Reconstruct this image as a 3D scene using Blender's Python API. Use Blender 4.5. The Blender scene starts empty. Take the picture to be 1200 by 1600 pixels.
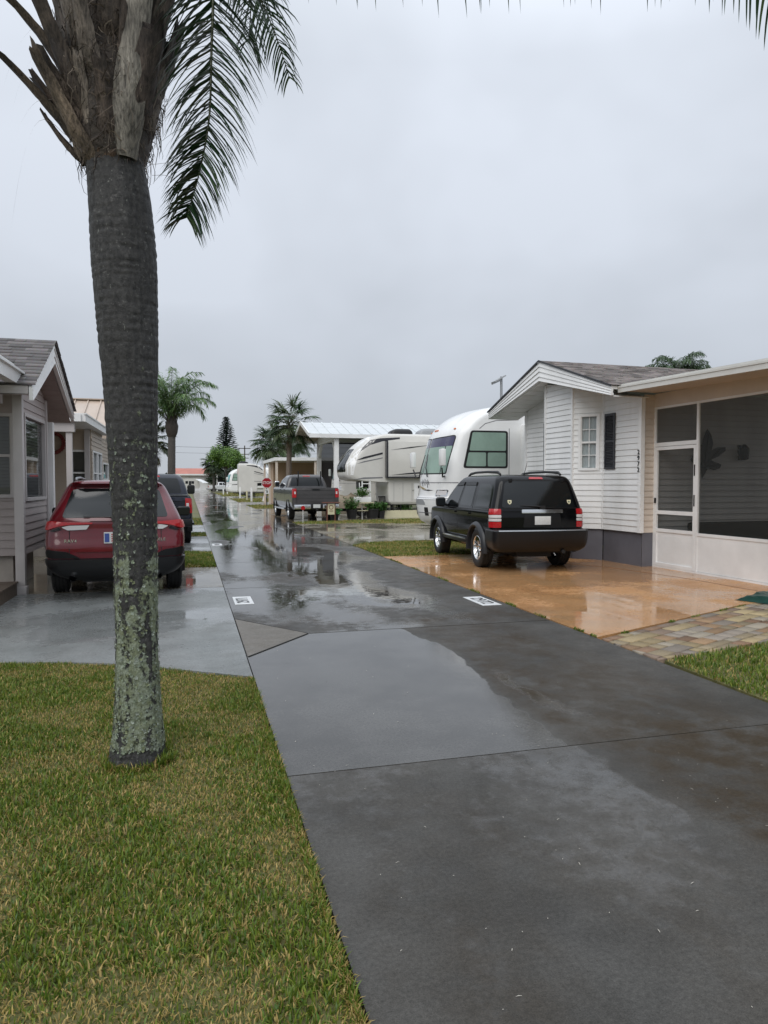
import bpy, bmesh, math, random
import numpy as np
from mathutils import Vector, Matrix, noise

R = math.radians
PI = math.pi
random.seed(7)
rng = np.random.default_rng(7)
S = bpy.context.scene
COL = S.collection
V = Vector


def jit(c, r, a, b):
    k = r.uniform(a, b)
    return tuple(x * k for x in c)


# ------------------------------------------------------------------ materials
def nt(m):
    return m.node_tree.nodes, m.node_tree.links


def mat(name, col, rough=.5, metal=0., var=0., vscale=6., bump=0., bscale=80., coat=0., ior=1.45,
        rvar=0., stretch=(1, 1, 1), col2=None, alpha=None, emit=0, sheen=0, dirt=0., dirtcol=(.1, .09, .07)):
    m = bpy.data.materials.new(name)
    m.use_nodes = True
    N, L = nt(m)
    b = N['Principled BSDF']
    b.inputs['Base Color'].default_value = (*col, 1)
    b.inputs['Roughness'].default_value = rough
    b.inputs['Metallic'].default_value = metal
    b.inputs['IOR'].default_value = ior
    if coat:
        b.inputs['Coat Weight'].default_value = coat
        b.inputs['Coat Roughness'].default_value = .04
    if emit:
        b.inputs['Emission Color'].default_value = (*col, 1)
        b.inputs['Emission Strength'].default_value = emit
    tc = N.new('ShaderNodeTexCoord')
    mp = N.new('ShaderNodeMapping')
    mp.inputs['Scale'].default_value = stretch
    L.new(tc.outputs['Object'], mp.inputs['Vector'])
    if var or rvar:
        n = N.new('ShaderNodeTexNoise')
        n.inputs['Scale'].default_value = vscale
        n.inputs['Detail'].default_value = 6
        n.inputs['Roughness'].default_value = .62
        L.new(mp.outputs[0], n.inputs['Vector'])
        r = N.new('ShaderNodeMapRange')
        r.inputs[1].default_value = .3
        r.inputs[2].default_value = .7
        L.new(n.outputs['Fac'], r.inputs[0])
        if var:
            mx = N.new('ShaderNodeMix')
            mx.data_type = 'RGBA'
            c2 = col2 or tuple(min(1, c * (1 + var)) for c in col)
            c1 = col if col2 else tuple(c * (1 - var) for c in col)
            mx.inputs[6].default_value = (*c1, 1)
            mx.inputs[7].default_value = (*c2, 1)
            L.new(r.outputs[0], mx.inputs[0])
            out = mx.outputs[2]
            if dirt:
                n2 = N.new('ShaderNodeTexNoise')
                n2.inputs['Scale'].default_value = vscale * .35
                n2.inputs['Detail'].default_value = 9
                L.new(mp.outputs[0], n2.inputs['Vector'])
                r2 = N.new('ShaderNodeMapRange')
                r2.inputs[1].default_value = .5
                r2.inputs[2].default_value = .75
                r2.inputs[4].default_value = dirt
                L.new(n2.outputs['Fac'], r2.inputs[0])
                m2 = N.new('ShaderNodeMix')
                m2.data_type = 'RGBA'
                m2.inputs[7].default_value = (*dirtcol, 1)
                L.new(r2.outputs[0], m2.inputs[0])
                L.new(out, m2.inputs[6])
                out = m2.outputs[2]
            L.new(out, b.inputs['Base Color'])
        if rvar:
            rr = N.new('ShaderNodeMapRange')
            rr.inputs[3].default_value = max(.01, rough - rvar)
            rr.inputs[4].default_value = min(1, rough + rvar)
            L.new(r.outputs[0], rr.inputs[0])
            L.new(rr.outputs[0], b.inputs['Roughness'])
    if bump:
        n = N.new('ShaderNodeTexNoise')
        n.inputs['Scale'].default_value = bscale
        n.inputs['Detail'].default_value = 4
        L.new(mp.outputs[0], n.inputs['Vector'])
        bp = N.new('ShaderNodeBump')
        bp.inputs['Strength'].default_value = bump
        bp.inputs['Distance'].default_value = .01
        L.new(n.outputs['Fac'], bp.inputs['Height'])
        L.new(bp.outputs[0], b.inputs['Normal'])
    return m


def attr_mat(name, attr='col', rough=.5, trans=0., bump=0., bscale=60, ior=1.4, streak=None):
    m = bpy.data.materials.new(name)
    m.use_nodes = True
    N, L = nt(m)
    b = N['Principled BSDF']
    a = N.new('ShaderNodeAttribute')
    a.attribute_name = attr
    L.new(a.outputs['Color'], b.inputs['Base Color'])
    b.inputs['Roughness'].default_value = rough
    b.inputs['IOR'].default_value = ior
    if streak:
        tc = N.new('ShaderNodeTexCoord')
        mp = N.new('ShaderNodeMapping')
        mp.inputs['Scale'].default_value = streak
        L.new(tc.outputs['Object'], mp.inputs[0])
        n = N.new('ShaderNodeTexNoise')
        n.inputs['Scale'].default_value = 1
        n.inputs['Detail'].default_value = 7
        n.inputs['Roughness'].default_value = .7
        L.new(mp.outputs[0], n.inputs['Vector'])
        r = N.new('ShaderNodeMapRange')
        for i, q in enumerate((.34, .68, .25, 1.7)):
            r.inputs[i + 1].default_value = q
        L.new(n.outputs['Fac'], r.inputs[0])
        mx = N.new('ShaderNodeVectorMath')
        mx.operation = 'SCALE'
        L.new(a.outputs['Color'], mx.inputs[0])
        L.new(r.outputs[0], mx.inputs['Scale'])
        L.new(mx.outputs[0], b.inputs['Base Color'])
        bp = N.new('ShaderNodeBump')
        bp.inputs['Strength'].default_value = .8
        bp.inputs['Distance'].default_value = .012
        L.new(n.outputs['Fac'], bp.inputs['Height'])
        L.new(bp.outputs[0], b.inputs['Normal'])
        bump = 0
    if trans:
        t = N.new('ShaderNodeBsdfTranslucent')
        L.new(a.outputs['Color'], t.inputs['Color'])
        mx = N.new('ShaderNodeMixShader')
        mx.inputs[0].default_value = trans
        L.new(b.outputs[0], mx.inputs[1])
        L.new(t.outputs[0], mx.inputs[2])
        L.new(mx.outputs[0], N['Material Output'].inputs['Surface'])
    if bump:
        tc = N.new('ShaderNodeTexCoord')
        n = N.new('ShaderNodeTexNoise')
        n.inputs['Scale'].default_value = bscale
        n.inputs['Detail'].default_value = 5
        L.new(tc.outputs['Object'], n.inputs['Vector'])
        bp = N.new('ShaderNodeBump')
        bp.inputs['Strength'].default_value = bump
        bp.inputs['Distance'].default_value = .01
        L.new(n.outputs['Fac'], bp.inputs['Height'])
        L.new(bp.outputs[0], b.inputs['Normal'])
    return m


def glass_mat(name, tint=(.6, .65, .65), refl=1.0, rough=.02):
    """thin pane: tinted see-through plus a Fresnel reflection"""
    m = bpy.data.materials.new(name)
    m.use_nodes = True
    N, L = nt(m)
    N.remove(N['Principled BSDF'])
    t = N.new('ShaderNodeBsdfTransparent')
    t.inputs[0].default_value = (*tint, 1)
    g = N.new('ShaderNodeBsdfGlossy')
    g.inputs['Roughness'].default_value = rough
    f = N.new('ShaderNodeFresnel')
    f.inputs[0].default_value = 1.6
    mx = N.new('ShaderNodeMixShader')
    L.new(f.outputs[0], mx.inputs[0])
    L.new(t.outputs[0], mx.inputs[1])
    L.new(g.outputs[0], mx.inputs[2])
    L.new(mx.outputs[0], N['Material Output'].inputs['Surface'])
    return m


# ------------------------------------------------------------------ mesh builder
class MB:
    def __init__(s):
        s.v, s.f, s.m, s.s = [], [], [], []

    def add(s, vs, fs, mi=0, smooth=False):
        o = len(s.v)
        s.v.extend([tuple(p) for p in vs])
        for f in fs:
            s.f.append([i + o for i in f])
            s.m.append(mi)
            s.s.append(smooth)

    def box(s, c, d, rz=0., mi=0, M=None):
        x, y, z = d[0] / 2, d[1] / 2, d[2] / 2
        vs = [V((a * x, b * y, e * z)) for e in (-1, 1) for b in (-1, 1) for a in (-1, 1)]
        Q = M or Matrix.Rotation(rz, 3, 'Z')
        vs = [Q @ p + V(c) for p in vs]
        s.add(vs, [(0, 2, 3, 1), (4, 5, 7, 6), (0, 1, 5, 4), (2, 6, 7, 3), (0, 4, 6, 2), (1, 3, 7, 5)], mi)

    def bar(s, p, q, w, h, up=(0, 0, 1), mi=0):
        p, q = V(p), V(q)
        d = (q - p)
        l = d.length
        d.normalize()
        x = d.cross(V(up))
        if x.length < 1e-4:
            x = d.cross(V((1, 0, 0)))
        x.normalize()
        z = x.cross(d)
        M = Matrix((x, d, z)).transposed()
        s.box((p + q) / 2, (w, l, h), M=M, mi=mi)

    def tube(s, pts, rad, n=8, mi=0, cap=True, smooth=True, flat=1., jit=None):
        pts = [V(p) for p in pts]
        k = len(pts)
        if not hasattr(rad, '__len__'):
            rad = [rad] * k
        vs = []
        prev = None
        for i, p in enumerate(pts):
            d = (pts[min(i + 1, k - 1)] - pts[max(i - 1, 0)])
            if d.length < 1e-9:
                d = V((0, 0, 1))
            d.normalize()
            if prev is None:
                a = V((0, 0, 1)) if abs(d.z) < .9 else V((1, 0, 0))
                x = d.cross(a).normalized()
            else:
                x = (prev - d * prev.dot(d))
                x = x.normalized() if x.length > 1e-6 else d.orthogonal().normalized()
            prev = x
            y = d.cross(x)
            for j in range(n):
                t = 2 * PI * j / n
                r = rad[i]
                if jit:
                    r *= 1 + jit(p, t)
                vs.append(p + x * (math.cos(t) * r) + y * (math.sin(t) * r * flat))
        fs = []
        for i in range(k - 1):
            for j in range(n):
                fs.append((i * n + j, i * n + (j + 1) % n, (i + 1) * n + (j + 1) % n, (i + 1) * n + j))
        s.add(vs, fs, mi, smooth)
        if cap:
            s.add(vs[:n], [tuple(range(n))[::-1]], mi)
            s.add(vs[-n:], [tuple(range(n))], mi)

    def lathe(s, prof, n=28, o=(0, 0, 0), axis='z', mi=0, smooth=True, close=False):
        vs = []
        for (h, r) in prof:
            for j in range(n):
                t = 2 * PI * j / n
                a, b = r * math.cos(t), r * math.sin(t)
                p = {'z': (a, b, h), 'x': (h, a, b), 'y': (a, h, b)}[axis]
                vs.append(V(p) + V(o))
        fs = []
        k = len(prof)
        for i in range(k - 1 + (1 if close else 0)):
            i2 = (i + 1) % k
            for j in range(n):
                fs.append((i * n + j, i * n + (j + 1) % n, i2 * n + (j + 1) % n, i2 * n + j))
        s.add(vs, fs, mi, smooth)

    def prism(s, poly, O, U, W, N, depth, mi=0):
        """2-D polygon (u,w) in plane O,U,W extruded by depth along N"""
        O, U, W, N = V(O), V(U), V(W), V(N)
        a = [O + U * u + W * w for u, w in poly]
        b = [p + N * depth for p in a]
        n = len(poly)
        fs = [tuple(range(n))[::-1], tuple(range(n, 2 * n))]
        fs += [(i, (i + 1) % n, n + (i + 1) % n, n + i) for i in range(n)]
        s.add(a + b, fs, mi)

    def poly(s, pts, mi=0):
        s.add(pts, [tuple(range(len(pts)))], mi)

    def grid(s, fn, us, vs_, mi=0, smooth=True):
        P = [fn(u, w) for w in vs_ for u in us]
        n = len(us)
        s.add(P, [(j * n + i, j * n + i + 1, (j + 1) * n + i + 1, (j + 1) * n + i)
                  for j in range(len(vs_) - 1) for i in range(n - 1)], mi, smooth)

    def build(s, name, mats, parent=None, loc=None, rz=0., recalc=True, angle=40, bevel=0):
        me = bpy.data.meshes.new(name)
        me.from_pydata(s.v, [], s.f)
        if not isinstance(mats, (list, tuple)):
            mats = [mats]
        for m in mats:
            me.materials.append(m)
        me.polygons.foreach_set('material_index', s.m)
        me.polygons.foreach_set('use_smooth', s.s)
        if recalc:
            bm = bmesh.new()
            bm.from_mesh(me)
            bmesh.ops.remove_doubles(bm, verts=bm.verts, dist=1e-5)
            bmesh.ops.recalc_face_normals(bm, faces=bm.faces)
            if bevel:
                es = [e for e in bm.edges if len(e.link_faces) == 2 and e.calc_face_angle(0) > R(35)]
                bmesh.ops.bevel(bm, geom=es, offset=bevel, segments=2, profile=.6, affect='EDGES', clamp_overlap=True)
                for f in bm.faces:
                    f.smooth = True
            bm.to_mesh(me)
            bm.free()
        if any(s.s) or bevel:
            me.set_sharp_from_angle(angle=R(angle))
        me.update()
        o = bpy.data.objects.new(name, me)
        COL.objects.link(o)
        if parent is not None:
            o.parent = parent
        if loc is not None:
            o.location = loc
        if rz:
            o.rotation_euler = (0, 0, rz)
        return o


def tag(o, label=None, cat=None, group=None, kind=None):
    if label:
        o['label'] = label
    if cat:
        o['category'] = cat
    if group:
        o['group'] = group
    if kind:
        o['kind'] = kind
    return o


def thing(name, label, cat, loc=(0, 0, 0), rz=0., group=None):
    o = bpy.data.objects.new(name, None)
    COL.objects.link(o)
    o.location = loc
    o.rotation_euler = (0, 0, rz)
    return tag(o, label, cat, group)


def struct(o):
    return tag(o, kind='structure')


def copy_tree(o, parent=None):
    c = o.copy()
    COL.objects.link(c)
    if parent is not None:
        c.parent = parent
    for ch in list(o.children):
        copy_tree(ch, c)
    return c


def np_mesh(name, verts, loops, starts, mats, parent=None, col=None, smooth=False, attrs=None):
    """fast mesh from numpy arrays"""
    me = bpy.data.meshes.new(name)
    me.vertices.add(len(verts))
    me.vertices.foreach_set('co', np.asarray(verts, np.float32).ravel())
    me.loops.add(len(loops))
    me.loops.foreach_set('vertex_index', np.asarray(loops, np.int32))
    me.polygons.add(len(starts))
    me.polygons.foreach_set('loop_start', np.asarray(starts, np.int32))
    if smooth:
        me.polygons.foreach_set('use_smooth', np.ones(len(starts), bool))
    me.update(calc_edges=True)
    me.validate()
    if col is not None:
        a = me.attributes.new('col', 'FLOAT_COLOR', 'POINT')
        a.data.foreach_set('color', np.asarray(col, np.float32).ravel())
    for k, arr in (attrs or {}).items():
        a = me.attributes.new(k, 'FLOAT', 'POINT')
        a.data.foreach_set('value', np.asarray(arr, np.float32).ravel())
    if not isinstance(mats, (list, tuple)):
        mats = [mats]
    for m in mats:
        me.materials.append(m)
    o = bpy.data.objects.new(name, me)
    COL.objects.link(o)
    if parent is not None:
        o.parent = parent
    return o


class Leaves:
    """collects many strips (each a row of left/right points and a tip)"""
    def __init__(s):
        s.v, s.l, s.st, s.c = [], [], [], []
        s.n = 0
        s.k = 0

    def strip(s, pts, wid, side, col, cup=0.):
        """pts: centre line, wid per point (last one tip), side: vector across"""
        o = s.n
        m = len(pts)
        side = V(side)
        for i, p in enumerate(pts[:-1]):
            w = wid[i]
            s.v += [tuple(p - side * w), tuple(p + side * w)]
            s.c += [col, col]
        s.v.append(tuple(pts[-1]))
        s.c.append(col)
        for i in range(m - 2):
            s.st.append(s.k)
            s.l += [o + 2 * i, o + 2 * i + 1, o + 2 * i + 3, o + 2 * i + 2]
            s.k += 4
        s.st.append(s.k)
        s.l += [o + 2 * (m - 2), o + 2 * (m - 2) + 1, o + 2 * (m - 1)]
        s.k += 3
        s.n += 2 * (m - 1) + 1

    def tube(s, pts, rad, col, n=5):
        mb = MB()
        mb.tube(pts, rad, n=n, cap=True)
        o = s.n
        s.v += mb.v
        s.c += [col] * len(mb.v)
        for f in mb.f:
            s.st.append(s.k)
            s.l += [i + o for i in f]
            s.k += len(f)
        s.n += len(mb.v)

    def build(s, name, m, parent=None):
        c = [(*x[:3], 1) for x in s.c]
        return np_mesh(name, s.v, s.l, s.st, m, parent, col=c)


def text_mesh(name, body, size, m, M, parent=None, extrude=.002, align='CENTER', spacing=1.):
    cu = bpy.data.curves.new(name, 'FONT')
    cu.body = body
    cu.size = size
    cu.extrude = extrude
    cu.align_x = align
    cu.align_y = 'CENTER'
    cu.space_character = spacing
    cu.offset = size * .012
    t = bpy.data.objects.new(name + '_tmp', cu)
    COL.objects.link(t)
    dg = bpy.context.evaluated_depsgraph_get()
    me = bpy.data.meshes.new_from_object(t.evaluated_get(dg))
    bpy.data.objects.remove(t)
    bpy.data.curves.remove(cu)
    me.name = name
    me.transform(M)
    me.materials.clear()
    me.materials.append(m)
    o = bpy.data.objects.new(name, me)
    COL.objects.link(o)
    if parent is not None:
        o.parent = parent
    return o


def frame_mat(O, U, W):
    """4x4 that sends text x->U, y->W at O"""
    U, W = V(U).normalized(), V(W).normalized()
    N = U.cross(W)
    M = Matrix((U, W, N)).transposed().to_4x4()
    M.translation = V(O)
    return M


def boolean_cut(o, mb):
    """cut the closed shapes of mb out of object o (applied, cutter removed)"""
    c = mb.build('cutter', [])
    md = o.modifiers.new('b', 'BOOLEAN')
    md.operation = 'DIFFERENCE'
    md.object = c
    md.solver = 'EXACT'
    dg = bpy.context.evaluated_depsgraph_get()
    dg.update()
    me = bpy.data.meshes.new_from_object(o.evaluated_get(dg))
    o.modifiers.clear()
    old = o.data
    o.data = me
    me.name = o.name
    bpy.data.meshes.remove(old)
    cm = c.data
    bpy.data.objects.remove(c)
    bpy.data.meshes.remove(cm)
    me.set_sharp_from_angle(angle=R(40))


def rounded(pts, r, n=4):
    """round the corners of a 2-D polygon"""
    out = []
    k = len(pts)
    rs = r if hasattr(r, '__len__') else [r] * k
    for i in range(k):
        p0, p, p1 = V(pts[i - 1]), V(pts[i]), V(pts[(i + 1) % k])
        a, b = (p0 - p), (p1 - p)
        rr = min(rs[i], a.length * .45, b.length * .45)
        if rr < 1e-4:
            out.append(tuple(p))
            continue
        a.normalize()
        b.normalize()
        A, B = p + a * rr, p + b * rr
        for j in range(n + 1):
            t = j / n
            q = A * (1 - t) ** 2 + p * 2 * t * (1 - t) + B * t ** 2
            out.append((q.x, q.y))
    return out


# ------------------------------------------------------------------ bodies built from horizontal slices
def pchip(xs, ys):
    xs, ys = np.array(xs, float), np.array(ys, float)
    h = np.diff(xs)
    d = np.diff(ys) / h
    m = np.zeros(len(xs))
    for i in range(1, len(xs) - 1):
        if d[i - 1] * d[i] > 0:
            w1, w2 = 2 * h[i] + h[i - 1], h[i] + 2 * h[i - 1]
            m[i] = (w1 + w2) / (w1 / d[i - 1] + w2 / d[i])
    m[0], m[-1] = d[0], d[-1]

    def f(x):
        x = min(max(x, xs[0]), xs[-1])
        i = min(max(int(np.searchsorted(xs, x)) - 1, 0), len(h) - 1)
        t = (x - xs[i]) / h[i]
        return ((1 + 2 * t) * (1 - t) ** 2 * ys[i] + t * (1 - t) ** 2 * h[i] * m[i]
                + t * t * (3 - 2 * t) * ys[i + 1] + t * t * (t - 1) * h[i] * m[i + 1])
    return f


class Slices:
    """body described by rows (z, half width, y rear, y front, rear corner radius, front corner radius, rear bow, front bow)"""
    def __init__(s, rows):
        s.rows = rows
        zs = [r[0] for r in rows]
        s.F = [pchip(zs, [r[i] for r in rows]) for i in range(1, 8)]
        s.zs = zs

    def at(s, z):
        w, yr, yf, rr, rf, br, bf = [f(z) for f in s.F]
        rr = min(rr, w * .95)
        rf = min(rf, w * .95)
        return w, yr, yf, rr, rf, br, bf

    def half(s, z, n1=5, n2=6, n3=14):
        w, yr, yf, rr, rf, br, bf = s.at(z)
        P = []
        for i in range(n1):
            x = (w - rr) * i / n1
            P.append((x, yr + br * (x / w) ** 2))
        c = yr + br * ((w - rr) / w) ** 2 + rr
        for i in range(n2 + 1):
            t = PI / 2 * i / n2
            P.append((w - rr + rr * math.sin(t), c - rr * math.cos(t)))
        c2 = yf - bf * ((w - rf) / w) ** 2 - rf
        for i in range(1, n3):
            P.append((w, c + (c2 - c) * i / n3))
        for i in range(n2 + 1):
            t = PI / 2 * i / n2
            P.append((w - rf + rf * math.cos(t), c2 + rf * math.sin(t)))
        for i in range(1, n1 + 1):
            x = (w - rf) * (1 - i / n1)
            P.append((x, yf - bf * (x / w) ** 2))
        return P

    def side(s, sg):
        def f(y, z):
            w, yr, yf, rr, rf, br, bf = s.at(z)
            c = yr + br * ((w - rr) / w) ** 2 + rr
            c2 = yf - bf * ((w - rf) / w) ** 2 - rf
            if y < c and rr > 0:
                d = min(1, (c - y) / rr)
                x = w - rr + rr * math.sqrt(1 - d * d)
            elif y > c2 and rf > 0:
                d = min(1, (y - c2) / rf)
                x = w - rf + rf * math.sqrt(1 - d * d)
            else:
                x = w
            return V((sg * x, y, z))
        return f

    def wrap(s, front=False):
        """u is metres measured round the outline from the centre of the rear (or front)"""
        def f(u, z):
            w, yr, yf, rr, rf, br, bf = s.at(z)
            sg = 1 if u >= 0 else -1
            u = abs(u)
            r = rf if front else rr
            b = bf if front else br
            if u <= w - r:
                x, y = u, b * (u / w) ** 2
            elif u <= w - r + r * PI / 2:
                t = (u - (w - r)) / r
                x = w - r + r * math.sin(t)
                y = b * ((w - r) / w) ** 2 + r - r * math.cos(t)
            else:
                x = w
                y = b * ((w - r) / w) ** 2 + r + u - (w - r + r * PI / 2)
            return V((sg * x, yf - y if front else yr + y, z))
        return f

    def mesh(s, mb, zs=None, mi=0, n=40, dims=(5, 6, 14), zs_extra=()):
        if zs is None:
            z0, z1 = s.zs[0], s.zs[-1]
            zs = sorted(set([round(z0 + (z1 - z0) * i / n, 5) for i in range(n + 1)] + [round(z, 5) for z in s.zs]))
            o = [zs[0]]
            for z in zs[1:]:
                if z - o[-1] > .004 or z == zs[-1]:
                    o.append(z)
            zs = o
        vs = []
        for z in zs:
            P = s.half(z, *dims)
            ring = P + [(-x, y) for x, y in P[::-1][1:-1]]
            vs += [(x, y, z) for x, y in ring]
        k = len(ring)
        fs = [(i * k + j, i * k + (j + 1) % k, (i + 1) * k + (j + 1) % k, (i + 1) * k + j)
              for i in range(len(zs) - 1) for j in range(k)]
        mb.add(vs, fs, mi, True)
        mb.add(vs[:k], [tuple(range(k))[::-1]], mi, True)
        mb.add(vs[-k:], [tuple(range(k))], mi, True)


def patch(mb, fn, poly, off=.004, thick=.012, mi=0, res=.12, centre=(0, 2, 1), smooth=True):
    """a polygon in surface coordinates laid on a body surface, standing off by off"""
    bm = bmesh.new()
    vs = [bm.verts.new((p[0], p[1], 0)) for p in poly]
    bm.faces.new(vs)
    us, ws = [p[0] for p in poly], [p[1] for p in poly]
    for ax, lo, hi in ((0, min(us), max(us)), (1, min(ws), max(ws))):
        n = int((hi - lo) / res)
        for i in range(1, n + 1):
            c = lo + (hi - lo) * i / (n + 1)
            co = (c, 0, 0) if ax == 0 else (0, c, 0)
            no = (1, 0, 0) if ax == 0 else (0, 1, 0)
            bmesh.ops.bisect_plane(bm, geom=bm.verts[:] + bm.edges[:] + bm.faces[:], plane_co=co, plane_no=no)
    bm.verts.index_update()
    e = 1e-3
    top, bot = [], []
    for v in bm.verts:
        u, w = v.co.x, v.co.y
        p = fn(u, w)
        n = (fn(u + e, w) - fn(u - e, w)).cross(fn(u, w + e) - fn(u, w - e))
        if n.length < 1e-12:
            n = V((0, 0, 1))
        n.normalize()
        if n.dot(p - V(centre)) < 0:
            n = -n
        top.append(p + n * off)
        bot.append(p + n * (off - thick))
    k = len(top)
    fs = [tuple(v.index for v in f.verts) for f in bm.faces]
    mb.add(top, fs, mi, smooth)
    rim = [(ed.verts[0].index, ed.verts[1].index) for ed in bm.edges if len(ed.link_faces) == 1]
    mb.add(top + bot, [(a, b, b + k, a + k) for a, b in rim], mi, False)
    bm.free()


def strip_line(mb, fn, pts, w=.007, off=.0015, mi=1, centre=(0, 2, 1), seg=.1):
    """thin line (panel gap) laid on a surface"""
    for (a, b) in zip(pts[:-1], pts[1:]):
        a, b = V(a), V(b)
        d = b - a
        if d.length < 1e-6:
            continue
        n = V((-d.y, d.x)).normalized() * (w / 2)
        patch(mb, fn, [tuple(a - n), tuple(b - n), tuple(b + n), tuple(a + n)], off=off, thick=.002, mi=mi, res=seg, centre=centre)


# ------------------------------------------------------------------ walls
def clip(poly, a, b, c):
    """keep the part of a convex polygon where a*u+b*w<=c"""
    out = []
    n = len(poly)
    for i in range(n):
        p, q = poly[i], poly[(i + 1) % n]
        dp, dq = a * p[0] + b * p[1] - c, a * q[0] + b * q[1] - c
        if dp <= 1e-9:
            out.append(p)
        if (dp < -1e-9 and dq > 1e-9) or (dp > 1e-9 and dq < -1e-9):
            t = dp / (dp - dq)
            out.append((p[0] + (q[0] - p[0]) * t, p[1] + (q[1] - p[1]) * t))
    return out


def siding(mb, O, U, N, poly, holes=(), lap=.115, off=.016, z0=None, mi=0):
    """lap boards as real stepped geometry; poly convex (u,z); holes (u0,u1,z0,z1)"""
    O, U, N = V(O), V(U), V(N)
    Z = V((0, 0, 1))
    zl, zh = min(p[1] for p in poly), max(p[1] for p in poly)
    base = zl if z0 is None else z0
    cuts = {round(zl, 4), round(zh, 4)}
    k0 = math.floor((zl - base) / lap)
    z = base + k0 * lap
    while z < zh:
        if z > zl:
            cuts.add(round(z, 4))
        z += lap
    for h in holes:
        for q in (h[2], h[3]):
            if zl < q < zh:
                cuts.add(round(q, 4))
    cuts = sorted(cuts)

    def depth(zz, low):
        f = ((zz - base) / lap) % 1.0
        if low and f > .999:
            f = 0
        if not low and f < .001:
            f = 1
        return off * (1 - f) + .002

    for a, b in zip(cuts[:-1], cuts[1:]):
        if b - a < 1e-4:
            continue
        band = clip(clip(poly, 0, -1, -a), 0, 1, b)
        if len(band) < 3:
            continue
        us = sorted([(h[0], h[1]) for h in holes if h[2] <= a + 1e-4 and h[3] >= b - 1e-4])
        segs = [band]
        for (h0, h1) in us:
            nx = []
            for sg in segs:
                l_, r_ = clip(sg, 1, 0, h0), clip(sg, -1, 0, -h1)
                nx += [q for q in (l_, r_) if len(q) >= 3]
            segs = nx
        da, db = depth(a, True), depth(b, False)
        for sg in segs:
            P = [O + U * u + Z * w + N * (da + (db - da) * (w - a) / (b - a)) for u, w in sg]
            mb.poly(P, mi)
            lo = [u for u, w in sg if w < a + 1e-4]
            if len(lo) >= 2 and abs(((a - base) / lap) - round((a - base) / lap)) < .02:
                u0, u1 = min(lo), max(lo)
                mb.poly([O + U * u0 + Z * a, O + U * u1 + Z * a, O + U * u1 + Z * a + N * da, O + U * u0 + Z * a + N * da], mi)


def window(parent, O, U, N, r, fw=.05, mx=1, mz=1, sash=True, mats=None, curtain=None, name='window', depth=.05, sill=True):
    """frame (mesh), pane and curtain behind it; r=(u0,u1,z0,z1)"""
    O, U, N = V(O), V(U), V(N)
    Z = V((0, 0, 1))
    u0, u1, z0, z1 = r
    fm, gm, cm = mats
    mb = MB()

    def b(a0, a1, c0, c1, n0, n1):
        c = O + U * (a0 + a1) / 2 + Z * (c0 + c1) / 2 + N * (n0 + n1) / 2
        M = Matrix((U, N, Z)).transposed()
        mb.box(c, (a1 - a0, n1 - n0, c1 - c0), M=M)
    o_ = .028
    b(u0 - fw, u0, z0 - fw, z1 + fw, -.05, o_)
    b(u1, u1 + fw, z0 - fw, z1 + fw, -.05, o_)
    b(u0, u1, z1, z1 + fw, -.05, o_)
    b(u0, u1, z0 - fw, z0, -.05, o_ + (.012 if sill else 0))
    if sash:
        zm = (z0 + z1) / 2
        b(u0, u1, zm - .02, zm + .02, -.04, .012)
        b(u0, u0 + .022, z0, zm - .02, -.035, .008)
        b(u1 - .022, u1, z0, zm - .02, -.035, .008)
        b(u0, u0 + .018, zm + .02, z1, -.042, .002)
        b(u1 - .018, u1, zm + .02, z1, -.042, .002)
    halves = [(z0, (z0 + z1) / 2), ((z0 + z1) / 2, z1)] if sash else [(z0, z1)]
    for (a, c) in halves:
        for i in range(1, mx):
            u = u0 + (u1 - u0) * i / mx
            b(u - .008, u + .008, a + .021, c - .001, -.032, -.012)
        for j in range(1, mz):
            z = a + (c - a) * j / mz
            b(u0 + .022, u1 - .022, z - .008, z + .008, -.0325, -.0115)
    w = mb.build(name, fm, parent)
    g = MB()
    g.poly([O + U * u0 + Z * z0 - N * .028, O + U * u1 + Z * z0 - N * .028, O + U * u1 + Z * z1 - N * .028, O + U * u0 + Z * z1 - N * .028])
    g.build('pane', gm, w, recalc=False)
    if cm is not None:
        c = MB()
        n = max(12, int((u1 - u0) / .025))

        def cf(i, k):
            u = u0 + (u1 - u0) * i / n
            return O + U * u + Z * (z0 + (z1 - z0) * k) - N * (.052 + .010 * math.sin(i * 1.3) + .006 * math.sin(i * .37))
        if curtain == 'blind':
            k = int((z1 - z0) / .05)
            for j in range(k):
                z = z0 + (z1 - z0) * (j + .5) / k
                c.poly([O + U * u0 + Z * (z - .024) - N * .042, O + U * u1 + Z * (z - .024) - N * .042,
                        O + U * u1 + Z * (z + .022) - N * .062, O + U * u0 + Z * (z + .022) - N * .062])
            c.build('blind', cm, w)
        else:
            c.grid(cf, list(range(n + 1)), [0, .5, 1])
            c.build('curtain', cm, w)
    return w
# ================================================================== camera, sky, light
cam = bpy.data.cameras.new('camera')
cam.sensor_fit = 'VERTICAL'
cam.sensor_height = 24
cam.lens = 24 * 1110 / 1600
cam.clip_end = 3000
cam.clip_start = .05
co = bpy.data.objects.new('camera', cam)
COL.objects.link(co)
co.location = (0, 0, 1.6)
co.rotation_euler = (R(90 - 2.28), 0, R(-15.3))
S.camera = co
S.view_settings.view_transform = 'Standard'
S.view_settings.look = 'None'
S.view_settings.exposure = .2
S.view_settings.gamma = 1
S.cycles.max_bounces = 7
S.cycles.transparent_max_bounces = 12
S.cycles.use_denoising = True

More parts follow.
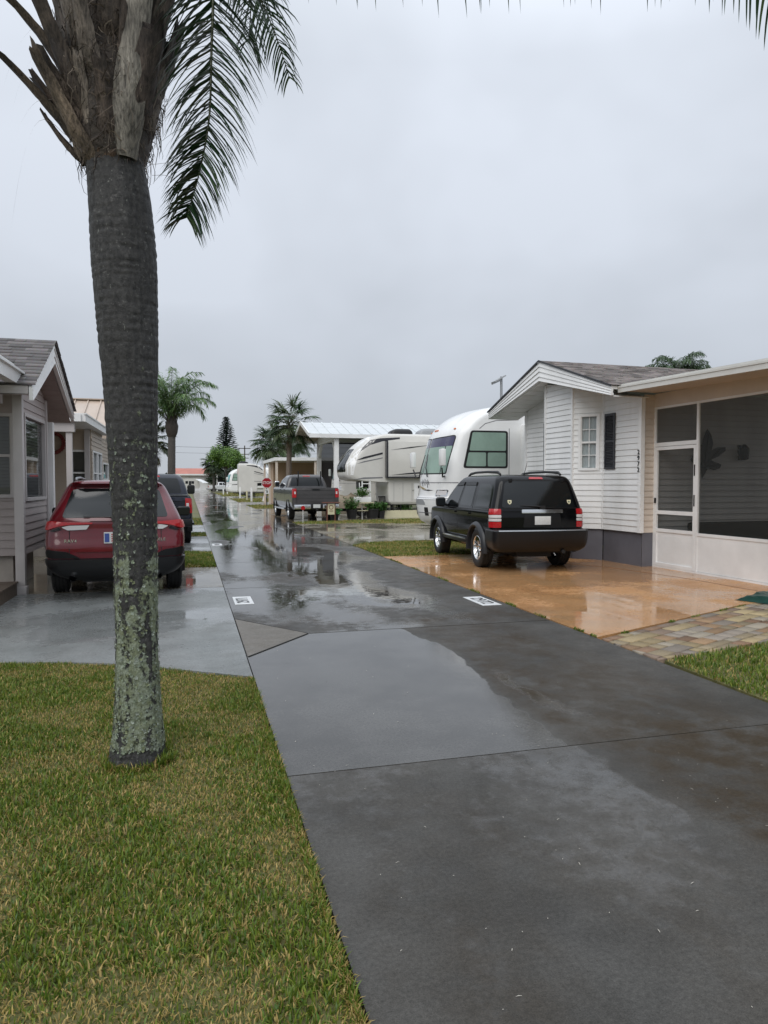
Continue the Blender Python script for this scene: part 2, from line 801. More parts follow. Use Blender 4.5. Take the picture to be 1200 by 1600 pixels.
w = bpy.data.worlds.new('World')
S.world = w
w.use_nodes = True
N, L = nt(w)
bg = N['Background']
sky = N.new('ShaderNodeTexSky')
sky.sky_type = 'NISHITA'
sky.sun_disc = False
sky.sun_elevation = R(42)
sky.sun_rotation = R(218)
L.new(sky.outputs[0], bg.inputs[0])
bg.inputs[1].default_value = .06
# the closed cloud deck: pale grey, brighter towards the zenith, soft lumps
tc = N.new('ShaderNodeTexCoord')
sx = N.new('ShaderNodeSeparateXYZ')
L.new(tc.outputs['Generated'], sx.inputs[0])
mp = N.new('ShaderNodeMapping')
mp.inputs['Scale'].default_value = (1.0, 1.0, 1.5)
L.new(tc.outputs['Generated'], mp.inputs[0])
n1 = N.new('ShaderNodeTexNoise')
n1.inputs['Scale'].default_value = 1.7
n1.inputs['Detail'].default_value = 4
n1.inputs['Roughness'].default_value = .5
n1.inputs['Distortion'].default_value = .1
L.new(mp.outputs[0], n1.inputs['Vector'])
cr = N.new('ShaderNodeValToRGB')
cr.color_ramp.elements[0].position = .36
cr.color_ramp.elements[0].color = (.435, .468, .517, 1)
cr.color_ramp.elements[1].position = .66
cr.color_ramp.elements[1].color = (.605, .648, .72, 1)
L.new(n1.outputs['Fac'], cr.inputs[0])
el = N.new('ShaderNodeValToRGB')          # luminance of an overcast sky against height
e = el.color_ramp.elements
e[0].position = 0
e[0].color = (.80, .80, .80, 1)
e[1].position = 1
e[1].color = (2.6, 2.6, 2.55, 1)
a = e.new(.12)
a.color = (.88, .88, .88, 1)
a = e.new(.5)
a.color = (1.12, 1.12, 1.12, 1)
L.new(sx.outputs['Z'], el.inputs[0])
mu = N.new('ShaderNodeMix')
mu.data_type = 'RGBA'
mu.blend_type = 'MULTIPLY'
mu.inputs[0].default_value = 1
L.new(cr.outputs[0], mu.inputs[6])
L.new(el.outputs[0], mu.inputs[7])
b2 = N.new('ShaderNodeBackground')
L.new(mu.outputs[2], b2.inputs[0])
b2.inputs[1].default_value = 1.06
mxs = N.new('ShaderNodeMixShader')
mxs.inputs[0].default_value = .93
L.new(bg.outputs[0], mxs.inputs[1])
L.new(b2.outputs[0], mxs.inputs[2])
L.new(mxs.outputs[0], N['World Output'].inputs['Surface'])

sun = bpy.data.lights.new('sun', 'SUN')
sun.energy = 1.25
sun.angle = R(50)
sun.color = (1, .965, .915)
so = bpy.data.objects.new('sun', sun)
COL.objects.link(so)
so.rotation_euler = (R(48), 0, R(-38))

# ================================================================== shared materials
M = {}
M['white_trim'] = mat('white_trim', (.81, .81, .80), .38, var=.05, vscale=3, dirt=.25, dirtcol=(.45, .44, .42))
M['white_siding'] = mat('white_siding', (.80, .80, .79), .42, var=.05, vscale=3.5, bump=.05, bscale=25, dirt=.55, dirtcol=(.56, .56, .53), stretch=(1, 1, .2))
M['beige_siding'] = mat('beige_siding', (.40, .35, .335), .5, var=.07, vscale=2.2, bump=.05, bscale=25, dirt=.3, dirtcol=(.22, .19, .18))
M['tan_siding'] = mat('tan_siding', (.43, .36, .29), .5, var=.06, vscale=2.2, bump=.05, bscale=25, dirt=.2, dirtcol=(.25, .21, .17))
M['soffit'] = mat('soffit', (.33, .27, .25), .55, var=.05)
M['beige_trim'] = mat('beige_trim', (.50, .47, .46), .45, var=.06, vscale=3, dirt=.3, dirtcol=(.3, .27, .25))
M['beige_and_shade'] = mat('beige_and_shade', (.62, .54, .46), .5, var=.05, vscale=3)  # porch beige; also the white return wall's shade put into colour
M['skirt'] = mat('skirt', (.125, .125, .145), .5, var=.12, vscale=2.5, bump=.08, bscale=30, dirt=.25, dirtcol=(.09, .085, .09))
M['black'] = mat('black_plastic', (.015, .015, .016), .42)
M['rubber'] = mat('rubber', (.018, .018, .018), .62, var=.35, vscale=14, bump=.2, bscale=60)
M['chrome'] = mat('chrome', (.78, .79, .8), .12, metal=1, rvar=.06, vscale=20)
M['alloy'] = mat('alloy', (.55, .56, .57), .25, metal=1)
M['dark_hole'] = mat('dark_hole', (.012, .012, .012), .8)
M['car_glass'] = mat('car_glass', (.008, .010, .011), .04, ior=1.5, bump=.035, bscale=90, rvar=.03, vscale=60)
M['pane'] = glass_mat('pane_glass', (.72, .76, .76))
M['pane_dark'] = glass_mat('pane_dark', (.30, .34, .35))
M['curtain'] = mat('curtain', (.62, .63, .64), .8, var=.12, vscale=9, stretch=(6, 6, 1))
M['blind'] = mat('blind', (.40, .38, .37), .6)
M['red_lens'] = mat('red_lens', (.42, .012, .016), .12, coat=.6, bump=.06, bscale=120, var=.2, vscale=40)
M['clear_lens'] = mat('clear_lens', (.62, .60, .60), .12, coat=.5, bump=.06, bscale=120)
M['amber'] = mat('amber', (.55, .14, .02), .3)
M['wood'] = mat('wood', (.10, .075, .055), .55, var=.35, vscale=5, stretch=(1, 8, 1), bump=.2, bscale=30)
M['steel'] = mat('steel', (.35, .36, .37), .4, metal=.8)
M['white_paint'] = mat('white_paint', (.72, .73, .72), .4, var=.1, vscale=12)


def shingle_mat(name, c1, c2):
    m = bpy.data.materials.new(name)
    m.use_nodes = True
    N, L = nt(m)
    b = N['Principled BSDF']
    a = N.new('ShaderNodeAttribute')
    a.attribute_name = 'col'
    tc = N.new('ShaderNodeTexCoord')
    n = N.new('ShaderNodeTexNoise')
    n.inputs['Scale'].default_value = 40
    n.inputs['Detail'].default_value = 6
    L.new(tc.outputs['Object'], n.inputs['Vector'])
    mx = N.new('ShaderNodeMix')
    mx.data_type = 'RGBA'
    mx.inputs[6].default_value = (*c1, 1)
    mx.inputs[7].default_value = (*c2, 1)
    L.new(a.outputs['Fac'], mx.inputs[0])
    m2 = N.new('ShaderNodeMix')
    m2.data_type = 'RGBA'
    m2.blend_type = 'OVERLAY'
    m2.inputs[0].default_value = .5
    L.new(mx.outputs[2], m2.inputs[6])
    L.new(n.outputs['Color'], m2.inputs[7])
    L.new(m2.outputs[2], b.inputs['Base Color'])
    b.inputs['Roughness'].default_value = .55
    bp = N.new('ShaderNodeBump')
    bp.inputs['Strength'].default_value = .3
    L.new(n.outputs['Fac'], bp.inputs['Height'])
    L.new(bp.outputs[0], b.inputs['Normal'])
    return m


M['shingle'] = shingle_mat('shingle', (.085, .072, .066), (.24, .205, .19))
M['shingle_dark'] = shingle_mat('shingle_dark', (.055, .05, .05), (.15, .135, .135))


def shingles(name, O, U, D, wid, length, parent, m, expo=.14, seed=1, N=None):
    """shingle courses: O top-left corner (ridge), U along the ridge, D down the slope"""
    rnd = random.Random(seed)
    O, U, D = V(O), V(U).normalized(), V(D).normalized()
    Nn = U.cross(D)
    if Nn.z < 0:
        Nn = -Nn
    vs, lp, st, col = [], [], [], []
    k = 0
    rows = int(math.ceil(length / expo))
    for r in range(rows):
        a, b = r * expo, min(length, (r + 1) * expo)
        u = -rnd.random() * .3
        while u < wid:
            wd = rnd.choice([.12, .16, .2, .26, .33])
            u0, u1 = max(0, u), min(wid, u + wd)
            u += wd
            if u1 - u0 < .01:
                continue
            t = rnd.choice([.010, .010, .017])
            c = rnd.random() ** 1.3
            q = len(vs)
            for (uu, dd, hh) in ((u0, a, .003), (u1, a, .003), (u1, b, t), (u0, b, t), (u0, b, 0), (u1, b, 0)):
                vs.append(O + U * uu + D * dd + Nn * hh)
                col.append((c, c, c, 1))
            for f in ((0, 1, 2, 3), (3, 2, 5, 4)):
                st.append(k)
                lp += [q + i for i in f]
                k += 4
    return np_mesh(name, [tuple(p) for p in vs], lp, st, m, parent, col=col)


# ================================================================== ground sheets
def fbm(x, y, z=0., o=4):
    return noise.fractal((x, y, z), 1.0, 2.0, o)      # about -1..1


def sstep(a, b, x):
    t = min(1, max(0, (x - a) / (b - a)))
    return t * t * (3 - 2 * t)


def wet_mat(name, dry, damp, stain, rough_dry=.45, rough_film=.13, bump=.25, bscale=140, joints=False):
    """wet concrete: 'film' 0..1 is standing water, 'stain' brown tint"""
    m = bpy.data.materials.new(name)
    m.use_nodes = True
    N, L = nt(m)
    b = N['Principled BSDF']
    b.inputs['IOR'].default_value = 1.45
    tc = N.new('ShaderNodeTexCoord')

    def noi(scale, detail=5, rough=.6, st=(1, 1, 1)):
        mp = N.new('ShaderNodeMapping')
        mp.inputs['Scale'].default_value = st
        L.new(tc.outputs['Object'], mp.inputs[0])
        n = N.new('ShaderNodeTexNoise')
        n.inputs['Scale'].default_value = scale
        n.inputs['Detail'].default_value = detail
        n.inputs['Roughness'].default_value = rough
        L.new(mp.outputs[0], n.inputs['Vector'])
        return n.outputs['Fac']

    def mr(x, a, b_, c=0., d=1., smooth=True):
        r = N.new('ShaderNodeMapRange')
        if smooth:
            r.interpolation_type = 'SMOOTHSTEP'
        for i, q in enumerate((a, b_, c, d)):
            r.inputs[i + 1].default_value = q
        L.new(x, r.inputs[0])
        return r.outputs[0]

    def mixc(f, a, b_):
        x = N.new('ShaderNodeMix')
        x.data_type = 'RGBA'
        for i, q in ((0, f), (6, a), (7, b_)):
            if hasattr(q, 'links'):
                L.new(q, x.inputs[i])
            else:
                x.inputs[i].default_value = (*q, 1) if i else q
        return x.outputs[2]

    def math_(op, a, b_):
        x = N.new('ShaderNodeMath')
        x.operation = op
        for i, q in enumerate((a, b_)):
            if hasattr(q, 'links'):
                L.new(q, x.inputs[i])
            else:
                x.inputs[i].default_value = q
        return x.outputs[0]
    fa = N.new('ShaderNodeAttribute')
    fa.attribute_name = 'film'
    sa = N.new('ShaderNodeAttribute')
    sa.attribute_name = 'stain'
    fine = noi(9, 8, .65)
    film = mr(math_('ADD', fa.outputs['Fac'], math_('MULTIPLY', math_('SUBTRACT', fine, .5), .55)), .38, .62)
    blot = noi(1.3, 8, .65)
    speck = noi(55, 6, .7)
    c = mixc(mr(blot, .35, .65), dry, damp)
    c = mixc(math_('MULTIPLY', sa.outputs['Fac'], mr(noi(3.2, 8, .7), .30, .62)), c, stain)
    c2 = N.new('ShaderNodeMix')
    c2.data_type = 'RGBA'
    c2.blend_type = 'MULTIPLY'
    c2.inputs[0].default_value = 1
    L.new(c, c2.inputs[6])
    g = math_('MULTIPLY', mr(speck, .3, .7, .70, 1.30, False), mr(noi(190, 3, .7), .3, .72, .72, 1.32, False))
    cb = N.new('ShaderNodeCombineColor')
    for i in range(3):
        L.new(g, cb.inputs[i])
    L.new(cb.outputs[0], c2.inputs[7])
    L.new(c2.outputs[2], b.inputs['Base Color'])
    rd = mr(noi(5, 6, .7), .3, .7, rough_dry - .09, rough_dry + .09)
    x = N.new('ShaderNodeMix')
    L.new(film, x.inputs[0])
    L.new(rd, x.inputs[2])
    x.inputs[3].default_value = rough_film
    pa = N.new('ShaderNodeAttribute')
    pa.attribute_name = 'pool'
    pool = mr(math_('ADD', pa.outputs['Fac'], math_('MULTIPLY', math_('SUBTRACT', noi(3.5, 7, .6, (1, .6, 1)), .5), .8)), .40, .60)
    y = N.new('ShaderNodeMix')
    L.new(pool, y.inputs[0])
    L.new(x.outputs[0], y.inputs[2])
    y.inputs[3].default_value = .012
    L.new(y.outputs[0], b.inputs['Roughness'])
    sp = mr(math_('MAXIMUM', film, pool), 0, 1, .13, .5, False)
    L.new(sp, b.inputs['Specular IOR Level'])
    bp = N.new('ShaderNodeBump')
    bp.inputs['Distance'].default_value = .004
    st = math_('MULTIPLY', math_('SUBTRACT', 1., math_('MULTIPLY', film, .82)), bump)
    st = math_('MULTIPLY', st, math_('SUBTRACT', 1., math_('MULTIPLY', pool, .97)))
    L.new(st, bp.inputs['Strength'])
    L.new(noi(bscale, 5, .6), bp.inputs['Height'])
    bp2 = N.new('ShaderNodeBump')          # gentle unevenness
    bp2.inputs['Strength'].default_value = .05
    bp2.inputs['Distance'].default_value = .02
    L.new(noi(4, 3, .5), bp2.inputs['Height'])
    L.new(bp.outputs[0], bp2.inputs['Normal'])
    L.new(bp2.outputs[0], b.inputs['Normal'])
    return m


M['road'] = wet_mat('wet_concrete', (.080, .077, .071), (.050, .048, .044), (.040, .029, .017), .42, .09)
M['drive_grey'] = wet_mat('painted_grey_concrete', (.235, .245, .242), (.185, .195, .192), (.12, .12, .112), .34, .12, bump=.2, bscale=60)
M['drive_orange'] = wet_mat('painted_orange_concrete', (.50, .272, .122), (.41, .205, .085), (.34, .21, .11), .34, .10, bump=.12, bscale=60)
M['drive_tan'] = wet_mat('tan_concrete', (.25, .225, .175), (.185, .165, .13), (.12, .10, .07), .30, .10, bump=.2, bscale=60)
M['apron'] = wet_mat('apron_concrete', (.165, .15, .13), (.13, .118, .10), (.12, .10, .08), .40, .2)
M['soil'] = mat('turf_soil', (.055, .066, .018), .8, var=.5, vscale=9, col2=(.15, .13, .045), bump=.6, bscale=60)
M['far_grass'] = mat('far_grass', (.085, .10, .035), .8, var=.4, vscale=.4, col2=(.15, .13, .06))

gm = MB()
gm.grid(lambda x, y: (x, y, -.06), [-700, -60, -20, 0, 20, 60, 700], [-300, -20, 0, 40, 120, 400, 1500], smooth=False)
struct(gm.build('ground', M['far_grass'], recalc=False))


def sheet_np(x0, x1, y0, y1, dx, dy, z, fn, acc, warp=None):
    """grid piece appended to acc; fn(x,y)->(film, stain, pool)"""
    nx, ny = max(1, int(round((x1 - x0) / dx))), max(1, int(round((y1 - y0) / dy)))
    o = len(acc['v'])
    for j in range(ny + 1):
        for i in range(nx + 1):
            x, y = x0 + (x1 - x0) * i / nx, y0 + (y1 - y0) * j / ny
            acc['v'].append((x, y, z))
            for k, q in zip(('film', 'stain', 'pool'), fn(x, y)):
                acc[k].append(q)
    for j in range(ny):
        for i in range(nx):
            a = o + j * (nx + 1) + i
            acc['f'].append((a, a + 1, a + nx + 2, a + nx + 1))
    # skirts so that slab edges have thickness
    for (pa, pb) in (((x0, y0), (x1, y0)), ((x1, y0), (x1, y1)), ((x1, y1), (x0, y1)), ((x0, y1), (x0, y0))):
        q = len(acc['v'])
        for p, zz in ((pa, z - .0005), (pb, z - .0005), (pb, z - .1), (pa, z - .1)):
            acc['v'].append((*p, zz))
            for k, val in zip(('film', 'stain', 'pool'), (0, .5, 0)):
                acc[k].append(val)
        acc['f'].append((q, q + 1, q + 2, q + 3))


def build_acc(name, acc, m):
    lp = [i for f in acc['f'] for i in f]
    st = list(range(0, len(lp), 4))
    return np_mesh(name, acc['v'], lp, st, m, attrs={k: acc[k] for k in ('film', 'stain', 'pool')})


def new_acc():
    return dict(v=[], f=[], film=[], stain=[], pool=[])


def road_fn(x, y):
    n = fbm(x * .8, y * .45, 3.1)
    n2 = fbm(x * 2.6, y * 1.4, 9.7)
    edge = 2.40 + .10 * n + .07 * n2
    if y < 3.83:
        edge = 2.37 + .09 * n2 + .05 * n + .035 * fbm(x * 7, y * 5, 1.7)
        film = sstep(edge + .05, edge - .06, x)
        film *= .34 + .10 * sstep(2.2, 3.6, y + .5 * n) + .20 * sstep(1.1, 2.1, x + .4 * n) * sstep(1.9, 3.0, y) + .13 * n2 + .08 * n
        stain = .25 + .3 * n2 + sstep(edge - .05, edge + .2, x) * (.75 + .4 * n2)
        pool = 0
    elif y < 7.48:
        edge = 2.26 + .16 * sstep(4.5, 6.8, y) - .15 * sstep(6.3, 7.4, y) + .05 * n + .06 * n2 + .04 * fbm(x * 7, y * 5, 1.7)
        film = sstep(edge + .04, edge - .05, x)
        strip = sstep(.16, .03, abs(x - (2.58 + .25 * n))) * sstep(3.9, 4.3, y) * sstep(6.2, 5.2, y)
        film = max(film, .52 * strip + .25 * n2 * strip)
        stain = sstep(edge - .02, edge + .1, x) * sstep(4.1, 3.2, x + .3 * n) * (.75 + .5 * n2)
        pool = .25 * sstep(edge, edge - .35, x) * sstep(.9, 1.4, x) + .1 * n2
    else:
        far = sstep(9, 24, y)
        film = .62 + .5 * n + .1 * n2 - .45 * sstep(2.9, 3.6, x) * (1 - far) + .12 * far
        pn = fbm(x * .9, y * .33, 21.5)
        pool = .30 + .9 * pn - .35 * sstep(.9, .3, abs(x - .3)) + .20 * sstep(1.2, .3, abs(x - 1.9 - .35 * far))
        pool -= .55 * sstep(2.7, 3.4, x) * (1 - far)
        pool *= sstep(8.2, 9.2, y)
        stain = .35 + .5 * n2 + .45 * sstep(.5, 0, abs(y - 7.9)) * sstep(2, 2.7, x)
    return film, min(1, max(0, stain)), min(1, max(0, pool))


acc = new_acc()
RX0, RX1 = .5, 4.06
ys = [-6, -3.4, .2, 3.83, 7.48, 11.03, 14.65, 18.25, 21.9, 25.5, 29.1, 32.7, 36.3]
for a, b in zip(ys[:-1], ys[1:]):
    q = .06 if b < 20 else .12
    if a < 0:
        q = .3
    sheet_np(RX0, RX1, a + (.010 if a > 7 else .005), b - (.010 if b > 7 else .005), q, q * (1 if b < 9 else 1.6), 0, road_fn, acc)
y = 36.3
while y < 190:
    sheet_np(RX0, RX1, y + .006, y + 7.2 - .006, .3, .6, 0, road_fn, acc)
    y += 7.2
sheet_np(-40, 40, 190.5, 198, 4, 4, 0, road_fn, acc)
road = build_acc('road', acc, M['road'])
struct(road)

# triangular apron slab, a shade lighter, with the sawn joints round it
am = MB()
tri = [(.503, 8.49), (.503, 6.62), (1.2, 7.48)]
am.prism(tri, (0, 0, .0005), (1, 0, 0), (0, 1, 0), (0, 0, 1), .0035)
ap = am.build('road_apron', M['apron'])
for k, val in (('film', .35), ('stain', .2), ('pool', 0.)):
    at = ap.data.attributes.new(k, 'FLOAT', 'POINT')
    at.data.foreach_set('value', [val] * len(ap.data.vertices))
struct(ap)
jm = MB()
for p, q in (((.51, 8.50), (1.2, 7.49)), ((1.2, 7.47), (.51, 6.61))):
    jm.bar((*p, .0035), (*q, .0035), .014, .004)
struct(jm.build('road_joint', M['dark_hole']))

# debris on the wet slab: short straws and leaf bits
lv = Leaves()
for i in range(260):
    y = 1.7 + 6.5 * rng.random() ** 1.6
    x = .6 + 3.3 * rng.random()
    a = rng.random() * PI
    l = .003 + .010 * rng.random() ** 3
    d = V((math.cos(a), math.sin(a), 0)) * l
    p = V((x, y, .002))
    k = rng.random()
    c = (.45, .42, .36) if k < .55 else (.05, .04, .03)
    lv.strip([p - d, p + V((0, 0, .002)), p + d], [.0008, .0016, 0], (-math.sin(a), math.cos(a), 0), c)
M['bits'] = attr_mat('leaf_bits', rough=.5)
tag(lv.build('litter', M['bits']), kind='stuff')


# ------------------------------------------------------------------ driveways: polygons cut from a grid
def poly_sheet(name, poly, m, fn, z=.004, res=.15, thick=.10):
    bm = bmesh.new()
    vs = [bm.verts.new((x, y, 0)) for x, y in poly]
    bm.faces.new(vs)
    xs, yy = [p[0] for p in poly], [p[1] for p in poly]
    for ax, lo, hi in ((0, min(xs), max(xs)), (1, min(yy), max(yy))):
        n = int((hi - lo) / res)
        for i in range(1, n + 1):
            c = lo + (hi - lo) * i / (n + 1)
            bmesh.ops.bisect_plane(bm, geom=bm.verts[:] + bm.edges[:] + bm.faces[:],
                                   plane_co=(c, 0, 0) if ax == 0 else (0, c, 0), plane_no=(1, 0, 0) if ax == 0 else (0, 1, 0))
    for v in bm.verts:
        v.co.z = z
    be = [e_ for e_ in bm.edges if len(e_.link_faces) == 1]
    r = bmesh.ops.extrude_edge_only(bm, edges=be)
    for v in [g for g in r['geom'] if isinstance(g, bmesh.types.BMVert)]:
        v.co.z = z - thick
    bmesh.ops.recalc_face_normals(bm, faces=bm.faces)
    me = bpy.data.meshes.new(name)
    bm.to_mesh(me)
    bm.free()
    A = [fn(v.co.x, v.co.y) for v in me.vertices]
    for i, k in enumerate(('film', 'stain', 'pool')):
        at = me.attributes.new(k, 'FLOAT', 'POINT')
        at.data.foreach_set('value', [q[i] for q in A])
    me.materials.append(m)
    o = bpy.data.objects.new(name, me)
    COL.objects.link(o)
    return struct(o)


def drive_fn(f0, fa, p0, pa, sc=.8, s0=.3):
    def f(x, y):
        n = fbm(x * sc, y * sc, f0 * 17)
        n2 = fbm(x * 2.4, y * 2.4, 5.5)
        return f0 + fa * n, min(1, max(0, s0 + .6 * n2)), min(1, max(0, p0 + pa * n + .15 * n2))
    return f


# left: pale painted drive under the red SUV, with a flared near corner
dl = [(.49, 5.90), (.11, 6.16), (-.27, 6.43), (-.71, 6.68), (-1.1, 6.84), (-1.65, 6.97), (-3.2, 7.3), (-5.5, 7.5), (-5.5, 17.0), (-1.25, 17.0), (-1.25, 14.05), (.49, 13.95)]
poly_sheet('driveway', dl[:8] + [(-5.5, 11.2), (.49, 11.2)], M['drive_grey'], drive_fn(.5, .5, .30, .6, s0=.2))
poly_sheet('driveway', [(.49, 11.22), (-5.5, 11.22), (-5.5, 17.0), (-1.3, 17.0), (-1.3, 14.05), (.49, 13.95)], M['drive_tan'], drive_fn(.5, .4, .25, .5, s0=.7))
poly_sheet('driveway', [(.49, 17.2), (-5.5, 17.2), (-5.5, 22.2), (.49, 22.2)], M['drive_grey'], drive_fn(.55, .4, .35, .5, s0=.5))
poly_sheet('driveway', [(.49, 23.9), (-5.5, 23.9), (-5.5, 28.4), (.49, 28.4)], M['drive_grey'], drive_fn(.55, .4, .35, .5, s0=.5))
# right: orange drive before the white house
od = [(4.075, 14.95), (4.075, 6.49), (5.5, 7.08), (7.0, 7.74), (9.0, 8.05), (9.2, 8.3), (9.2, 15.05), (5.4, 14.97)]


def orange_fn(x, y):
    n = fbm(x * .7, y * .7, 2.2)
    n2 = fbm(x * 2.0, y * 1.3, 7.7)
    film = .62 + .5 * n
    pool = .24 + .6 * n2 + .3 * n - .3 * sstep(7.2, 8.2, x)
    return film, min(1, max(0, .35 + .7 * n)), min(1, max(0, pool))


poly_sheet('driveway', od, M['drive_orange'], orange_fn, z=.006)
# darker groove following the house front
jm = MB()
hp = [(5.9, 14.4), (7.2, 12.7), (7.7, 11.9), (8.05, 10.2), (8.15, 8.3)]
for p, q in zip(hp[:-1], hp[1:]):
    jm.bar((*p, .0065), (*q, .0065), .03, .004)
M['groove'] = mat('orange_groove', (.20, .085, .035), .4)
struct(jm.build('driveway_joint', M['groove']))
# right: grey-tan drive before the motorhome, drive under the grey pickup
poly_sheet('driveway', [(4.075, 18.1), (5.1, 18.9), (7.3, 19.0), (22, 18.2), (22, 27.0), (9.6, 27.0), (6.0, 28.2), (4.075, 27.9)], M['drive_tan'], drive_fn(.6, .5, .40, .6, s0=.3))
poly_sheet('driveway', [(4.075, 29.4), (6.6, 30.2), (14, 32.0), (22, 32.0), (22, 40), (8.3, 40), (8.3, 45), (4.075, 46)], M['drive_tan'], drive_fn(.6, .5, .40, .6, s0=.8))
poly_sheet('driveway', [(4.075, 54.0), (9, 55), (20, 55), (20, 66), (4.075, 62)], M['apron'], drive_fn(.6, .5, .30, .6, s0=.2))
poly_sheet('driveway', [(4.075, 78.0), (20, 79), (20, 90), (4.075, 92)], M['drive_tan'], drive_fn(.6, .5, .30, .6, s0=.2))

# paver walk: each stone a bevelled slab, all one path surface
pm = MB()
rnd = random.Random(4)
P0, P1 = V((4.10, 6.44)), V((7.10, 7.75))
ud = (P1 - P0).normalized()
vd = V((ud.y, -ud.x))
pcol = []
row = 0
vv = .005
stones = []
while vv < 1.5:
    h = rnd.choice([.12, .15, .18])
    u = -.6 + rnd.random() * .3
    while u < 5.2:
        l = rnd.choice([.16, .2, .24, .28, .34])
        stones.append((u, u + l, vv, vv + h))
        u += l
    vv += h
pal = [(.25, .20, .13), (.29, .225, .13), (.235, .20, .165), (.20, .125, .08), (.26, .17, .10), (.26, .225, .175), (.33, .26, .15), (.19, .14, .105)]
vs, lp, st, col = [], [], [], []
k = 0
for (a, b, c, d) in stones:
    g = .007
    poly = [(a + g, c + g), (b - g, c + g), (b - g, d - g), (a + g, d - g)]
    W = [P0 + ud * p[0] + vd * p[1] for p in poly]
    # keep between road edge and the lawn edge
    pl = clip([(p.x, p.y) for p in W], -1, 0, -4.085)
    # lawn border from (4.10,5.47) to (5.59,5.81) to (9,6.6)
    pl = clip(pl, .25, -1, .25 * 4.10 - 5.50) if len(pl) > 2 else pl
    if len(pl) < 3:
        continue
    z = .002 + rnd.random() * .006
    cc = jit(rnd.choice(pal), rnd, .8, 1.25)
    cx, cy = sum(p[0] for p in pl) / len(pl), sum(p[1] for p in pl) / len(pl)
    o = len(vs)
    n = len(pl)
    for s_, zz in ((1, -.06), (1, z - .006), (.96, z)):
        for p in pl:
            vs.append((cx + (p[0] - cx) * s_, cy + (p[1] - cy) * s_, zz))
            col.append((*cc, 1))
    for r_ in range(2):
        for i in range(n):
            st.append(k)
            lp += [o + r_ * n + i, o + r_ * n + (i + 1) % n, o + (r_ + 1) * n + (i + 1) % n, o + (r_ + 1) * n + i]
            k += 4
    st.append(k)
    lp += [o + 2 * n + i for i in range(n)]
    k += n
M['paver'] = attr_mat('paver_stone', rough=.55, bump=.9, bscale=38, ior=1.25)
struct(np_mesh('path', vs, lp, st, M['paver'], col=col))


# ------------------------------------------------------------------ lawns
def in_poly(px, py, poly):
    c = np.zeros(len(px), bool)
    n = len(poly)
    for i in range(n):
        x0, y0 = poly[i]
        x1, y1 = poly[(i + 1) % n]
        m_ = ((y0 > py) != (y1 > py))
        with np.errstate(divide='ignore', invalid='ignore'):
            xx = (x1 - x0) * (py - y0) / (y1 - y0) + x0
        c ^= m_ & (px < xx)
    return c


M['grass'] = attr_mat('grass_blade', rough=.38, trans=.25)


def value_noise(x, y, seed):
    r = np.random.default_rng(seed)
    g = r.random((64, 64))
    xi, yi = np.floor(x).astype(int), np.floor(y).astype(int)
    fx, fy = x - xi, y - yi
    fx, fy = fx * fx * (3 - 2 * fx), fy * fy * (3 - 2 * fy)
    a, b, c, d = g[xi % 64, yi % 64], g[(xi + 1) % 64, yi % 64], g[xi % 64, (yi + 1) % 64], g[(xi + 1) % 64, (yi + 1) % 64]
    return (a * (1 - fx) + b * fx) * (1 - fy) + (c * (1 - fx) + d * fx) * fy


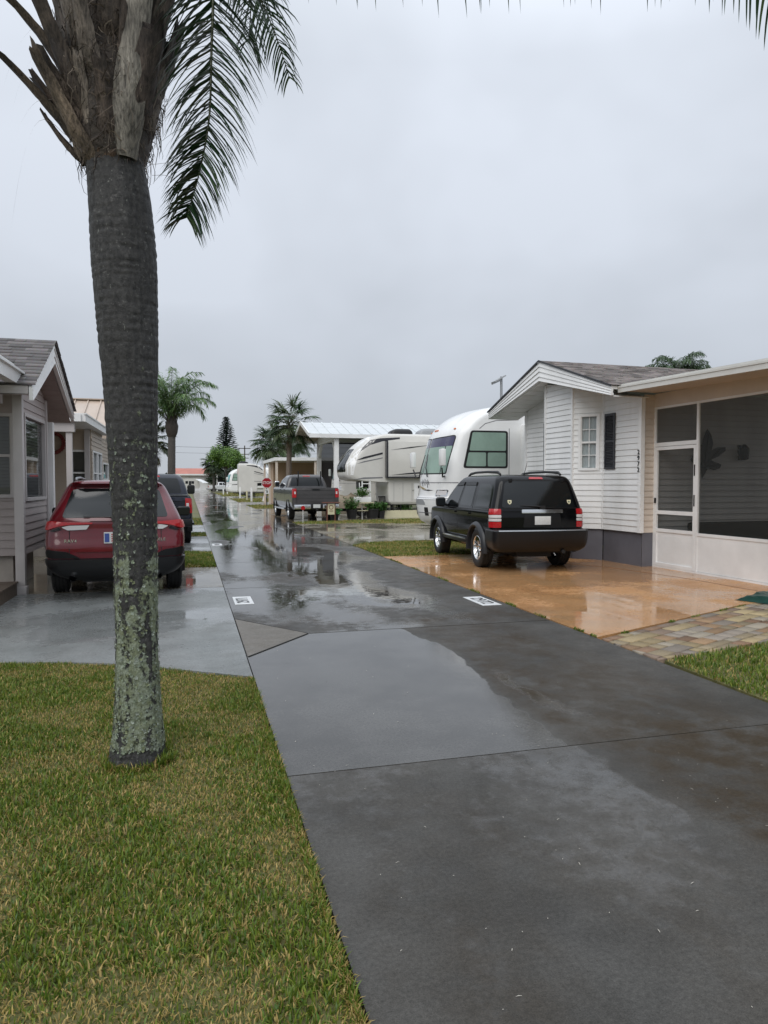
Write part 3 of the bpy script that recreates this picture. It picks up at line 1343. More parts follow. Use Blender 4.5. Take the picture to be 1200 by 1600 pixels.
def grass(poly, n, z0=0., hgt=.05, wid=.0022, seed=1, straw=.45, dens_near=None, edge_over=.015):
    r = np.random.default_rng(seed)
    xs, yy = [p[0] for p in poly], [p[1] for p in poly]
    m = int(n * 2.2)
    x = r.uniform(min(xs), max(xs), m)
    y = r.uniform(min(yy), max(yy), m)
    if dens_near:
        y = min(yy) + (max(yy) - min(yy)) * r.random(m) ** dens_near
    k = in_poly(x, y, poly)
    x, y = x[k][:n], y[k][:n]
    n = len(x)
    pa = value_noise(x * 2.3 + 7, y * 2.3 + 3, seed + 1) * .6 + value_noise(x * 7, y * 7, seed + 2) * .4
    lush = np.clip((pa - .38) * 4, 0, 1)
    h = hgt * (.45 + .75 * r.random(n)) * (.82 + .30 * lush)
    az = r.uniform(0, 2 * PI, n)
    lean = r.beta(1.6, 2.0, n) * 1.35
    isstraw = r.random(n) < np.clip(straw + .38 * (.5 - lush), .05, .95)
    lean = np.where(isstraw, np.minimum(1.45, lean + .35), lean)
    wd = wid * (.6 + .9 * r.random(n)) * (1 + .35 * lush)
    dx, dy = np.cos(az), np.sin(az)
    tw = az + PI / 2 + r.normal(0, .35, n)
    sx_, sy_ = np.cos(tw), np.sin(tw)
    # three levels: base, middle, tip
    l1, l2 = h * .55, h
    m1x, m1z = np.sin(lean * .55) * l1, np.cos(lean * .55) * l1
    m2x = m1x + np.sin(np.minimum(1.7, lean * 1.25)) * (l2 - l1)
    m2z = m1z + np.cos(np.minimum(1.7, lean * 1.25)) * (l2 - l1)
    m1z = np.maximum(m1z, .006)
    m2z = np.maximum(m2z, .004)
    z = np.full(n, z0 - .004)
    Vv = np.empty((n, 5, 3), np.float32)
    for i, (hx, hz, ws) in enumerate(((0, 0, -1), (0, 0, 1), (m1x, m1z, 1), (m1x, m1z, -1), (m2x, m2z, 0))):
        Vv[:, i, 0] = x + dx * hx + sx_ * wd * ws
        Vv[:, i, 1] = y + dy * hx + sy_ * wd * ws
        Vv[:, i, 2] = z + hz
    base = np.arange(n)[:, None] * 5
    q = base + np.array([[0, 1, 2, 3]])
    t = base + np.array([[3, 2, 4]])
    lp = np.concatenate([q, t], 1).ravel()
    st = (np.arange(n)[:, None] * 7 + np.array([[0, 4]])).ravel()
    g1 = np.array([.060, .128, .015])
    g2 = np.array([.185, .225, .030])
    s1 = np.array([.44, .325, .115])
    s2 = np.array([.28, .20, .060])
    u = r.random(n)[:, None]
    cg = g1 * (1 - u) + g2 * u
    cs = s1 * (1 - u) + s2 * u
    c = np.where(isstraw[:, None], cs, cg) * (.75 + .5 * r.random(n))[:, None]
    C = np.ones((n, 5, 4), np.float32)
    C[:, :, :3] = c[:, None, :]
    return Vv.reshape(-1, 3), lp, st, C.reshape(-1, 4)


def lawn(poly, n, name='grass', soil_z=.0, **kw):
    a = poly_sheet('lawn', poly, M['soil'], lambda x, y: (0, 0, 0), z=soil_z, res=.5, thick=.06)
    v, lp, st, c = grass(poly, n, z0=soil_z, **kw)
    o = np_mesh(name, v, lp, st, M['grass'], col=c)
    tag(o, kind='stuff')
    return o


lawn([(.478, -1.0), (.478, 1.5), (.475, 5.86), (.10, 6.11), (-.27, 6.38), (-.71, 6.63), (-1.1, 6.79), (-1.65, 6.92), (-2.7, 7.12), (-2.7, -1.0)],
     360000, hgt=.037, wid=.0020, seed=3, straw=.40, dens_near=1.25)
lawn([(-2.7, -1.0), (-2.7, 7.12), (-5.4, 7.4), (-5.4, -1.0)], 60000, hgt=.038, wid=.003, seed=4, straw=.4)
v, lp, st, c = grass([(.45, -1), (.486, -1), (.486, 5.84), (.45, 5.88)], 9000, z0=0, hgt=.05, wid=.002, seed=16, straw=.4)
tag(np_mesh('grass', v, lp, st, M['grass'], col=c), kind='stuff')
v, lp, st, c = grass([(-.305 + .21 * math.cos(i * PI / 8), 4.28 + .21 * math.sin(i * PI / 8)) for i in range(16)], 2600, z0=0, hgt=.075, wid=.0022, seed=6, straw=.35)
tag(np_mesh('grass', v, lp, st, M['grass'], col=c), kind='stuff')
lawn([(4.09, 1.0), (4.09, 4.45), (4.12, 5.46), (5.59, 5.80), (8.2, 6.45), (8.2, 1.0)], 60000, hgt=.055, wid=.0028, seed=5, straw=.33, soil_z=.004)
lawn([(.475, 14.02), (-1.28, 14.12), (-1.28, 17.15), (.475, 17.15)], 24000, hgt=.06, wid=.004, seed=8, straw=.28)
lawn([(.475, 22.25), (-5.5, 22.25), (-5.5, 23.85), (.475, 23.85)], 14000, hgt=.06, wid=.006, seed=9, straw=.4)
lawn([(.475, 28.45), (-5.5, 28.45), (-5.5, 34), (.475, 34)], 14000, hgt=.06, wid=.008, seed=10, straw=.4)
lawn([(4.09, 15.0), (5.4, 15.0), (9.0, 15.1), (9.0, 18.85), (7.3, 18.95), (5.1, 18.85), (4.09, 18.05)], 42000, hgt=.06, wid=.004, seed=11, straw=.45)
lawn([(4.09, 27.95), (6.0, 28.25), (9.6, 27.05), (13, 27.05), (13, 31.7), (6.6, 30.1), (4.09, 29.35)], 26000, hgt=.06, wid=.006, seed=12, straw=.5)
lawn([(4.09, 46.1), (8.3, 45.1), (12, 45.1), (12, 55), (9, 54.9), (4.09, 53.9)], 14000, hgt=.07, wid=.012, seed=13, straw=.5)
lawn([(4.09, 62.1), (20, 66.1), (20, 78.9), (4.09, 77.9)], 14000, hgt=.08, wid=.02, seed=14, straw=.55)
lawn([(4.09, 92.1), (20, 90.1), (20, 125), (4.09, 125)], 9000, hgt=.09, wid=.03, seed=15, straw=.55)
# small tufts in the joints of the drive edges
tv = [grass([(4.06, a), (4.085, a), (4.085, a + l), (4.06, a + l)], nn, z0=0, hgt=.04, wid=.003, seed=30 + i, straw=.3)
      for i, (a, l, nn) in enumerate([(6.5, .1, 50), (6.75, .2, 90), (7.6, .3, 80), (8.4, .3, 120), (9.6, .4, 120), (10.9, .5, 140), (12.4, .5, 140), (13.5, .9, 200)])]
tv += [grass([(P0 + ud * a).to_tuple(), (P0 + ud * (a + l)).to_tuple(), (P0 + ud * (a + l) + vd * .03).to_tuple(), (P0 + ud * a + vd * .03).to_tuple()], nn, z0=.003, hgt=.035, wid=.003, seed=50 + i, straw=.25)
       for i, (a, l, nn) in enumerate([(.35, .12, 70), (1.3, .12, 70), (1.8, .2, 90), (2.5, .22, 120), (2.9, .3, 150)])]
ov = oc = None
vs, lps, sts, cs = [], [], [], []
no = nl = 0
for v, lp, st, c in tv:
    vs.append(v)
    lps.append(lp + no)
    sts.append(st + nl)
    cs.append(c)
    no += len(v)
    nl += len(lp)
tag(np_mesh('weeds', np.concatenate(vs), np.concatenate(lps), np.concatenate(sts), M['grass'], col=np.concatenate(cs)), kind='stuff')
# ================================================================== palms and trees
def bark_mat(name, dark, light, lichen=False):
    m = bpy.data.materials.new(name)
    m.use_nodes = True
    N, L = nt(m)
    b = N['Principled BSDF']
    tc = N.new('ShaderNodeTexCoord')

    def noi(scale, st, detail=6, rough=.65):
        mp = N.new('ShaderNodeMapping')
        mp.inputs['Scale'].default_value = st
        L.new(tc.outputs['Object'], mp.inputs[0])
        n = N.new('ShaderNodeTexNoise')
        n.inputs['Scale'].default_value = scale
        n.inputs['Detail'].default_value = detail
        n.inputs['Roughness'].default_value = rough
        L.new(mp.outputs[0], n.inputs['Vector'])
        return n.outputs['Fac']

    def ramp(x, a, b_, c=0., d=1.):
        r = N.new('ShaderNodeMapRange')
        for i, q in enumerate((a, b_, c, d)):
            r.inputs[i + 1].default_value = q
        L.new(x, r.inputs[0])
        return r.outputs[0]

    def mix(f, a, c):
        x = N.new('ShaderNodeMix')
        x.data_type = 'RGBA'
        L.new(f, x.inputs[0])
        for i, q in ((6, a), (7, c)):
            if hasattr(q, 'links'):
                L.new(q, x.inputs[i])
            else:
                x.inputs[i].default_value = (*q, 1)
        return x.outputs[2]
    streak = noi(34, (1, 1, .8), 9, .75)
    c = mix(ramp(streak, .38, .72), dark, light)
    c = mix(ramp(noi(14, (1, 1, 1.6), 8, .7), .60, .74, 0, .8), c, tuple(x * 3.2 for x in light))
    c = mix(ramp(noi(60, (1, 1, .6), 4), .64, .72, 0, .75), c, (.27, .28, .25))
    h = streak
    if lichen:
        at = N.new('ShaderNodeAttribute')
        at.attribute_name = 'lichen'
        a2 = N.new('ShaderNodeMath')
        a2.operation = 'ADD'
        n = noi(26, (1, 1, 1), 9, .72)
        s = N.new('ShaderNodeMath')
        s.operation = 'MULTIPLY_ADD'
        L.new(n, s.inputs[0])
        s.inputs[1].default_value = 2.4
        s.inputs[2].default_value = -1.2
        L.new(at.outputs['Fac'], a2.inputs[0])
        L.new(s.outputs[0], a2.inputs[1])
        f = ramp(a2.outputs[0], .46, .60)
        lc = mix(ramp(noi(16, (1, 1, 1)), .4, .6), (.20, .225, .125), (.33, .375, .30))
        lc = mix(ramp(noi(90, (1, 1, 1)), .35, .65), lc, (.12, .14, .085))
        c = mix(f, c, lc)
        hh = N.new('ShaderNodeMath')
        hh.operation = 'MULTIPLY_ADD'
        L.new(f, hh.inputs[0])
        hh.inputs[1].default_value = .9
        L.new(streak, hh.inputs[2])
        h = hh.outputs[0]
    L.new(c, b.inputs['Base Color'])
    b.inputs['Roughness'].default_value = .62
    bp = N.new('ShaderNodeBump')
    bp.inputs['Strength'].default_value = .9
    bp.inputs['Distance'].default_value = .012
    L.new(h, bp.inputs['Height'])
    bp2 = N.new('ShaderNodeBump')
    bp2.inputs['Strength'].default_value = .5
    bp2.inputs['Distance'].default_value = .006
    L.new(noi(110, (1, 1, .6), 5), bp2.inputs['Height'])
    L.new(bp.outputs[0], bp2.inputs['Normal'])
    L.new(bp2.outputs[0], b.inputs['Normal'])
    return m


M['bark_lichen'] = bark_mat('palm_bark_lichen', (.010, .0098, .010), (.072, .070, .068), True)
M['bark'] = bark_mat('palm_bark', (.05, .045, .042), (.13, .115, .10))
M['bark_dark'] = bark_mat('palm_bark_dark', (.03, .024, .02), (.085, .065, .05))
M['bark_tan'] = bark_mat('palm_bark_tan', (.10, .075, .058), (.26, .21, .17))
M['leaf'] = attr_mat('palm_leaf', rough=.38, trans=.22)
M['boot'] = attr_mat('palm_leaf_base', rough=.65, streak=(75, 75, 9))
M['fibre'] = attr_mat('palm_fibre', rough=.75)

# ---- foreground palm -------------------------------------------------
PY = 4.28
prof = [(-.02, .166, -.305), (.03, .158, -.304), (.10, .147, -.302), (.22, .134, -.300), (.36, .126, -.300), (.72, .117, -.302), (1.26, .119, -.302), (1.62, .131, -.307),
        (2.15, .148, -.315), (2.5, .165, -.328), (2.85, .175, -.340), (3.2, .166, -.360), (3.37, .157, -.376), (3.6, .15, -.385), (4.6, .12, -.40), (5.2, .05, -.41)]
fr = pchip([p[0] for p in prof], [p[1] for p in prof])
fx = pchip([p[0] for p in prof], [p[2] for p in prof])
palm = thing('queen_palm', 'tall foreground palm with lichen on its trunk, standing in the near lawn', 'palm tree', (-.305, PY, 0))
NA, NZ = 120, 420
vs, lich = [], []
rings = []
z = .06
rr_ = random.Random(2)
while z < 3.4:
    rings.append((z, rr_.uniform(.5, 1.2), rr_.uniform(-.012, .012), rr_.uniform(0, 6)))
    z += rr_.uniform(.03, .085)
for j in range(NZ + 1):
    z = -.02 + 3.62 * j / NZ
    r0, x0 = fr(z), fx(z)
    for i in range(NA):
        t = 2 * PI * i / NA
        ca, sa = math.cos(t), math.sin(t)
        d = 0
        for (rz_, am_, tl, ph) in rings:
            q = (z - rz_ - tl * math.cos(t + ph)) / .011
            if -3 < q < 4:
                d += am_ * max(0, .55 + 1.2 * noise.noise((ca * 2.2, sa * 2.2, rz_ * 9))) * (-.0046 * math.exp(-q * q) + .0016 * math.exp(-(q - 1.6) ** 2))
        fis = noise.noise((ca * 9, sa * 9, z * 1.6))
        d += -.006 * max(0, fis) - .005 * max(0, noise.noise((ca * 16, sa * 16, z * 5)))
        d += .006 * noise.noise((ca * 2, sa * 2, z * 2.2)) + .003 * noise.noise((ca * 20, sa * 20, z * 14))
        if z < .16:
            d += .012 * noise.noise((ca * 3.3, sa * 3.3, z * 8)) + .012 * (1 - z / .16) * (noise.noise((ca * 9, sa * 9, 3)))
        # lichen density: heavy below 1 m, patchy to 1.7 m, specks higher
        base = .70 - .36 * sstep(.55, 1.15, z) - .22 * sstep(1.5, 2.3, z) - .35 * sstep(2.1, 2.9, z) - .9 * sstep(.13, .02, z)
        band = .28 * sstep(.05, 0, abs(z - 1.14)) + .2 * sstep(.04, 0, abs(z - 1.0)) + .16 * sstep(.04, 0, abs(z - .86)) + .22 * sstep(.03, 0, abs(z - 2.02)) + .1 * sstep(.04, 0, abs(z - 1.62))
        pat = noise.fractal((ca * 1.5 + 4, sa * 1.5, z * 2.4), 1, 2, 4) * .55 + .35 * noise.noise((ca * 4, sa * 4, z * 9))
        hi = sstep(1.0, 1.45, z)
        lv_ = base + band * (1 - .5 * hi) + pat * (1 - .72 * hi) + hi * (.30 * noise.noise((ca * 11, sa * 11, z * 30)) - .02)
        if z < .5:
            lv_ -= .5 * sstep(.35, .05, abs(((t + PI / 2 + .5) % (2 * PI)) - PI + .4) / 3) * sstep(.5, .3, z) * 0
        lich.append(lv_)
        if lv_ > .5:
            d += .004 * min(1, lv_ - .5) * (1 + noise.noise((ca * 30, sa * 30, z * 60)))
        vs.append((x0 + .305 + (r0 + d) * ca, (r0 + d) * sa, z))
lp = []
for j in range(NZ):
    for i in range(NA):
        lp += [j * NA + i, j * NA + (i + 1) % NA, (j + 1) * NA + (i + 1) % NA, (j + 1) * NA + i]
np_mesh('trunk', vs, lp, list(range(0, len(lp), 4)), M['bark_lichen'], palm, smooth=True, attrs={'lichen': lich})

# crusts of leafy lichen standing off the bark
M['lichen'] = attr_mat('lichen_flake', rough=.7, bump=.6, bscale=150)
fl = Leaves()
rr_ = random.Random(5)
cnt = 0
while cnt < 1500:
    z = .10 + 1.75 * rr_.random() ** 1.7
    t = rr_.random() * 2 * PI
    j = int((z + .02) / 3.62 * NZ)
    i = int(t / (2 * PI) * NA) % NA
    if lich[j * NA + i] < .22 + .35 * rr_.random():
        continue
    cnt += 1
    r0, x0 = fr(z), fx(z)
    n = V((math.cos(t), math.sin(t), 0))
    s_ = V((-math.sin(t), math.cos(t), 0))
    p = V((x0 + .305, 0, z)) + n * (r0 + .003)
    c0 = rr_.choice([(.30, .35, .28), (.25, .30, .21), (.24, .27, .15), (.34, .38, .32)])
    c0 = jit(c0, rr_, .6, 1.1)
    sz = rr_.uniform(.004, .010)
    for k in range(rr_.randint(3, 6)):
        a = rr_.random() * 2 * PI
        d = (s_ * math.cos(a) + V((0, 0, 1)) * math.sin(a))
        w_ = n.cross(d)
        q = p + d * sz * .2
        fl.strip([q, q + d * sz * .6 + n * sz * .3 * rr_.random(), q + d * sz + n * sz * (.1 + .5 * rr_.random())], [sz * .35, sz * .45, 0], w_, c0)
fl.build('lichen', M['lichen'], palm)

# old leaf bases: curved, flattened, broken-ended
PC = V((-.08, 0, 0))


def boot(mb_v, az, z0, l, lean0, lean1, w0, w1, th=.03, col=(.16, .13, .105), ragged=.0, twist=0, seed=0, r0=.13):
    rn = random.Random(seed)
    az = R(az)
    out = V((math.cos(az), math.sin(az), 0))
    tan = V((-math.sin(az), math.cos(az), 0))
    n = 12
    p = PC + out * r0 + V((0, 0, z0))
    secs = []
    for i in range(n + 1):
        k = i / n
        le = R(lean0 + (lean1 - lean0) * k)
        d = (V((0, 0, 1)) * math.cos(le) + out * math.sin(le) + tan * twist * k).normalized()
        wv = w0 + (w1 - w0) * k ** .6
        tt = th * (1 - .55 * k)
        wv *= min(1, .45 + .25 * i)
        tt *= min(1, .3 + .25 * i)
        nn = tan.cross(d).normalized()
        if nn.dot(out) < 0:
            nn = -nn
        tk = tan
        sec = []
        for a_, b_ in ((-1, -.15), (-.6, .55), (-.15, .8), (.25, .75), (.65, .5), (1, -.15), (.55, -.6), (0, -.35), (-.55, -.6)):
            jx = 1 + .10 * rn.uniform(-1, 1)
            sec.append(p + tk * (a_ * wv * jx) + nn * (b_ * tt * (1 + .25 * rn.uniform(-1, 1))) + d * (ragged * rn.uniform(-1, 1) * (1 if i == n else 0)))
        secs.append(sec)
        p = p + d * (l / n)
    o = len(mb_v['v'])
    k = len(secs[0])
    for i, s_ in enumerate(secs):
        for q in s_:
            mb_v['v'].append(tuple(q))
            sh = .65 + .5 * noise.noise(q * 9) + .35 * noise.noise(V((q.x * 40, q.y * 40, q.z * 5)))
            tip = 1 - .45 * (i / n > .85) * (ragged > .03)
            mb_v['c'].append(tuple(max(.008, c * sh * tip) for c in col) + (1,))
    for i in range(n):
        for j in range(k):
            mb_v['f'].append((o + i * k + j, o + i * k + (j + 1) % k, o + (i + 1) * k + (j + 1) % k, o + (i + 1) * k + j))
    c_ = len(mb_v['v'])
    mb_v['v'].append(tuple(sum((V(q) for q in secs[-1]), V()) / k))
    mb_v['c'].append((*[c * .5 for c in col], 1))
    for j in range(k):
        mb_v['f'].append((o + n * k + j, o + n * k + (j + 1) % k, c_))


def build_boots(name, rows, parent):
    for r_ in rows:
        d = dict(v=[], c=[], f=[])
        boot(d, **r_)
        lp, st, k = [], [], 0
        for f in d['f']:
            st.append(k)
            lp += f
            k += len(f)
        o = np_mesh(name, d['v'], lp, st, M['boot'], parent, col=d['c'], smooth=True)
        o.data.set_sharp_from_angle(angle=R(55))


tan_, pale, dk = (.22, .17, .13), (.36, .33, .285), (.11, .083, .066)
rows = [
    dict(az=-178, z0=3.36, l=.48, lean0=32, lean1=38, w0=.12, w1=.07, th=.05, col=(.15, .115, .09), ragged=.09, seed=31, r0=.10),
    dict(az=-160, z0=3.42, l=.46, lean0=24, lean1=36, w0=.12, w1=.07, th=.05, col=(.19, .15, .12), ragged=.10, seed=32, r0=.12),
    dict(az=-150, z0=3.55, l=.60, lean0=22, lean1=30, w0=.12, w1=.06, th=.05, col=(.11, .085, .068), ragged=.08, seed=33, r0=.14),
    dict(az=165, z0=3.50, l=.45, lean0=26, lean1=36, w0=.11, w1=.05, th=.05, col=dk, ragged=.08, seed=34, r0=.12),
    dict(az=-12, z0=3.42, l=.48, lean0=24, lean1=6, w0=.12, w1=.08, th=.06, col=(.10, .075, .065), ragged=.07, seed=35, r0=.12),
    dict(az=-22, z0=3.62, l=.42, lean0=26, lean1=12, w0=.11, w1=.07, th=.05, col=(.085, .062, .055), ragged=.07, seed=36, r0=.15),
    dict(az=-48, z0=3.50, l=.55, lean0=22, lean1=20, w0=.11, w1=.07, th=.06, col=(.13, .10, .085), ragged=.08, seed=41, r0=.16),
    dict(az=-5, z0=3.66, l=.50, lean0=30, lean1=14, w0=.12, w1=.08, th=.06, col=(.12, .095, .08), ragged=.08, seed=42, r0=.16),
    dict(az=-28, z0=3.85, l=.5, lean0=26, lean1=18, w0=.11, w1=.06, th=.05, col=(.17, .135, .11), ragged=.07, seed=43, r0=.18),
    # big pale petiole in front, rising to the right
    dict(az=-62, z0=3.36, l=1.3, lean0=9, lean1=17, w0=.125, w1=.052, th=.085, col=pale, twist=.10, r0=.165, seed=1),
    dict(az=-95, z0=3.34, l=.30, lean0=4, lean1=12, w0=.10, w1=.07, th=.03, col=(.15, .095, .06), ragged=.03, seed=2, r0=.14),
    dict(az=-112, z0=3.42, l=.34, lean0=5, lean1=10, w0=.05, w1=.03, th=.03, col=tan_, ragged=.03, seed=3, r0=.155),
    dict(az=-128, z0=3.40, l=.45, lean0=14, lean1=14, w0=.05, w1=.035, th=.03, col=(.26, .22, .18), ragged=.03, seed=4, r0=.15),
    dict(az=-150, z0=3.30, l=.62, lean0=30, lean1=34, w0=.10, w1=.045, th=.04, col=tan_, ragged=.05, seed=5, r0=.10),
    dict(az=-172, z0=3.34, l=.68, lean0=36, lean1=50, w0=.09, w1=.04, th=.035, col=(.13, .098, .075), ragged=.08, seed=6, r0=.09),
    dict(az=172, z0=3.34, l=.38, lean0=48, lean1=32, w0=.05, w1=.012, th=.03, col=dk, ragged=.04, seed=7, r0=.12),
    dict(az=-165, z0=3.55, l=.85, lean0=18, lean1=62, w0=.08, w1=.03, th=.035, col=(.15, .115, .09), ragged=.02, seed=8, r0=.13),
    dict(az=-140, z0=3.66, l=.75, lean0=12, lean1=24, w0=.085, w1=.045, th=.04, col=(.25, .215, .18), ragged=.02, seed=9, r0=.15),
    dict(az=-118, z0=3.72, l=.62, lean0=8, lean1=14, w0=.075, w1=.045, th=.04, col=(.21, .17, .14), ragged=.02, seed=10, r0=.16),
    dict(az=-155, z0=3.85, l=.8, lean0=16, lean1=30, w0=.07, w1=.035, th=.035, col=(.13, .11, .095), ragged=.02, seed=11, r0=.14),
    dict(az=-30, z0=3.32, l=.36, lean0=22, lean1=10, w0=.09, w1=.06, th=.04, col=(.12, .085, .072), ragged=.03, seed=12, r0=.10),
    dict(az=-15, z0=3.46, l=.42, lean0=20, lean1=14, w0=.08, w1=.05, th=.04, col=dk, ragged=.04, seed=13, r0=.12),
    dict(az=5, z0=3.55, l=.5, lean0=20, lean1=16, w0=.08, w1=.05, th=.04, col=(.11, .085, .07), ragged=.03, seed=14, r0=.12),
    dict(az=-40, z0=3.75, l=.9, lean0=9, lean1=20, w0=.08, w1=.045, th=.04, col=(.15, .125, .10), ragged=.0, seed=15, r0=.15),
    dict(az=40, z0=3.40, l=.6, lean0=20, lean1=24, w0=.09, w1=.05, th=.04, col=tan_, ragged=.04, seed=16, r0=.12),
    dict(az=75, z0=3.38, l=.7, lean0=18, lean1=26, w0=.09, w1=.05, th=.04, col=dk, ragged=.04, seed=17, r0=.12),
    dict(az=110, z0=3.36, l=.6, lean0=22, lean1=30, w0=.09, w1=.05, th=.04, col=tan_, ragged=.05, seed=18, r0=.12),
    dict(az=145, z0=3.38, l=.7, lean0=25, lean1=40, w0=.09, w1=.04, th=.04, col=dk, ragged=.05, seed=19, r0=.12),
    dict(az=160, z0=3.7, l=.8, lean0=16, lean1=45, w0=.08, w1=.035, th=.035, col=dk, ragged=.03, seed=20, r0=.13),
    dict(az=-85, z0=3.95, l=.8, lean0=5, lean1=16, w0=.09, w1=.05, th=.04, col=dk, ragged=.0, seed=21, r0=.15),
    dict(az=-135, z0=4.1, l=.8, lean0=8, lean1=25, w0=.07, w1=.04, th=.04, col=(.14, .12, .10), ragged=.0, seed=22, r0=.15),
]
rn = random.Random(88)
for i in range(26):
    az = -180 + 360 * ((i * .618) % 1)
    z0 = 3.36 + .95 * (i / 26)
    out_ = abs(((az + 200) % 360) - 180) / 180
    rows.append(dict(az=az, z0=z0, l=rn.uniform(.28, .6), lean0=rn.uniform(10, 20), lean1=rn.uniform(8, 24), w0=rn.uniform(.07, .12), w1=rn.uniform(.03, .06), th=.04,
                     col=rn.choice([tan_, dk, (.12, .09, .07), (.22, .185, .155), (.09, .07, .055)]), ragged=rn.uniform(.02, .06), twist=rn.uniform(-.15, .15), seed=100 + i, r0=.165 + .03 * sstep(3.4, 3.6, z0)))
build_boots('leaf_base', rows, palm)
# heart of the crown and loose fibre
hb = MB()
hb.lathe([(3.35, .150), (3.45, .185), (3.6, .215), (3.9, .225), (4.3, .20), (4.8, .14), (5.2, .04)], n=30, o=(-.08, 0, 0))
hm = hb.build('crown_heart', M['bark_dark'], palm)
fb = Leaves()
rr_ = random.Random(9)
for i in range(3600):
    az = rr_.uniform(-PI, PI)
    z = rr_.uniform(3.36, 4.6)
    r0 = .15 + .09 * sstep(3.4, 3.75, z) + rr_.uniform(-.02, .04)
    out = V((math.cos(az), math.sin(az), 0))
    p = PC + out * r0 + V((0, 0, z))
    d = (V((rr_.gauss(0, .5), rr_.gauss(0, .5), rr_.gauss(.2, 1)))).normalized()
    pts = [p]
    ln = rr_.uniform(.05, .22)
    for k in range(5):
        d = (d + V((rr_.gauss(0, .35), rr_.gauss(0, .35), rr_.gauss(-.1, .3)))).normalized()
        q = pts[-1] + d * ln / 5
        rad = V((q.x - PC.x, q.y, 0))
        if rad.length > r0 + .03:
            q -= rad.normalized() * (rad.length - r0 - .02)
        pts.append(q)
    c = rr_.choice([(.06, .045, .035), (.10, .075, .055), (.22, .18, .14), (.04, .03, .025)])
    fb.strip(pts, [rr_.uniform(.001, .003)] * 5 + [0], d.orthogonal().normalized(), c)
# long loose strings on the left
for (az, z, dx, dz, cv) in ((-170, 3.45, -.32, -.5, .30), (-165, 3.62, -.30, -.22, .1), (-175, 3.9, -.30, -.3, .1), (-160, 4.0, -.35, -.35, .1), (-20, 3.36, .14, .03, .02), (0, 3.33, .13, -.02, .02)):
    out = V((math.cos(R(az)), math.sin(R(az)), 0))
    p = PC + out * .2 + V((0, 0, z))
    pts = []
    for k in range(13):
        u = k / 12
        pts.append(p + V((dx * u ** .7, -.02, cv * math.sin(PI * u) * .55 + dz * u ** 2.2)))
    fb.strip(pts, [.0025] * 12 + [0], (0, .7, .7), (.16, .14, .12))
fb.build('fibre', M['fibre'], palm)


def leaflet(L_, p, d, ln, w_, grav, col, rn, n=5, stiff=0.):
    pts = [p]
    wd = []
    for k in range(n):
        d = (d + V((0, 0, -grav * (k + 1) / n * (1 - stiff)))).normalized()
        pts.append(pts[-1] + d * (ln / n))
        wd.append(w_ * (.55 + .45 * min(1, (k + .6) * 1.2)) * (1 - .75 * (k / n) ** 2))
    h = d.cross(V((0, 0, 1)))
    if h.length < .05:
        h = V((rn.uniform(-1, 1), rn.uniform(-1, 1), 0))
    h = (h.normalized() + V((0, 0, rn.uniform(-.6, .6)))).normalized()
    L_.strip(pts, wd, h, col)


def rachis_path(p0, az, el0, el1, ln, n=22, side=0., pw=1.15):
    p = V(p0)
    pts = [p.copy()]
    for i in range(n):
        k = (i + .5) / n
        el = R(el0 + (el1 - el0) * k ** pw)
        a = az + side * k
        p = p + V((math.cos(el) * math.cos(a), math.cos(el) * math.sin(a), math.sin(el))) * (ln / n)
        pts.append(p.copy())
    return pts


def interp(pts, t):
    x = t * (len(pts) - 1)
    i = min(int(x), len(pts) - 2)
    return pts[i].lerp(pts[i + 1], x - i), (pts[i + 1] - pts[i]).normalized()


def pinnate(L_, pts, nleaf, ll, lw, cols, rn, r0=.02, grav=.5, t0=.2, planes=(-.25, .35), fwd=.75, rcol=(.09, .12, .05), sect=6, segs=5, lift=0., stiff=0., sref=None):
    n = len(pts)
    L_.tube(pts, [max(.0025, r0 * (1 - .86 * (i / (n - 1)) ** .8)) for i in range(n)], rcol, n=sect)
    for i in range(nleaf):
        t = t0 + (1 - t0) * (i + rn.random() * .6) / nleaf
        p, d = interp(pts, min(.999, t))
        up = V((0, 0, 1))
        s = d.cross(up) if sref is None else (V(sref) - d * d.dot(V(sref)))
        if s.length < .15:
            s = V((math.sin(i), math.cos(i), 0)).cross(d)
        s.normalize()
        nrm = s.cross(d).normalized()
        env = (min(1, .55 + 1.8 * (t - t0)) if t < .5 else 1) * (1 - .62 * max(0, (t - .45) / .55) ** 1.6)
        for sg in (-1, 1):
            dd = (s * sg + d * (fwd + .5 * t) * rn.uniform(.8, 1.2) + nrm * (rn.choice(planes) + rn.uniform(-.12, .12) + lift)).normalized()
            col = rn.choice(cols)
            col = jit(col, rn, .7, 1.25)
            leaflet(L_, p, dd, ll * env * rn.uniform(.85, 1.12), lw * rn.uniform(.75, 1.15), grav * rn.uniform(.7, 1.3), col, rn, n=segs, stiff=stiff)


rn = random.Random(21)
GD = [(.028, .066, .026), (.038, .080, .030), (.020, .048, .022), (.058, .095, .036)]  # dark greens, backlit shade put into the leaf colour
# the drooping frond right of the trunk: it rises out of the crown, arches over and hangs
pts_key = [(-.33, PY - .05, 4.30), (-.22, PY - .08, 4.85), (-.05, PY - .12, 5.12), (.09, PY - .16, 5.05), (.15, PY - .18, 4.75), (.155, PY - .19, 4.35),
           (.14, PY - .2, 3.95), (.125, PY - .2, 3.6), (.07, PY - .2, 3.3), (.0, PY - .2, 3.05)]


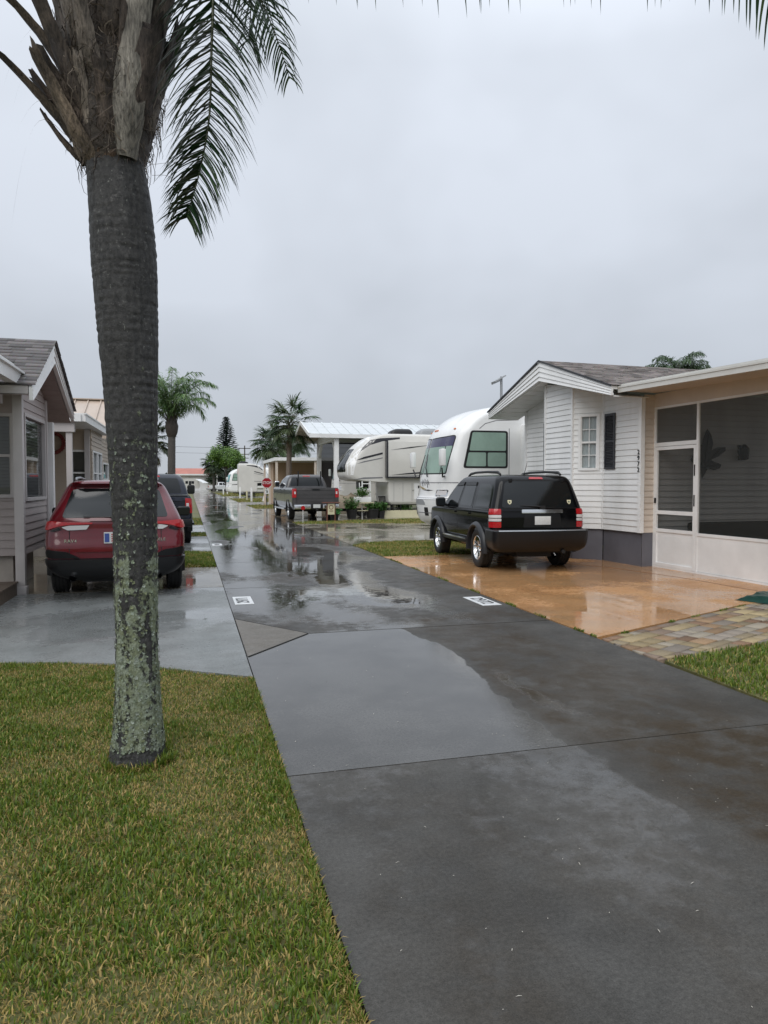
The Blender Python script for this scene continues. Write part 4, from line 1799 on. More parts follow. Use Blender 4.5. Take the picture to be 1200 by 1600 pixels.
def smooth_path(keys, n=40):
    K = [V(k) for k in keys]
    out = []
    m_ = len(K) - 1
    for i in range(n + 1):
        x = i / n * m_
        a = min(int(x), m_ - 1)
        t = x - a
        p0, p1, p2, p3 = K[max(a - 1, 0)], K[a], K[a + 1], K[min(a + 2, m_)]
        out.append(.5 * ((2 * p1) + (p2 - p0) * t + (2 * p0 - 5 * p1 + 4 * p2 - p3) * t * t + (3 * p1 - p0 - 3 * p2 + p3) * t ** 3))
    return out


off = V((.305, -PY, 0))
Lf = Leaves()
pinnate(Lf, [p + off for p in smooth_path(pts_key)], 300, .50, .0092, GD, rn, r0=.018, grav=.28, t0=.2, planes=(-.6, -.2, .3), fwd=.42, rcol=(.14, .15, .10), sref=(1, -.25, .1))
Lf.build('frond', M['leaf'], palm)
# a second strand hanging close beside it
Lf = Leaves()
k2 = [(-.30, PY + .05, 4.35), (-.12, PY + .05, 4.95), (.12, PY, 5.25), (.30, PY - .05, 5.1), (.36, PY - .08, 4.8), (.37, PY - .1, 4.45), (.35, PY - .1, 4.1)]
pinnate(Lf, [p + off for p in smooth_path(k2)], 70, .46, .0085, GD, rn, r0=.016, grav=.45, t0=.3, planes=(-.5, 0, .35), fwd=.6, rcol=(.12, .13, .08), sref=(1, .3, 0))
Lf.build('frond', M['leaf'], palm)
# the long frond reaching over the road: only its leaflet tips come down into view
Lf = Leaves()
k3 = [(-.28, PY - .05, 4.45), (.05, PY - .15, 4.72), (.6, PY - .25, 4.68), (1.2, PY - .35, 4.79), (1.9, PY - .4, 4.94), (2.6, PY - .42, 5.04), (3.2, PY - .42, 4.99), (3.65, PY - .42, 4.76), (4.0, PY - .42, 4.40)]
pinnate(Lf, [p + off + V((0, 0, .055)) for p in smooth_path(k3, 60)], 70, .60, .009, GD, rn, r0=.022, grav=.95, t0=.16, planes=(-.5, -.2, .2), fwd=.5, rcol=(.12, .13, .08), lift=-.1)
Lf.build('frond', M['leaf'], palm)
for i, (az, el0, el1, ln) in enumerate([(60, 65, -40, 3.0), (100, 60, -50, 3.1), (140, 55, -45, 3.0), (175, 62, -30, 2.9), (-160, 70, -20, 2.8), (-120, 72, -25, 2.8), (-75, 76, -20, 2.7), (20, 70, -30, 3.2), (80, 80, 10, 2.6), (-30, 78, 0, 2.8), (-140, 82, 15, 2.4)]):
    Lf = Leaves()
    p0 = V((-.08 + .1 * math.cos(R(az)), .1 * math.sin(R(az)), 4.5 + .05 * (i % 4)))
    pinnate(Lf, rachis_path(p0, R(az), el0, el1, ln), 70, .5, .009, GD, rn, r0=.022, grav=.5, t0=.25, planes=(-.35, 0, .35), fwd=.6, rcol=(.12, .13, .08))
    Lf.build('frond', M['leaf'], palm)


# ---- generic palms ---------------------------------------------------
def trunk_mesh(parent, h, r0, r1, lean=(0, 0), m='bark', rings=.12, bulge=0.):
    mb = MB()
    pts, rad = [], []
    n = int(h / (rings / 2))
    for i in range(n + 1):
        k = i / n
        pts.append((lean[0] * k ** 1.4, lean[1] * k ** 1.4, h * k))
        r = r0 + (r1 - r0) * k + bulge * math.sin(PI * k) + (.05 * max(0, 1 - k * h / .35)) * r0 * 6
        rad.append(r * (1.0 if i % 2 else .955))
    mb.tube(pts, rad, n=14, jit=lambda p, t: .05 * noise.noise((p.z * 3, math.cos(t) * 2, math.sin(t) * 2)))
    mb.build('trunk', M[m], parent)
    return V(pts[-1])


def queen(name, label, loc, h, r, ncrown, ln, cols, seed, lean=(0, 0), group=None, wl=.017, leafn=52, pw=1.15, lf=.30):
    rn = random.Random(seed)
    t = thing(name, label, 'palm tree', loc, 0, group)
    top = trunk_mesh(t, h, r * 1.15, r, lean)
    sh = MB()
    sh.lathe([(-.05, r * .95), (.15, r * 1.5), (.4, r * 1.75), (.75, r * 1.2), (1.1, r * .5)], n=14, o=top)
    for i in range(14):
        a = i * 2.4
        o = V((math.cos(a), math.sin(a), 0))
        sh.tube([top + o * r * .9 + V((0, 0, .1 + .04 * i)), top + o * r * 1.7 + V((0, 0, .45 + .04 * i))], [r * .4, r * .18], n=6, flat=.6)
    sh.build('crownshaft', M['bark_dark'], t)
    L_ = Leaves()
    for i in range(ncrown):
        a = i * 2.39996 + rn.uniform(-.2, .2)
        k = i / ncrown
        el0 = 88 - 42 * k + rn.uniform(-5, 5)
        el1 = el0 - 105 - 15 * k + rn.uniform(-12, 12)
        p0 = top + V((math.cos(a) * r * .5, math.sin(a) * r * .5, .75 - .25 * k))
        pinnate(L_, rachis_path(p0, a, el0, el1, ln * rn.uniform(.85, 1.1), 16, pw=pw), leafn, ln * lf, wl, cols, rn, r0=.022, grav=.75, t0=.14, planes=(-.7, -.2, .3, .8), fwd=.6, rcol=(.12, .14, .06), sect=4, segs=4)
    L_.build('crown', M['leaf'], t)
    return t


def fan_leaf(L_, p, a, el, pl, fr_, nseg, cols, rn, w_=.02):
    """palmetto leaf: stalk and a drooping fan"""
    d = V((math.cos(el) * math.cos(a), math.cos(el) * math.sin(a), math.sin(el)))
    pts = [V(p)]
    for k in range(5):
        d = (d + V((0, 0, -.09))).normalized()
        pts.append(pts[-1] + d * pl / 5)
    L_.tube(pts, [.022, .02, .018, .016, .014, .012], (.14, .16, .06), n=4)
    s = d.cross(V((0, 0, 1))).normalized()
    nrm = s.cross(d).normalized()
    col0 = rn.choice(cols)
    for k in range(nseg):
        t = (k + .5) / nseg * 2 - 1
        an = t * R(128)
        dd = (d * math.cos(an) + s * math.sin(an) + nrm * (.25 * abs(t) + rn.uniform(-.08, .08) - .05)).normalized()
        col = jit(col0, rn, .7, 1.25)
        leaflet(L_, pts[-1] + d * .02, dd, fr_ * (1 - .28 * abs(t)) * rn.uniform(.9, 1.1), w_, .32 * rn.uniform(.6, 1.5), col, rn, n=4)


def sabal(name, label, loc, h, r, nl, cols, seed, lean=(0, 0), group=None, fr_=.95, dead=8, nseg=30, m='bark', pl=.95, sw=.03):
    rn = random.Random(seed)
    t = thing(name, label, 'palm tree', loc, 0, group)
    top = trunk_mesh(t, h, r * 1.1, r, lean, m)
    hb_ = MB()
    for i in range(30):
        a = i * 2.4
        o = V((math.cos(a), math.sin(a), 0))
        z = -.9 + .045 * i
        hb_.tube([top + o * r * .85 + V((0, 0, z)), top + o * r * 1.75 + V((0, 0, z + .28))], [r * .42, r * .16], n=5, flat=.5)
    hb_.build('leaf_base', M['bark_dark'], t)
    L_ = Leaves()
    for i in range(nl):
        k = i / nl
        a = i * 2.39996 + rn.uniform(-.25, .25)
        el = R(78 - 112 * k ** .9 + rn.uniform(-8, 8))
        fan_leaf(L_, top + V((math.cos(a) * r * .6, math.sin(a) * r * .6, .25 - .55 * k)), a, el, pl * rn.uniform(.8, 1.15), fr_ * rn.uniform(.85, 1.1), nseg, cols, rn, w_=sw)
    for i in range(dead):
        a = rn.uniform(0, 2 * PI)
        fan_leaf(L_, top + V((0, 0, -.5)), a, R(-62 + rn.uniform(-12, 10)), .6, fr_ * .75, 16, [(.16, .12, .07), (.20, .16, .09)], rn, w_=.02)
    L_.build('crown', M['leaf'], t)
    return t


GQ = [(.10, .19, .055), (.14, .24, .08), (.075, .15, .05), (.20, .28, .12)]
GS = [(.06, .10, .042), (.08, .13, .055), (.045, .08, .038), (.115, .15, .075)]
queen('queen_palm', 'bright green feathery palm rising behind the blue pickup', (-.72, 30.0, 0), 3.5, .15, 26, 2.5, GQ, 3, lean=(.05, 0), pw=2.4, lf=.22, leafn=60)
sabal('cabbage_palm', 'small dark fan palm with a thin trunk behind the foreground trunk', (-2.15, 46, 0), 4.2, .10, 24, [(.03, .05, .025), (.045, .06, .03)], 4, dead=16, fr_=.8, m='bark_dark', pl=.7)
sabal('cabbage_palm', 'tall fan palm with a textured tan trunk rising behind the grey pickup', (6.15, 46.0, 0), 5.4, .165, 40, GS, 5, lean=(.15, 0), dead=4, fr_=1.0, pl=1.0, sw=.034, m='bark_tan')
sabal('cabbage_palm', 'shorter fan palm with a dark trunk and hanging fronds behind the stop sign', (7.75, 68.2, 0), 5.3, .19, 50, GS, 6, lean=(-.2, 0), dead=12, fr_=1.25, m='bark_dark', pl=1.2, sw=.045)
queen('queen_palm', 'taller of the palm tops showing above the white house roof', (17.0, 22.0, 0), 4.75, .12, 20, 1.3, [(.06, .10, .05), (.08, .125, .06)], 13)
queen('queen_palm', 'palm top just peeping over the white house ridge', (16.2, 23.6, 0), 4.5, .12, 20, 1.2, [(.06, .10, .05), (.08, .125, .06)], 14)
queen('queen_palm', 'feathery palm behind the tan house beside the carport', (12.4, 88, 0), 4.6, .15, 24, 3.0, [(.05, .09, .045), (.07, .11, .05)], 15, wl=.022)
sabal('cabbage_palm', 'round headed fan palm far down the street beside the leafy tree', (4.5, 140, 0), 5.2, .22, 50, [(.05, .075, .04), (.07, .09, .05)], 16, dead=12, fr_=1.5, pl=1.4, sw=.08)


def norfolk(loc, h):
    rn = random.Random(8)
    t = thing('norfolk_pine', 'dark tiered conifer rising far down the street', 'tree', loc)
    trunk_mesh(t, h, .35, .05, m='bark_dark', rings=.5)
    L_ = Leaves()
    z = 2.5
    while z < h:
        k = (z - 2.5) / (h - 2.5)
        rad = 3.7 * (1 - k) ** .8 + .3
        nb = 10
        ph = rn.random() * 6
        for i in range(nb):
            a = ph + 2 * PI * i / nb
            d = V((math.cos(a), math.sin(a), .12 + .3 * k))
            p0 = V((0, 0, z))
            rr2 = rad * rn.uniform(.8, 1.1)
            ns = max(5, int(rr2 * 7))
            L_.tube([p0, p0 + d * rr2], [.04, .01], (.05, .045, .03), n=3)
            for q in range(ns):
                p = p0 + d * rr2 * (q + .6) / ns
                for sg in (-1, 1, 0):
                    c = rn.choice([(.05, .075, .055), (.06, .09, .065), (.042, .062, .05)])  # greens lightened, distance haze put into the colour
                    dd = V((-math.sin(a) * sg * .8 + math.cos(a) * .5, math.cos(a) * sg * .8 + math.sin(a) * .5, rn.uniform(0, .5)))
                    leaflet(L_, p, dd.normalized(), .42 * (1 - .4 * k) * rn.uniform(.8, 1.3), .13, .25, c, rn, n=3)
        z += .55 - .22 * k
    L_.build('crown', M['leaf'], t)


norfolk((7.9, 160, 0), 16.2)


def leafy(name, label, loc, h, rx, rz, zc, cols, seed, n=5200, lw=.10, group=None, tr=.16):
    rn = random.Random(seed)
    t = thing(name, label, 'tree', loc, 0, group)
    mb = MB()
    mb.tube([(0, 0, 0), (.05, 0, zc * .4), (.0, .05, zc * .75)], [tr * 1.2, tr, tr * .8], n=9)
    cl = []
    for i in range(26):
        a, b = rn.uniform(0, 2 * PI), rn.uniform(-.6, 1)
        q = rn.uniform(.45, .95)
        c = V((rx * q * math.cos(a) * math.sqrt(max(.1, 1 - b * b * .7)), rx * q * math.sin(a) * math.sqrt(max(.1, 1 - b * b * .7)), zc + rz * b * q))
        cl.append((c, rn.uniform(.22, .42) * rx))
        mb.tube([(0, .05, zc * .7), tuple(V((0, 0, zc * .7)).lerp(c, .6) + V((0, 0, .2))), tuple(c)], [tr * .45, tr * .22, .015], n=5)
    mb.build('trunk', M['bark_dark'], t)
    L_ = Leaves()
    for i in range(n):
        c, r_ = rn.choice(cl)
        d = V((rn.gauss(0, 1), rn.gauss(0, 1), rn.gauss(0, .8))).normalized()
        p = c + d * r_ * rn.random() ** .4
        q = V((rn.gauss(0, 1), rn.gauss(0, 1), rn.gauss(-.3, .6))).normalized()
        col = jit(rn.choice(cols), rn, .65, 1.3)
        L_.strip([p, p + q * lw, p + q * lw * 1.9], [lw * .35, lw * .5, 0], q.orthogonal().normalized(), col)
    L_.build('crown', M['leaf'], t)
    return t


GL = [(.10, .19, .03), (.14, .24, .04), (.07, .14, .025)]
leafy('leafy_tree', 'bright green spreading tree in front of the far conifer', (6.3, 130, 0), 8, 3.3, 1.9, 6.0, GL, 31, n=9000, lw=.17)
DK = [(.035, .055, .028), (.05, .07, .035), (.028, .045, .025)]
for i, (x, y, rx, zc, lab) in enumerate([(-9, 60, 2.6, 2.4, 'low dark shrubby tree beyond the left hand homes'), (1.0, 185, 2.6, 2.5, 'dark bush left of the far red roof'), (6.0, 176, 2.3, 2.7, 'dark bush right of the far red roof'),
                                        (9.2, 150, 2.5, 3.2, 'dark shade tree behind the white pickup far down the street')]):
    leafy('shade_tree', lab, (x, y, 0), 4, rx, rx * .75, zc, DK, 40 + i, n=2600, lw=.2)

# far-off woods that close the view at the end of the street
tl = Leaves()
rn = random.Random(77)
for i in range(15000):
    u = rn.random()
    x = -320 + 760 * u
    y = 330 + rn.uniform(-12, 12)
    hmax = 5.5 + 3.0 * noise.noise((x * .05, 3, 0)) + 1.6 * noise.noise((x * .3, 8, 0))
    z = hmax * rn.random() ** .8
    q = V((rn.gauss(0, 1), rn.gauss(0, 1), rn.gauss(0, .6))).normalized()
    col = jit(rn.choice([(.06, .075, .055), (.075, .09, .065), (.05, .062, .05)]), rn, .7, 1.2)
    s_ = rn.uniform(.7, 1.5)
    tl.strip([V((x, y, z)), V((x, y, z)) + q * s_, V((x, y, z)) + q * s_ * 1.8], [s_ * .6, s_ * .7, 0], q.orthogonal().normalized(), col)
tag(tl.build('treeline', M['leaf']), kind='stuff')
# ================================================================== houses and roofs
X_, Y_, Z_ = V((1, 0, 0)), V((0, 1, 0)), V((0, 0, 1))


def screen_mat(name, k, col):
    m = bpy.data.materials.new(name)
    m.use_nodes = True
    N, L = nt(m)
    b = N['Principled BSDF']
    b.inputs['Base Color'].default_value = (*col, 1)
    b.inputs['Roughness'].default_value = .55
    t = N.new('ShaderNodeBsdfTransparent')
    mx = N.new('ShaderNodeMixShader')
    mx.inputs[0].default_value = k
    L.new(t.outputs[0], mx.inputs[1])
    L.new(b.outputs[0], mx.inputs[2])
    L.new(mx.outputs[0], N['Material Output'].inputs['Surface'])
    return m


M['screen'] = screen_mat('insect_screen', .57, (.022, .025, .023))
M['shade_screen'] = screen_mat('shade_screen', .85, (.035, .04, .055))
M['cream_trim'] = mat('cream_trim', (.62, .61, .575), .45, var=.06, vscale=4, dirt=.4, dirtcol=(.45, .43, .39))
M['shutter'] = mat('shutter', (.035, .037, .043), .45)
M['floor'] = mat('porch_floor', (.10, .09, .08), .5)
M['metal_roof'] = mat('white_metal_roof', (.62, .65, .66), .28, var=.1, vscale=1.5, stretch=(.3, 3, 1), dirt=.25, dirtcol=(.4, .42, .42))
M['tan_metal'] = mat('tan_metal_roof', (.46, .37, .30), .32, var=.1, vscale=1.5, dirt=.3, dirtcol=(.5, .46, .42))
M['red_roof'] = mat('red_roof', (.42, .15, .11), .5, var=.2, vscale=.5)
M['block'] = mat('pale_block', (.42, .38, .34), .6, var=.12, vscale=5, bump=.2)
M['fabric_void_dark'] = mat('dark_fabric_void', (.012, .013, .014), .8)  # settee fabric; also darkness painted on the room box and floor gap
M['leaf_iron'] = mat('dark_iron', (.02, .014, .011), .5)

# ---- white house on the right ------------------------------------------------
wh = thing('white_house', 'white sided house with grey base, shingle gable and screened porch beside the orange drive', 'house', (8.33, 11.82, 0), R(2))
VP_, ZP_, ZE_ = 2.55, 3.86, 3.25      # gable peak position, soffit heights


def soff(v):
    return ZP_ - .24 * abs(v - VP_)


wb = MB()
SEG = [((0, 0), (0, 1.23)), ((0, 1.23), (-.45, 1.68)), ((-.45, 1.68), (-.45, 2.78)), ((-.45, 2.78), (0, 3.23)), ((0, 3.23), (0, 4.49))]
fnd, trim = MB(), MB()
win_hole = {1: (.13, .46, 1.93, 3.0)}
for i, (a, b) in enumerate(SEG):
    A, B = V((*a, 0)), V((*b, 0))
    U = (B - A).normalized()
    l = (B - A).length
    Nn = V((-U.y, U.x, 0))
    poly = [(0, .66), (l, .66), (l, soff(b[1]) + .02), (0, soff(a[1]) + .02)]
    siding(wb, A, U, Nn, poly, [win_hole[i]] if i in win_hole else [], lap=.115, z0=.66)
    q = [A - Nn * .03, B - Nn * .03]
    fnd.add([q[0], q[1], q[1] + Z_ * .67, q[0] + Z_ * .67], [(0, 1, 2, 3)])
for (p, w_) in (((0, 0), .085), ((-.45, 1.68), .06), ((-.45, 2.78), .06), ((0, 4.49), .08), ((0, 1.23), .05)):
    trim = MB()
    trim.box((p[0], p[1], (.655 + soff(p[1])) / 2), (w_, w_, soff(p[1]) - .66))
    trim.build('corner_trim', M['white_trim'], wh)
# wall running back from the street corner, behind the porch screens
siding(wb, V((7.5, 0, 0)), -X_, -Y_, [(0, .0), (7.2, .0), (7.2, 3.34), (0, 3.34)], [], lap=.115, off=.03, z0=.66)
wb.build('wall', M['white_siding'], wh, recalc=False)
eb = MB()
siding(eb, V((.30, 0, 0)), -X_, -Y_, [(0, .66), (.26, .66), (.26, 3.3), (0, 3.3)], [], lap=.115, z0=.66)
eb.build('return_wall', M['beige_and_shade'], wh, recalc=False)  # white siding in shadow, its shade put into the beige colour
fnd.add([(0.03, -.01, 0), (.30, -.01, 0), (.30, -.01, .67), (.03, -.01, .67)], [(0, 1, 2, 3)])
fnd.box((2.3, 4.45, .33), (4.5, .04, .66))
fnd.build('foundation', M['skirt'], wh)
bk = MB()
siding(bk, V((0, 4.50, 0)), X_, Y_, [(0, .66), (8, .66), (8, 3.35), (0, 3.35)], [], z0=.66)
bk.build('wall', M['white_siding'], wh, recalc=False)
# gable boards, each half in three lapped bands
gb = MB()
for sg, ve, vk in ((-1, -.10, .45), (1, 5.12, 4.65)):
    T0, T1 = V((-.75, VP_, 4.30)), V((-.75, ve, 3.42))
    B0, B1 = V((-.75, VP_, 3.87)), V((-.75, ve, 3.25))
    for k, (f0, f1, th) in enumerate(((0, .26, .05), (.26, .52, .04), (.52, .78, .03), (.78, 1., .045))):
        P = [T0.lerp(B0, f0), T1.lerp(B1, f0), T1.lerp(B1, f1), T0.lerp(B0, f1)]
        o1, o2 = V((-.012 if k < 3 else 0, 0, 0)), V((0, 0, 0))
        fr4 = [P[0] + o2, P[1] + o2, P[2] + V((-.022, 0, 0)), P[3] + V((-.022, 0, 0))]
        bk4 = [p + V((th, 0, 0)) for p in P]
        gb.add(fr4 + bk4, [(0, 1, 2, 3), (7, 6, 5, 4), (0, 4, 5, 1), (1, 5, 6, 2), (2, 6, 7, 3), (3, 7, 4, 0)])
gb.build('gable_board', M['white_trim'], wh)
sf = MB()
for va, vb in ((-.10, VP_), (VP_, 5.12)):
    n = 9
    for i in range(n):
        a0, a1 = va + (vb - va) * i / n, va + (vb - va) * (i + .94) / n
        sf.prism([(a0, soff(a0) + .0), (a1, soff(a1) + .0), (a1, soff(a1) + .015), (a0, soff(a0) + .015)], (-.70, 0, 0), Y_, Z_, X_, .78)
sf.build('soffit', M['white_trim'], wh)
rf = MB()
rf.prism([(-.10, 3.42), (VP_, 4.295), (5.12, 3.42), (5.12, 3.36), (VP_, 4.0), (-.10, 3.36)], (-.70, 0, 0), Y_, Z_, X_, 10.7)
rfo = rf.build('roof', M['white_trim'], wh)
sl = V((0, -(VP_ + .14), -.885)).normalized()
shingles('roof_shingles', (-.78, VP_, 4.315), X_, sl, 10.8, 2.84, wh, M['shingle'], seed=3)
sl2 = V((0, (5.16 - VP_), -.885)).normalized()
shingles('roof_shingles', (-.78, VP_, 4.315), X_, sl2, 10.8, 2.78, wh, M['shingle'], seed=4)
drip = MB()
drip.bar((-.785, -.12, 3.425), (-.785, VP_, 4.31), .012, .035)
drip.bar((-.785, 5.14, 3.425), (-.785, VP_, 4.31), .012, .035)
drip.build('drip_edge', M['shutter'], wh)
# window in the angled bay side, with its shutter on the next wall
A, U = V((0, 1.23, 0)), V((-.7071, .7071, 0))
window(wh, A, U, V((-.7071, -.7071, 0)), (.13, .46, 1.93, 3.0), fw=.055, mx=2, mz=2, mats=(M['white_trim'], M['pane'], M['curtain']))
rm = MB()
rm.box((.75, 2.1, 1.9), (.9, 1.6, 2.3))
rm.build('room_liner', M['fabric_void_dark'], wh)  # near-black box added to give the room's darkness behind the pane


def shutter(O, U, Nn, u0, u1, z0, z1):
    s = MB()
    Mx = Matrix((U, Nn, Z_)).transposed()
    s.box(O + U * (u0 + .02) + Z_ * (z0 + z1) / 2 + Nn * .03, (.04, .03, z1 - z0), M=Mx)
    s.box(O + U * (u1 - .02) + Z_ * (z0 + z1) / 2 + Nn * .03, (.04, .03, z1 - z0), M=Mx)
    for zz in (z0 + .025, (z0 + z1) / 2, z1 - .025):
        s.box(O + U * (u0 + u1) / 2 + Z_ * zz + Nn * .03, (u1 - u0 - .08, .028, .05), M=Mx)
    n = int((z1 - z0) / .035)
    for i in range(n):
        zz = z0 + .05 + (z1 - z0 - .1) * (i + .5) / n
        s.bar(O + U * (u0 + .04) + Z_ * zz + Nn * .028, O + U * (u1 - .04) + Z_ * zz + Nn * .028, .018, .022, up=(Nn + Z_ * .9))
    s.box(O + U * (u0 + u1) / 2 + Z_ * (z0 + z1) / 2 + Nn * .013, (u1 - u0 - .02, .006, z1 - z0 - .02), M=Mx)
    return s.build('shutter', M['shutter'], wh)


shutter(V((0, 0, 0)), Y_, -X_, .80, 1.14, 1.90, 3.03)
shutter(V((0, 3.23, 0)), Y_, -X_, .06, .36, 1.9, 3.03)
# house number, one figure under the other
for i, ch in enumerate('2972'):
    text_mesh('house_number', ch, .125, M['black'], frame_mat((-.052, .022, 2.20 - .112 * i), (0, -1, 0), (0, 0, 1)), wh, extrude=.004)
# porch
pf = MB()
PU = .30
hdr = MB()
hdr.box((PU + .03, -3.2, 3.18), (.10, 6.4, .26))
hdr.bar((PU - .42, -.05, 3.335), (PU - .42, -6.4, 3.2), .80, .012)
hdr.build('porch_beam', M['beige_and_shade'], wh)
pr_ = MB()
pr_.bar((-.60, -.10, 3.345), (-.60, -6.44, 3.20), .03, .10)
pr_.bar((-.612, -.10, 3.395), (-.612, -6.44, 3.25), .03, .03)
pr_.prism([(-.58, 3.40), (5.2, 3.42), (5.2, 3.47), (-.58, 3.45)], (0, -6.4, -.145), X_, Z_, V((0, 6.3, .145)), 1)
pr_.build('porch_roof', M['cream_trim'], wh)
for v in (-.03, -1.17, -3.75, -6.35):
    pf.box((PU, v, 1.525), (.05, .05, 3.05))
pf.box((PU, -3.2, 3.035), (.046, 6.4, .04))
pf.box((PU, -2.46, .70), (.046, 2.53, .05))
pf.box((PU, -5.05, .70), (.046, 2.55, .05))
pf.box((PU, -.60, 2.34), (.05, 1.09, .07))
pf.box((PU, -3.2, .02), (.05, 6.3, .04))
pf.build('porch_frame', M['white_trim'], wh)
kp = MB()
kp.box((PU - .005, -2.46, .36), (.012, 2.53, .63))
kp.box((PU - .005, -5.05, .36), (.012, 2.55, .63))
for v in (-1.5, -2.0, -2.5, -3.0, -3.5):
    kp.box((PU - .013, v, .66), (.004, .012, .012))
kp.build('kick_panel', M['white_trim'], wh)


def scr(parent, v0, v1, z0, z1):
    s = MB()
    s.add([(PU + .006, v0, z0), (PU + .006, v1, z0), (PU + .006, v1, z1), (PU + .006, v0, z1)], [(0, 1, 2, 3)])
    s.build('screen', M['screen'], parent, recalc=False)


scr(wh, -.055, -1.145, 2.375, 3.015)
scr(wh, -1.195, -3.725, .725, 3.015)
scr(wh, -3.775, -6.325, .725, 3.015)
dm = MB()
for v in (-.085, -1.115):
    dm.box((PU - .012, v, 1.17), (.035, .058, 2.25))
for z, h in ((2.265, .06), (1.06, .07), (.72, .06), (.07, .06)):
    dm.box((PU - .012, -.60, z), (.033, .972, h))
door = dm.build('screen_door', M['white_trim'], wh)
dp = MB()
dp.box((PU - .004, -.60, .40), (.010, .972, .60))
dp.build('door_panel', M['white_trim'], door)
scr(door, -.114, -1.086, .75, 1.025)
scr(door, -.114, -1.086, 1.095, 2.235)
hd = MB()
for zz in (1.84, 1.30):
    hd.box((PU - .036, -1.12, zz), (.012, .02, .2))
    hd.build('hinge', M['black'], door)
    hd = MB()
hd.box((PU - .04, -.085, 1.28), (.03, .03, .10))
hd.build('handle', M['black'], door)
pfl = MB()
pfl.box((3.9, -3.2, .01), (7.2, 6.4, .03))
pfl.build('porch_floor', M['floor'], wh)
pw = MB()
siding(pw, V((7.4, -6.4, 0)), Y_, -X_, [(0, .02), (6.4, .02), (6.4, 3.4), (0, 3.4)], [], z0=.02)
siding(pw, V((7.4, -6.4, 0)), -X_, Y_, [(0, .02), (7.1, .02), (7.1, 3.4), (0, 3.4)], [], z0=.02)
pw.build('porch_wall', M['beige_and_shade'], wh, recalc=False)
# metal leaf on the porch wall
lo = MB()
r0w = Matrix.Rotation(R(2), 3, 'Z')


def whp(u, v, z=0):
    return V((8.33, 11.82, 0)) + r0w @ V((u, v, 0)) + Z_ * z


leaf = [(.0, -.42), (.05, -.30), (.09, -.20), (.22, -.22), (.34, -.16), (.36, -.08), (.22, -.06), (.13, -.03), (.27, .06), (.41, .20), (.40, .27), (.26, .24), (.12, .16), (.13, .30), (.07, .45), (-.02, .55), (-.06, .40), (-.09, .20),
        (-.20, .26), (-.27, .20), (-.20, .10), (-.24, .0), (-.28, -.10), (-.20, -.16), (-.10, -.15), (-.05, -.22), (-.03, -.32)]
lo.prism([(a * 1.15, b) for a, b in leaf], V((0, 0, 0)), X_, Z_, -Y_, .02)
for a, b in ((.3, -.12), (.33, .2), (.02, .45), (-.2, .18), (-.2, -.08)):
    lo.tube([(0, -.024, -.2), (a * .5, -.035, (b - .2) * .5 + .02), (a, -.024, b)], .012, n=5)
lw = lo.build('leaf_ornament', M['leaf_iron'])
lw.location = whp(1.42, -.05, 2.12)
lw.rotation_euler = (0, R(8), R(2))
tag(lw, 'large dark metal leaf hanging on the wall inside the screened porch', 'wall ornament')
lp_ = MB()
lp_.box((0, .02, 0), (.12, .05, .30))
lp_.lathe([(-.15, .05), (-.12, .09), (.08, .10), (.16, .03)], n=10, o=(0, -.09, 0))
lmp = lp_.build('wall_lamp', M['black'], bevel=.008)
lmp.location = whp(2.32, -.03, 2.22)
lmp.rotation_euler = (0, 0, R(2))
tag(lmp, 'dark lamp on the porch wall right of the metal leaf', 'lamp')
# dark settee inside the porch
st_ = thing('patio_settee', 'low black settee standing behind the white kick panel of the porch', 'settee', whp(1.9, -.55, .03), R(2))
b = MB()
b.box((0, 0, .28), (2.0, .62, .16))
b.build('seat', M['fabric_void_dark'], st_, bevel=.04)
b = MB()
b.box((0, .28, .58), (2.0, .14, .50))
b.build('backrest', M['fabric_void_dark'], st_, bevel=.05)
for sx_ in (-.95, .95):
    b = MB()
    b.box((sx_, 0, .42), (.12, .64, .44))
    b.build('armrest', M['fabric_void_dark'], st_, bevel=.04)
    b = MB()
    b.box((sx_, -.26, .10), (.06, .06, .2))
    b.box((sx_, .26, .10), (.06, .06, .2))
    b.build('leg', M['black'], st_)

# ---- first house on the left -------------------------------------------------
lh = thing('beige_house', 'beige sided house with shingle gable and raised floor left of the red SUV', 'house', (-2.45, 11.75, 0))


def soffL(v):
    return 3.50 - .40 * abs(v - .85)


lb = MB()
siding(lb, V((0, 0, 0)), Y_, X_, [(0, .52), (1.95, .52), (1.95, soffL(1.95)), (.85, soffL(.85)), (0, soffL(0))], [(.28, 1.83, 1.36, 2.66)], lap=.118, z0=.52)
siding(lb, V((-5, 0, 0)), X_, -Y_, [(0, .52), (4.98, .52), (4.98, 3.12), (0, 3.12)], [(3.35, 4.93, 1.42, 2.62)], lap=.118, z0=.52)
siding(lb, V((0, 1.95, 0)), -X_, Y_, [(0, .52), (5, .52), (5, 3.1), (0, 3.1)], [], lap=.118, z0=.52)
lb.build('wall', M['beige_siding'], lh, recalc=False)
for (x, y) in ((0, 0), (0, 1.95)):
    t = MB()
    t.box((x + .005, y, (.52 + soffL(y)) / 2), (.07, .07, soffL(y) - .52))
    t.build('corner_trim', M['beige_trim'], lh)
window(lh, V((0, 0, 0)), Y_, X_, (.30, 1.81, 1.38, 2.64), fw=.05, sash=False, mats=(M['beige_trim'], M['pane'], M['blind']), curtain='blind')
window(lh, V((-5, 0, 0)), X_, -Y_, (3.40, 4.88, 1.44, 2.60), fw=.05, sash=True, mats=(M['beige_trim'], M['pane'], M['blind']), curtain='blind')
f = MB()
f.box((-.75, .85, .26), (1.2, 1.45, .52))
f.build('foundation', M['block'], lh)
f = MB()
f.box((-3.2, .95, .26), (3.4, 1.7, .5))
f.build('foundation', M['fabric_void_dark'], lh)  # near-black block, the shade under the raised floor put into its colour
g = MB()
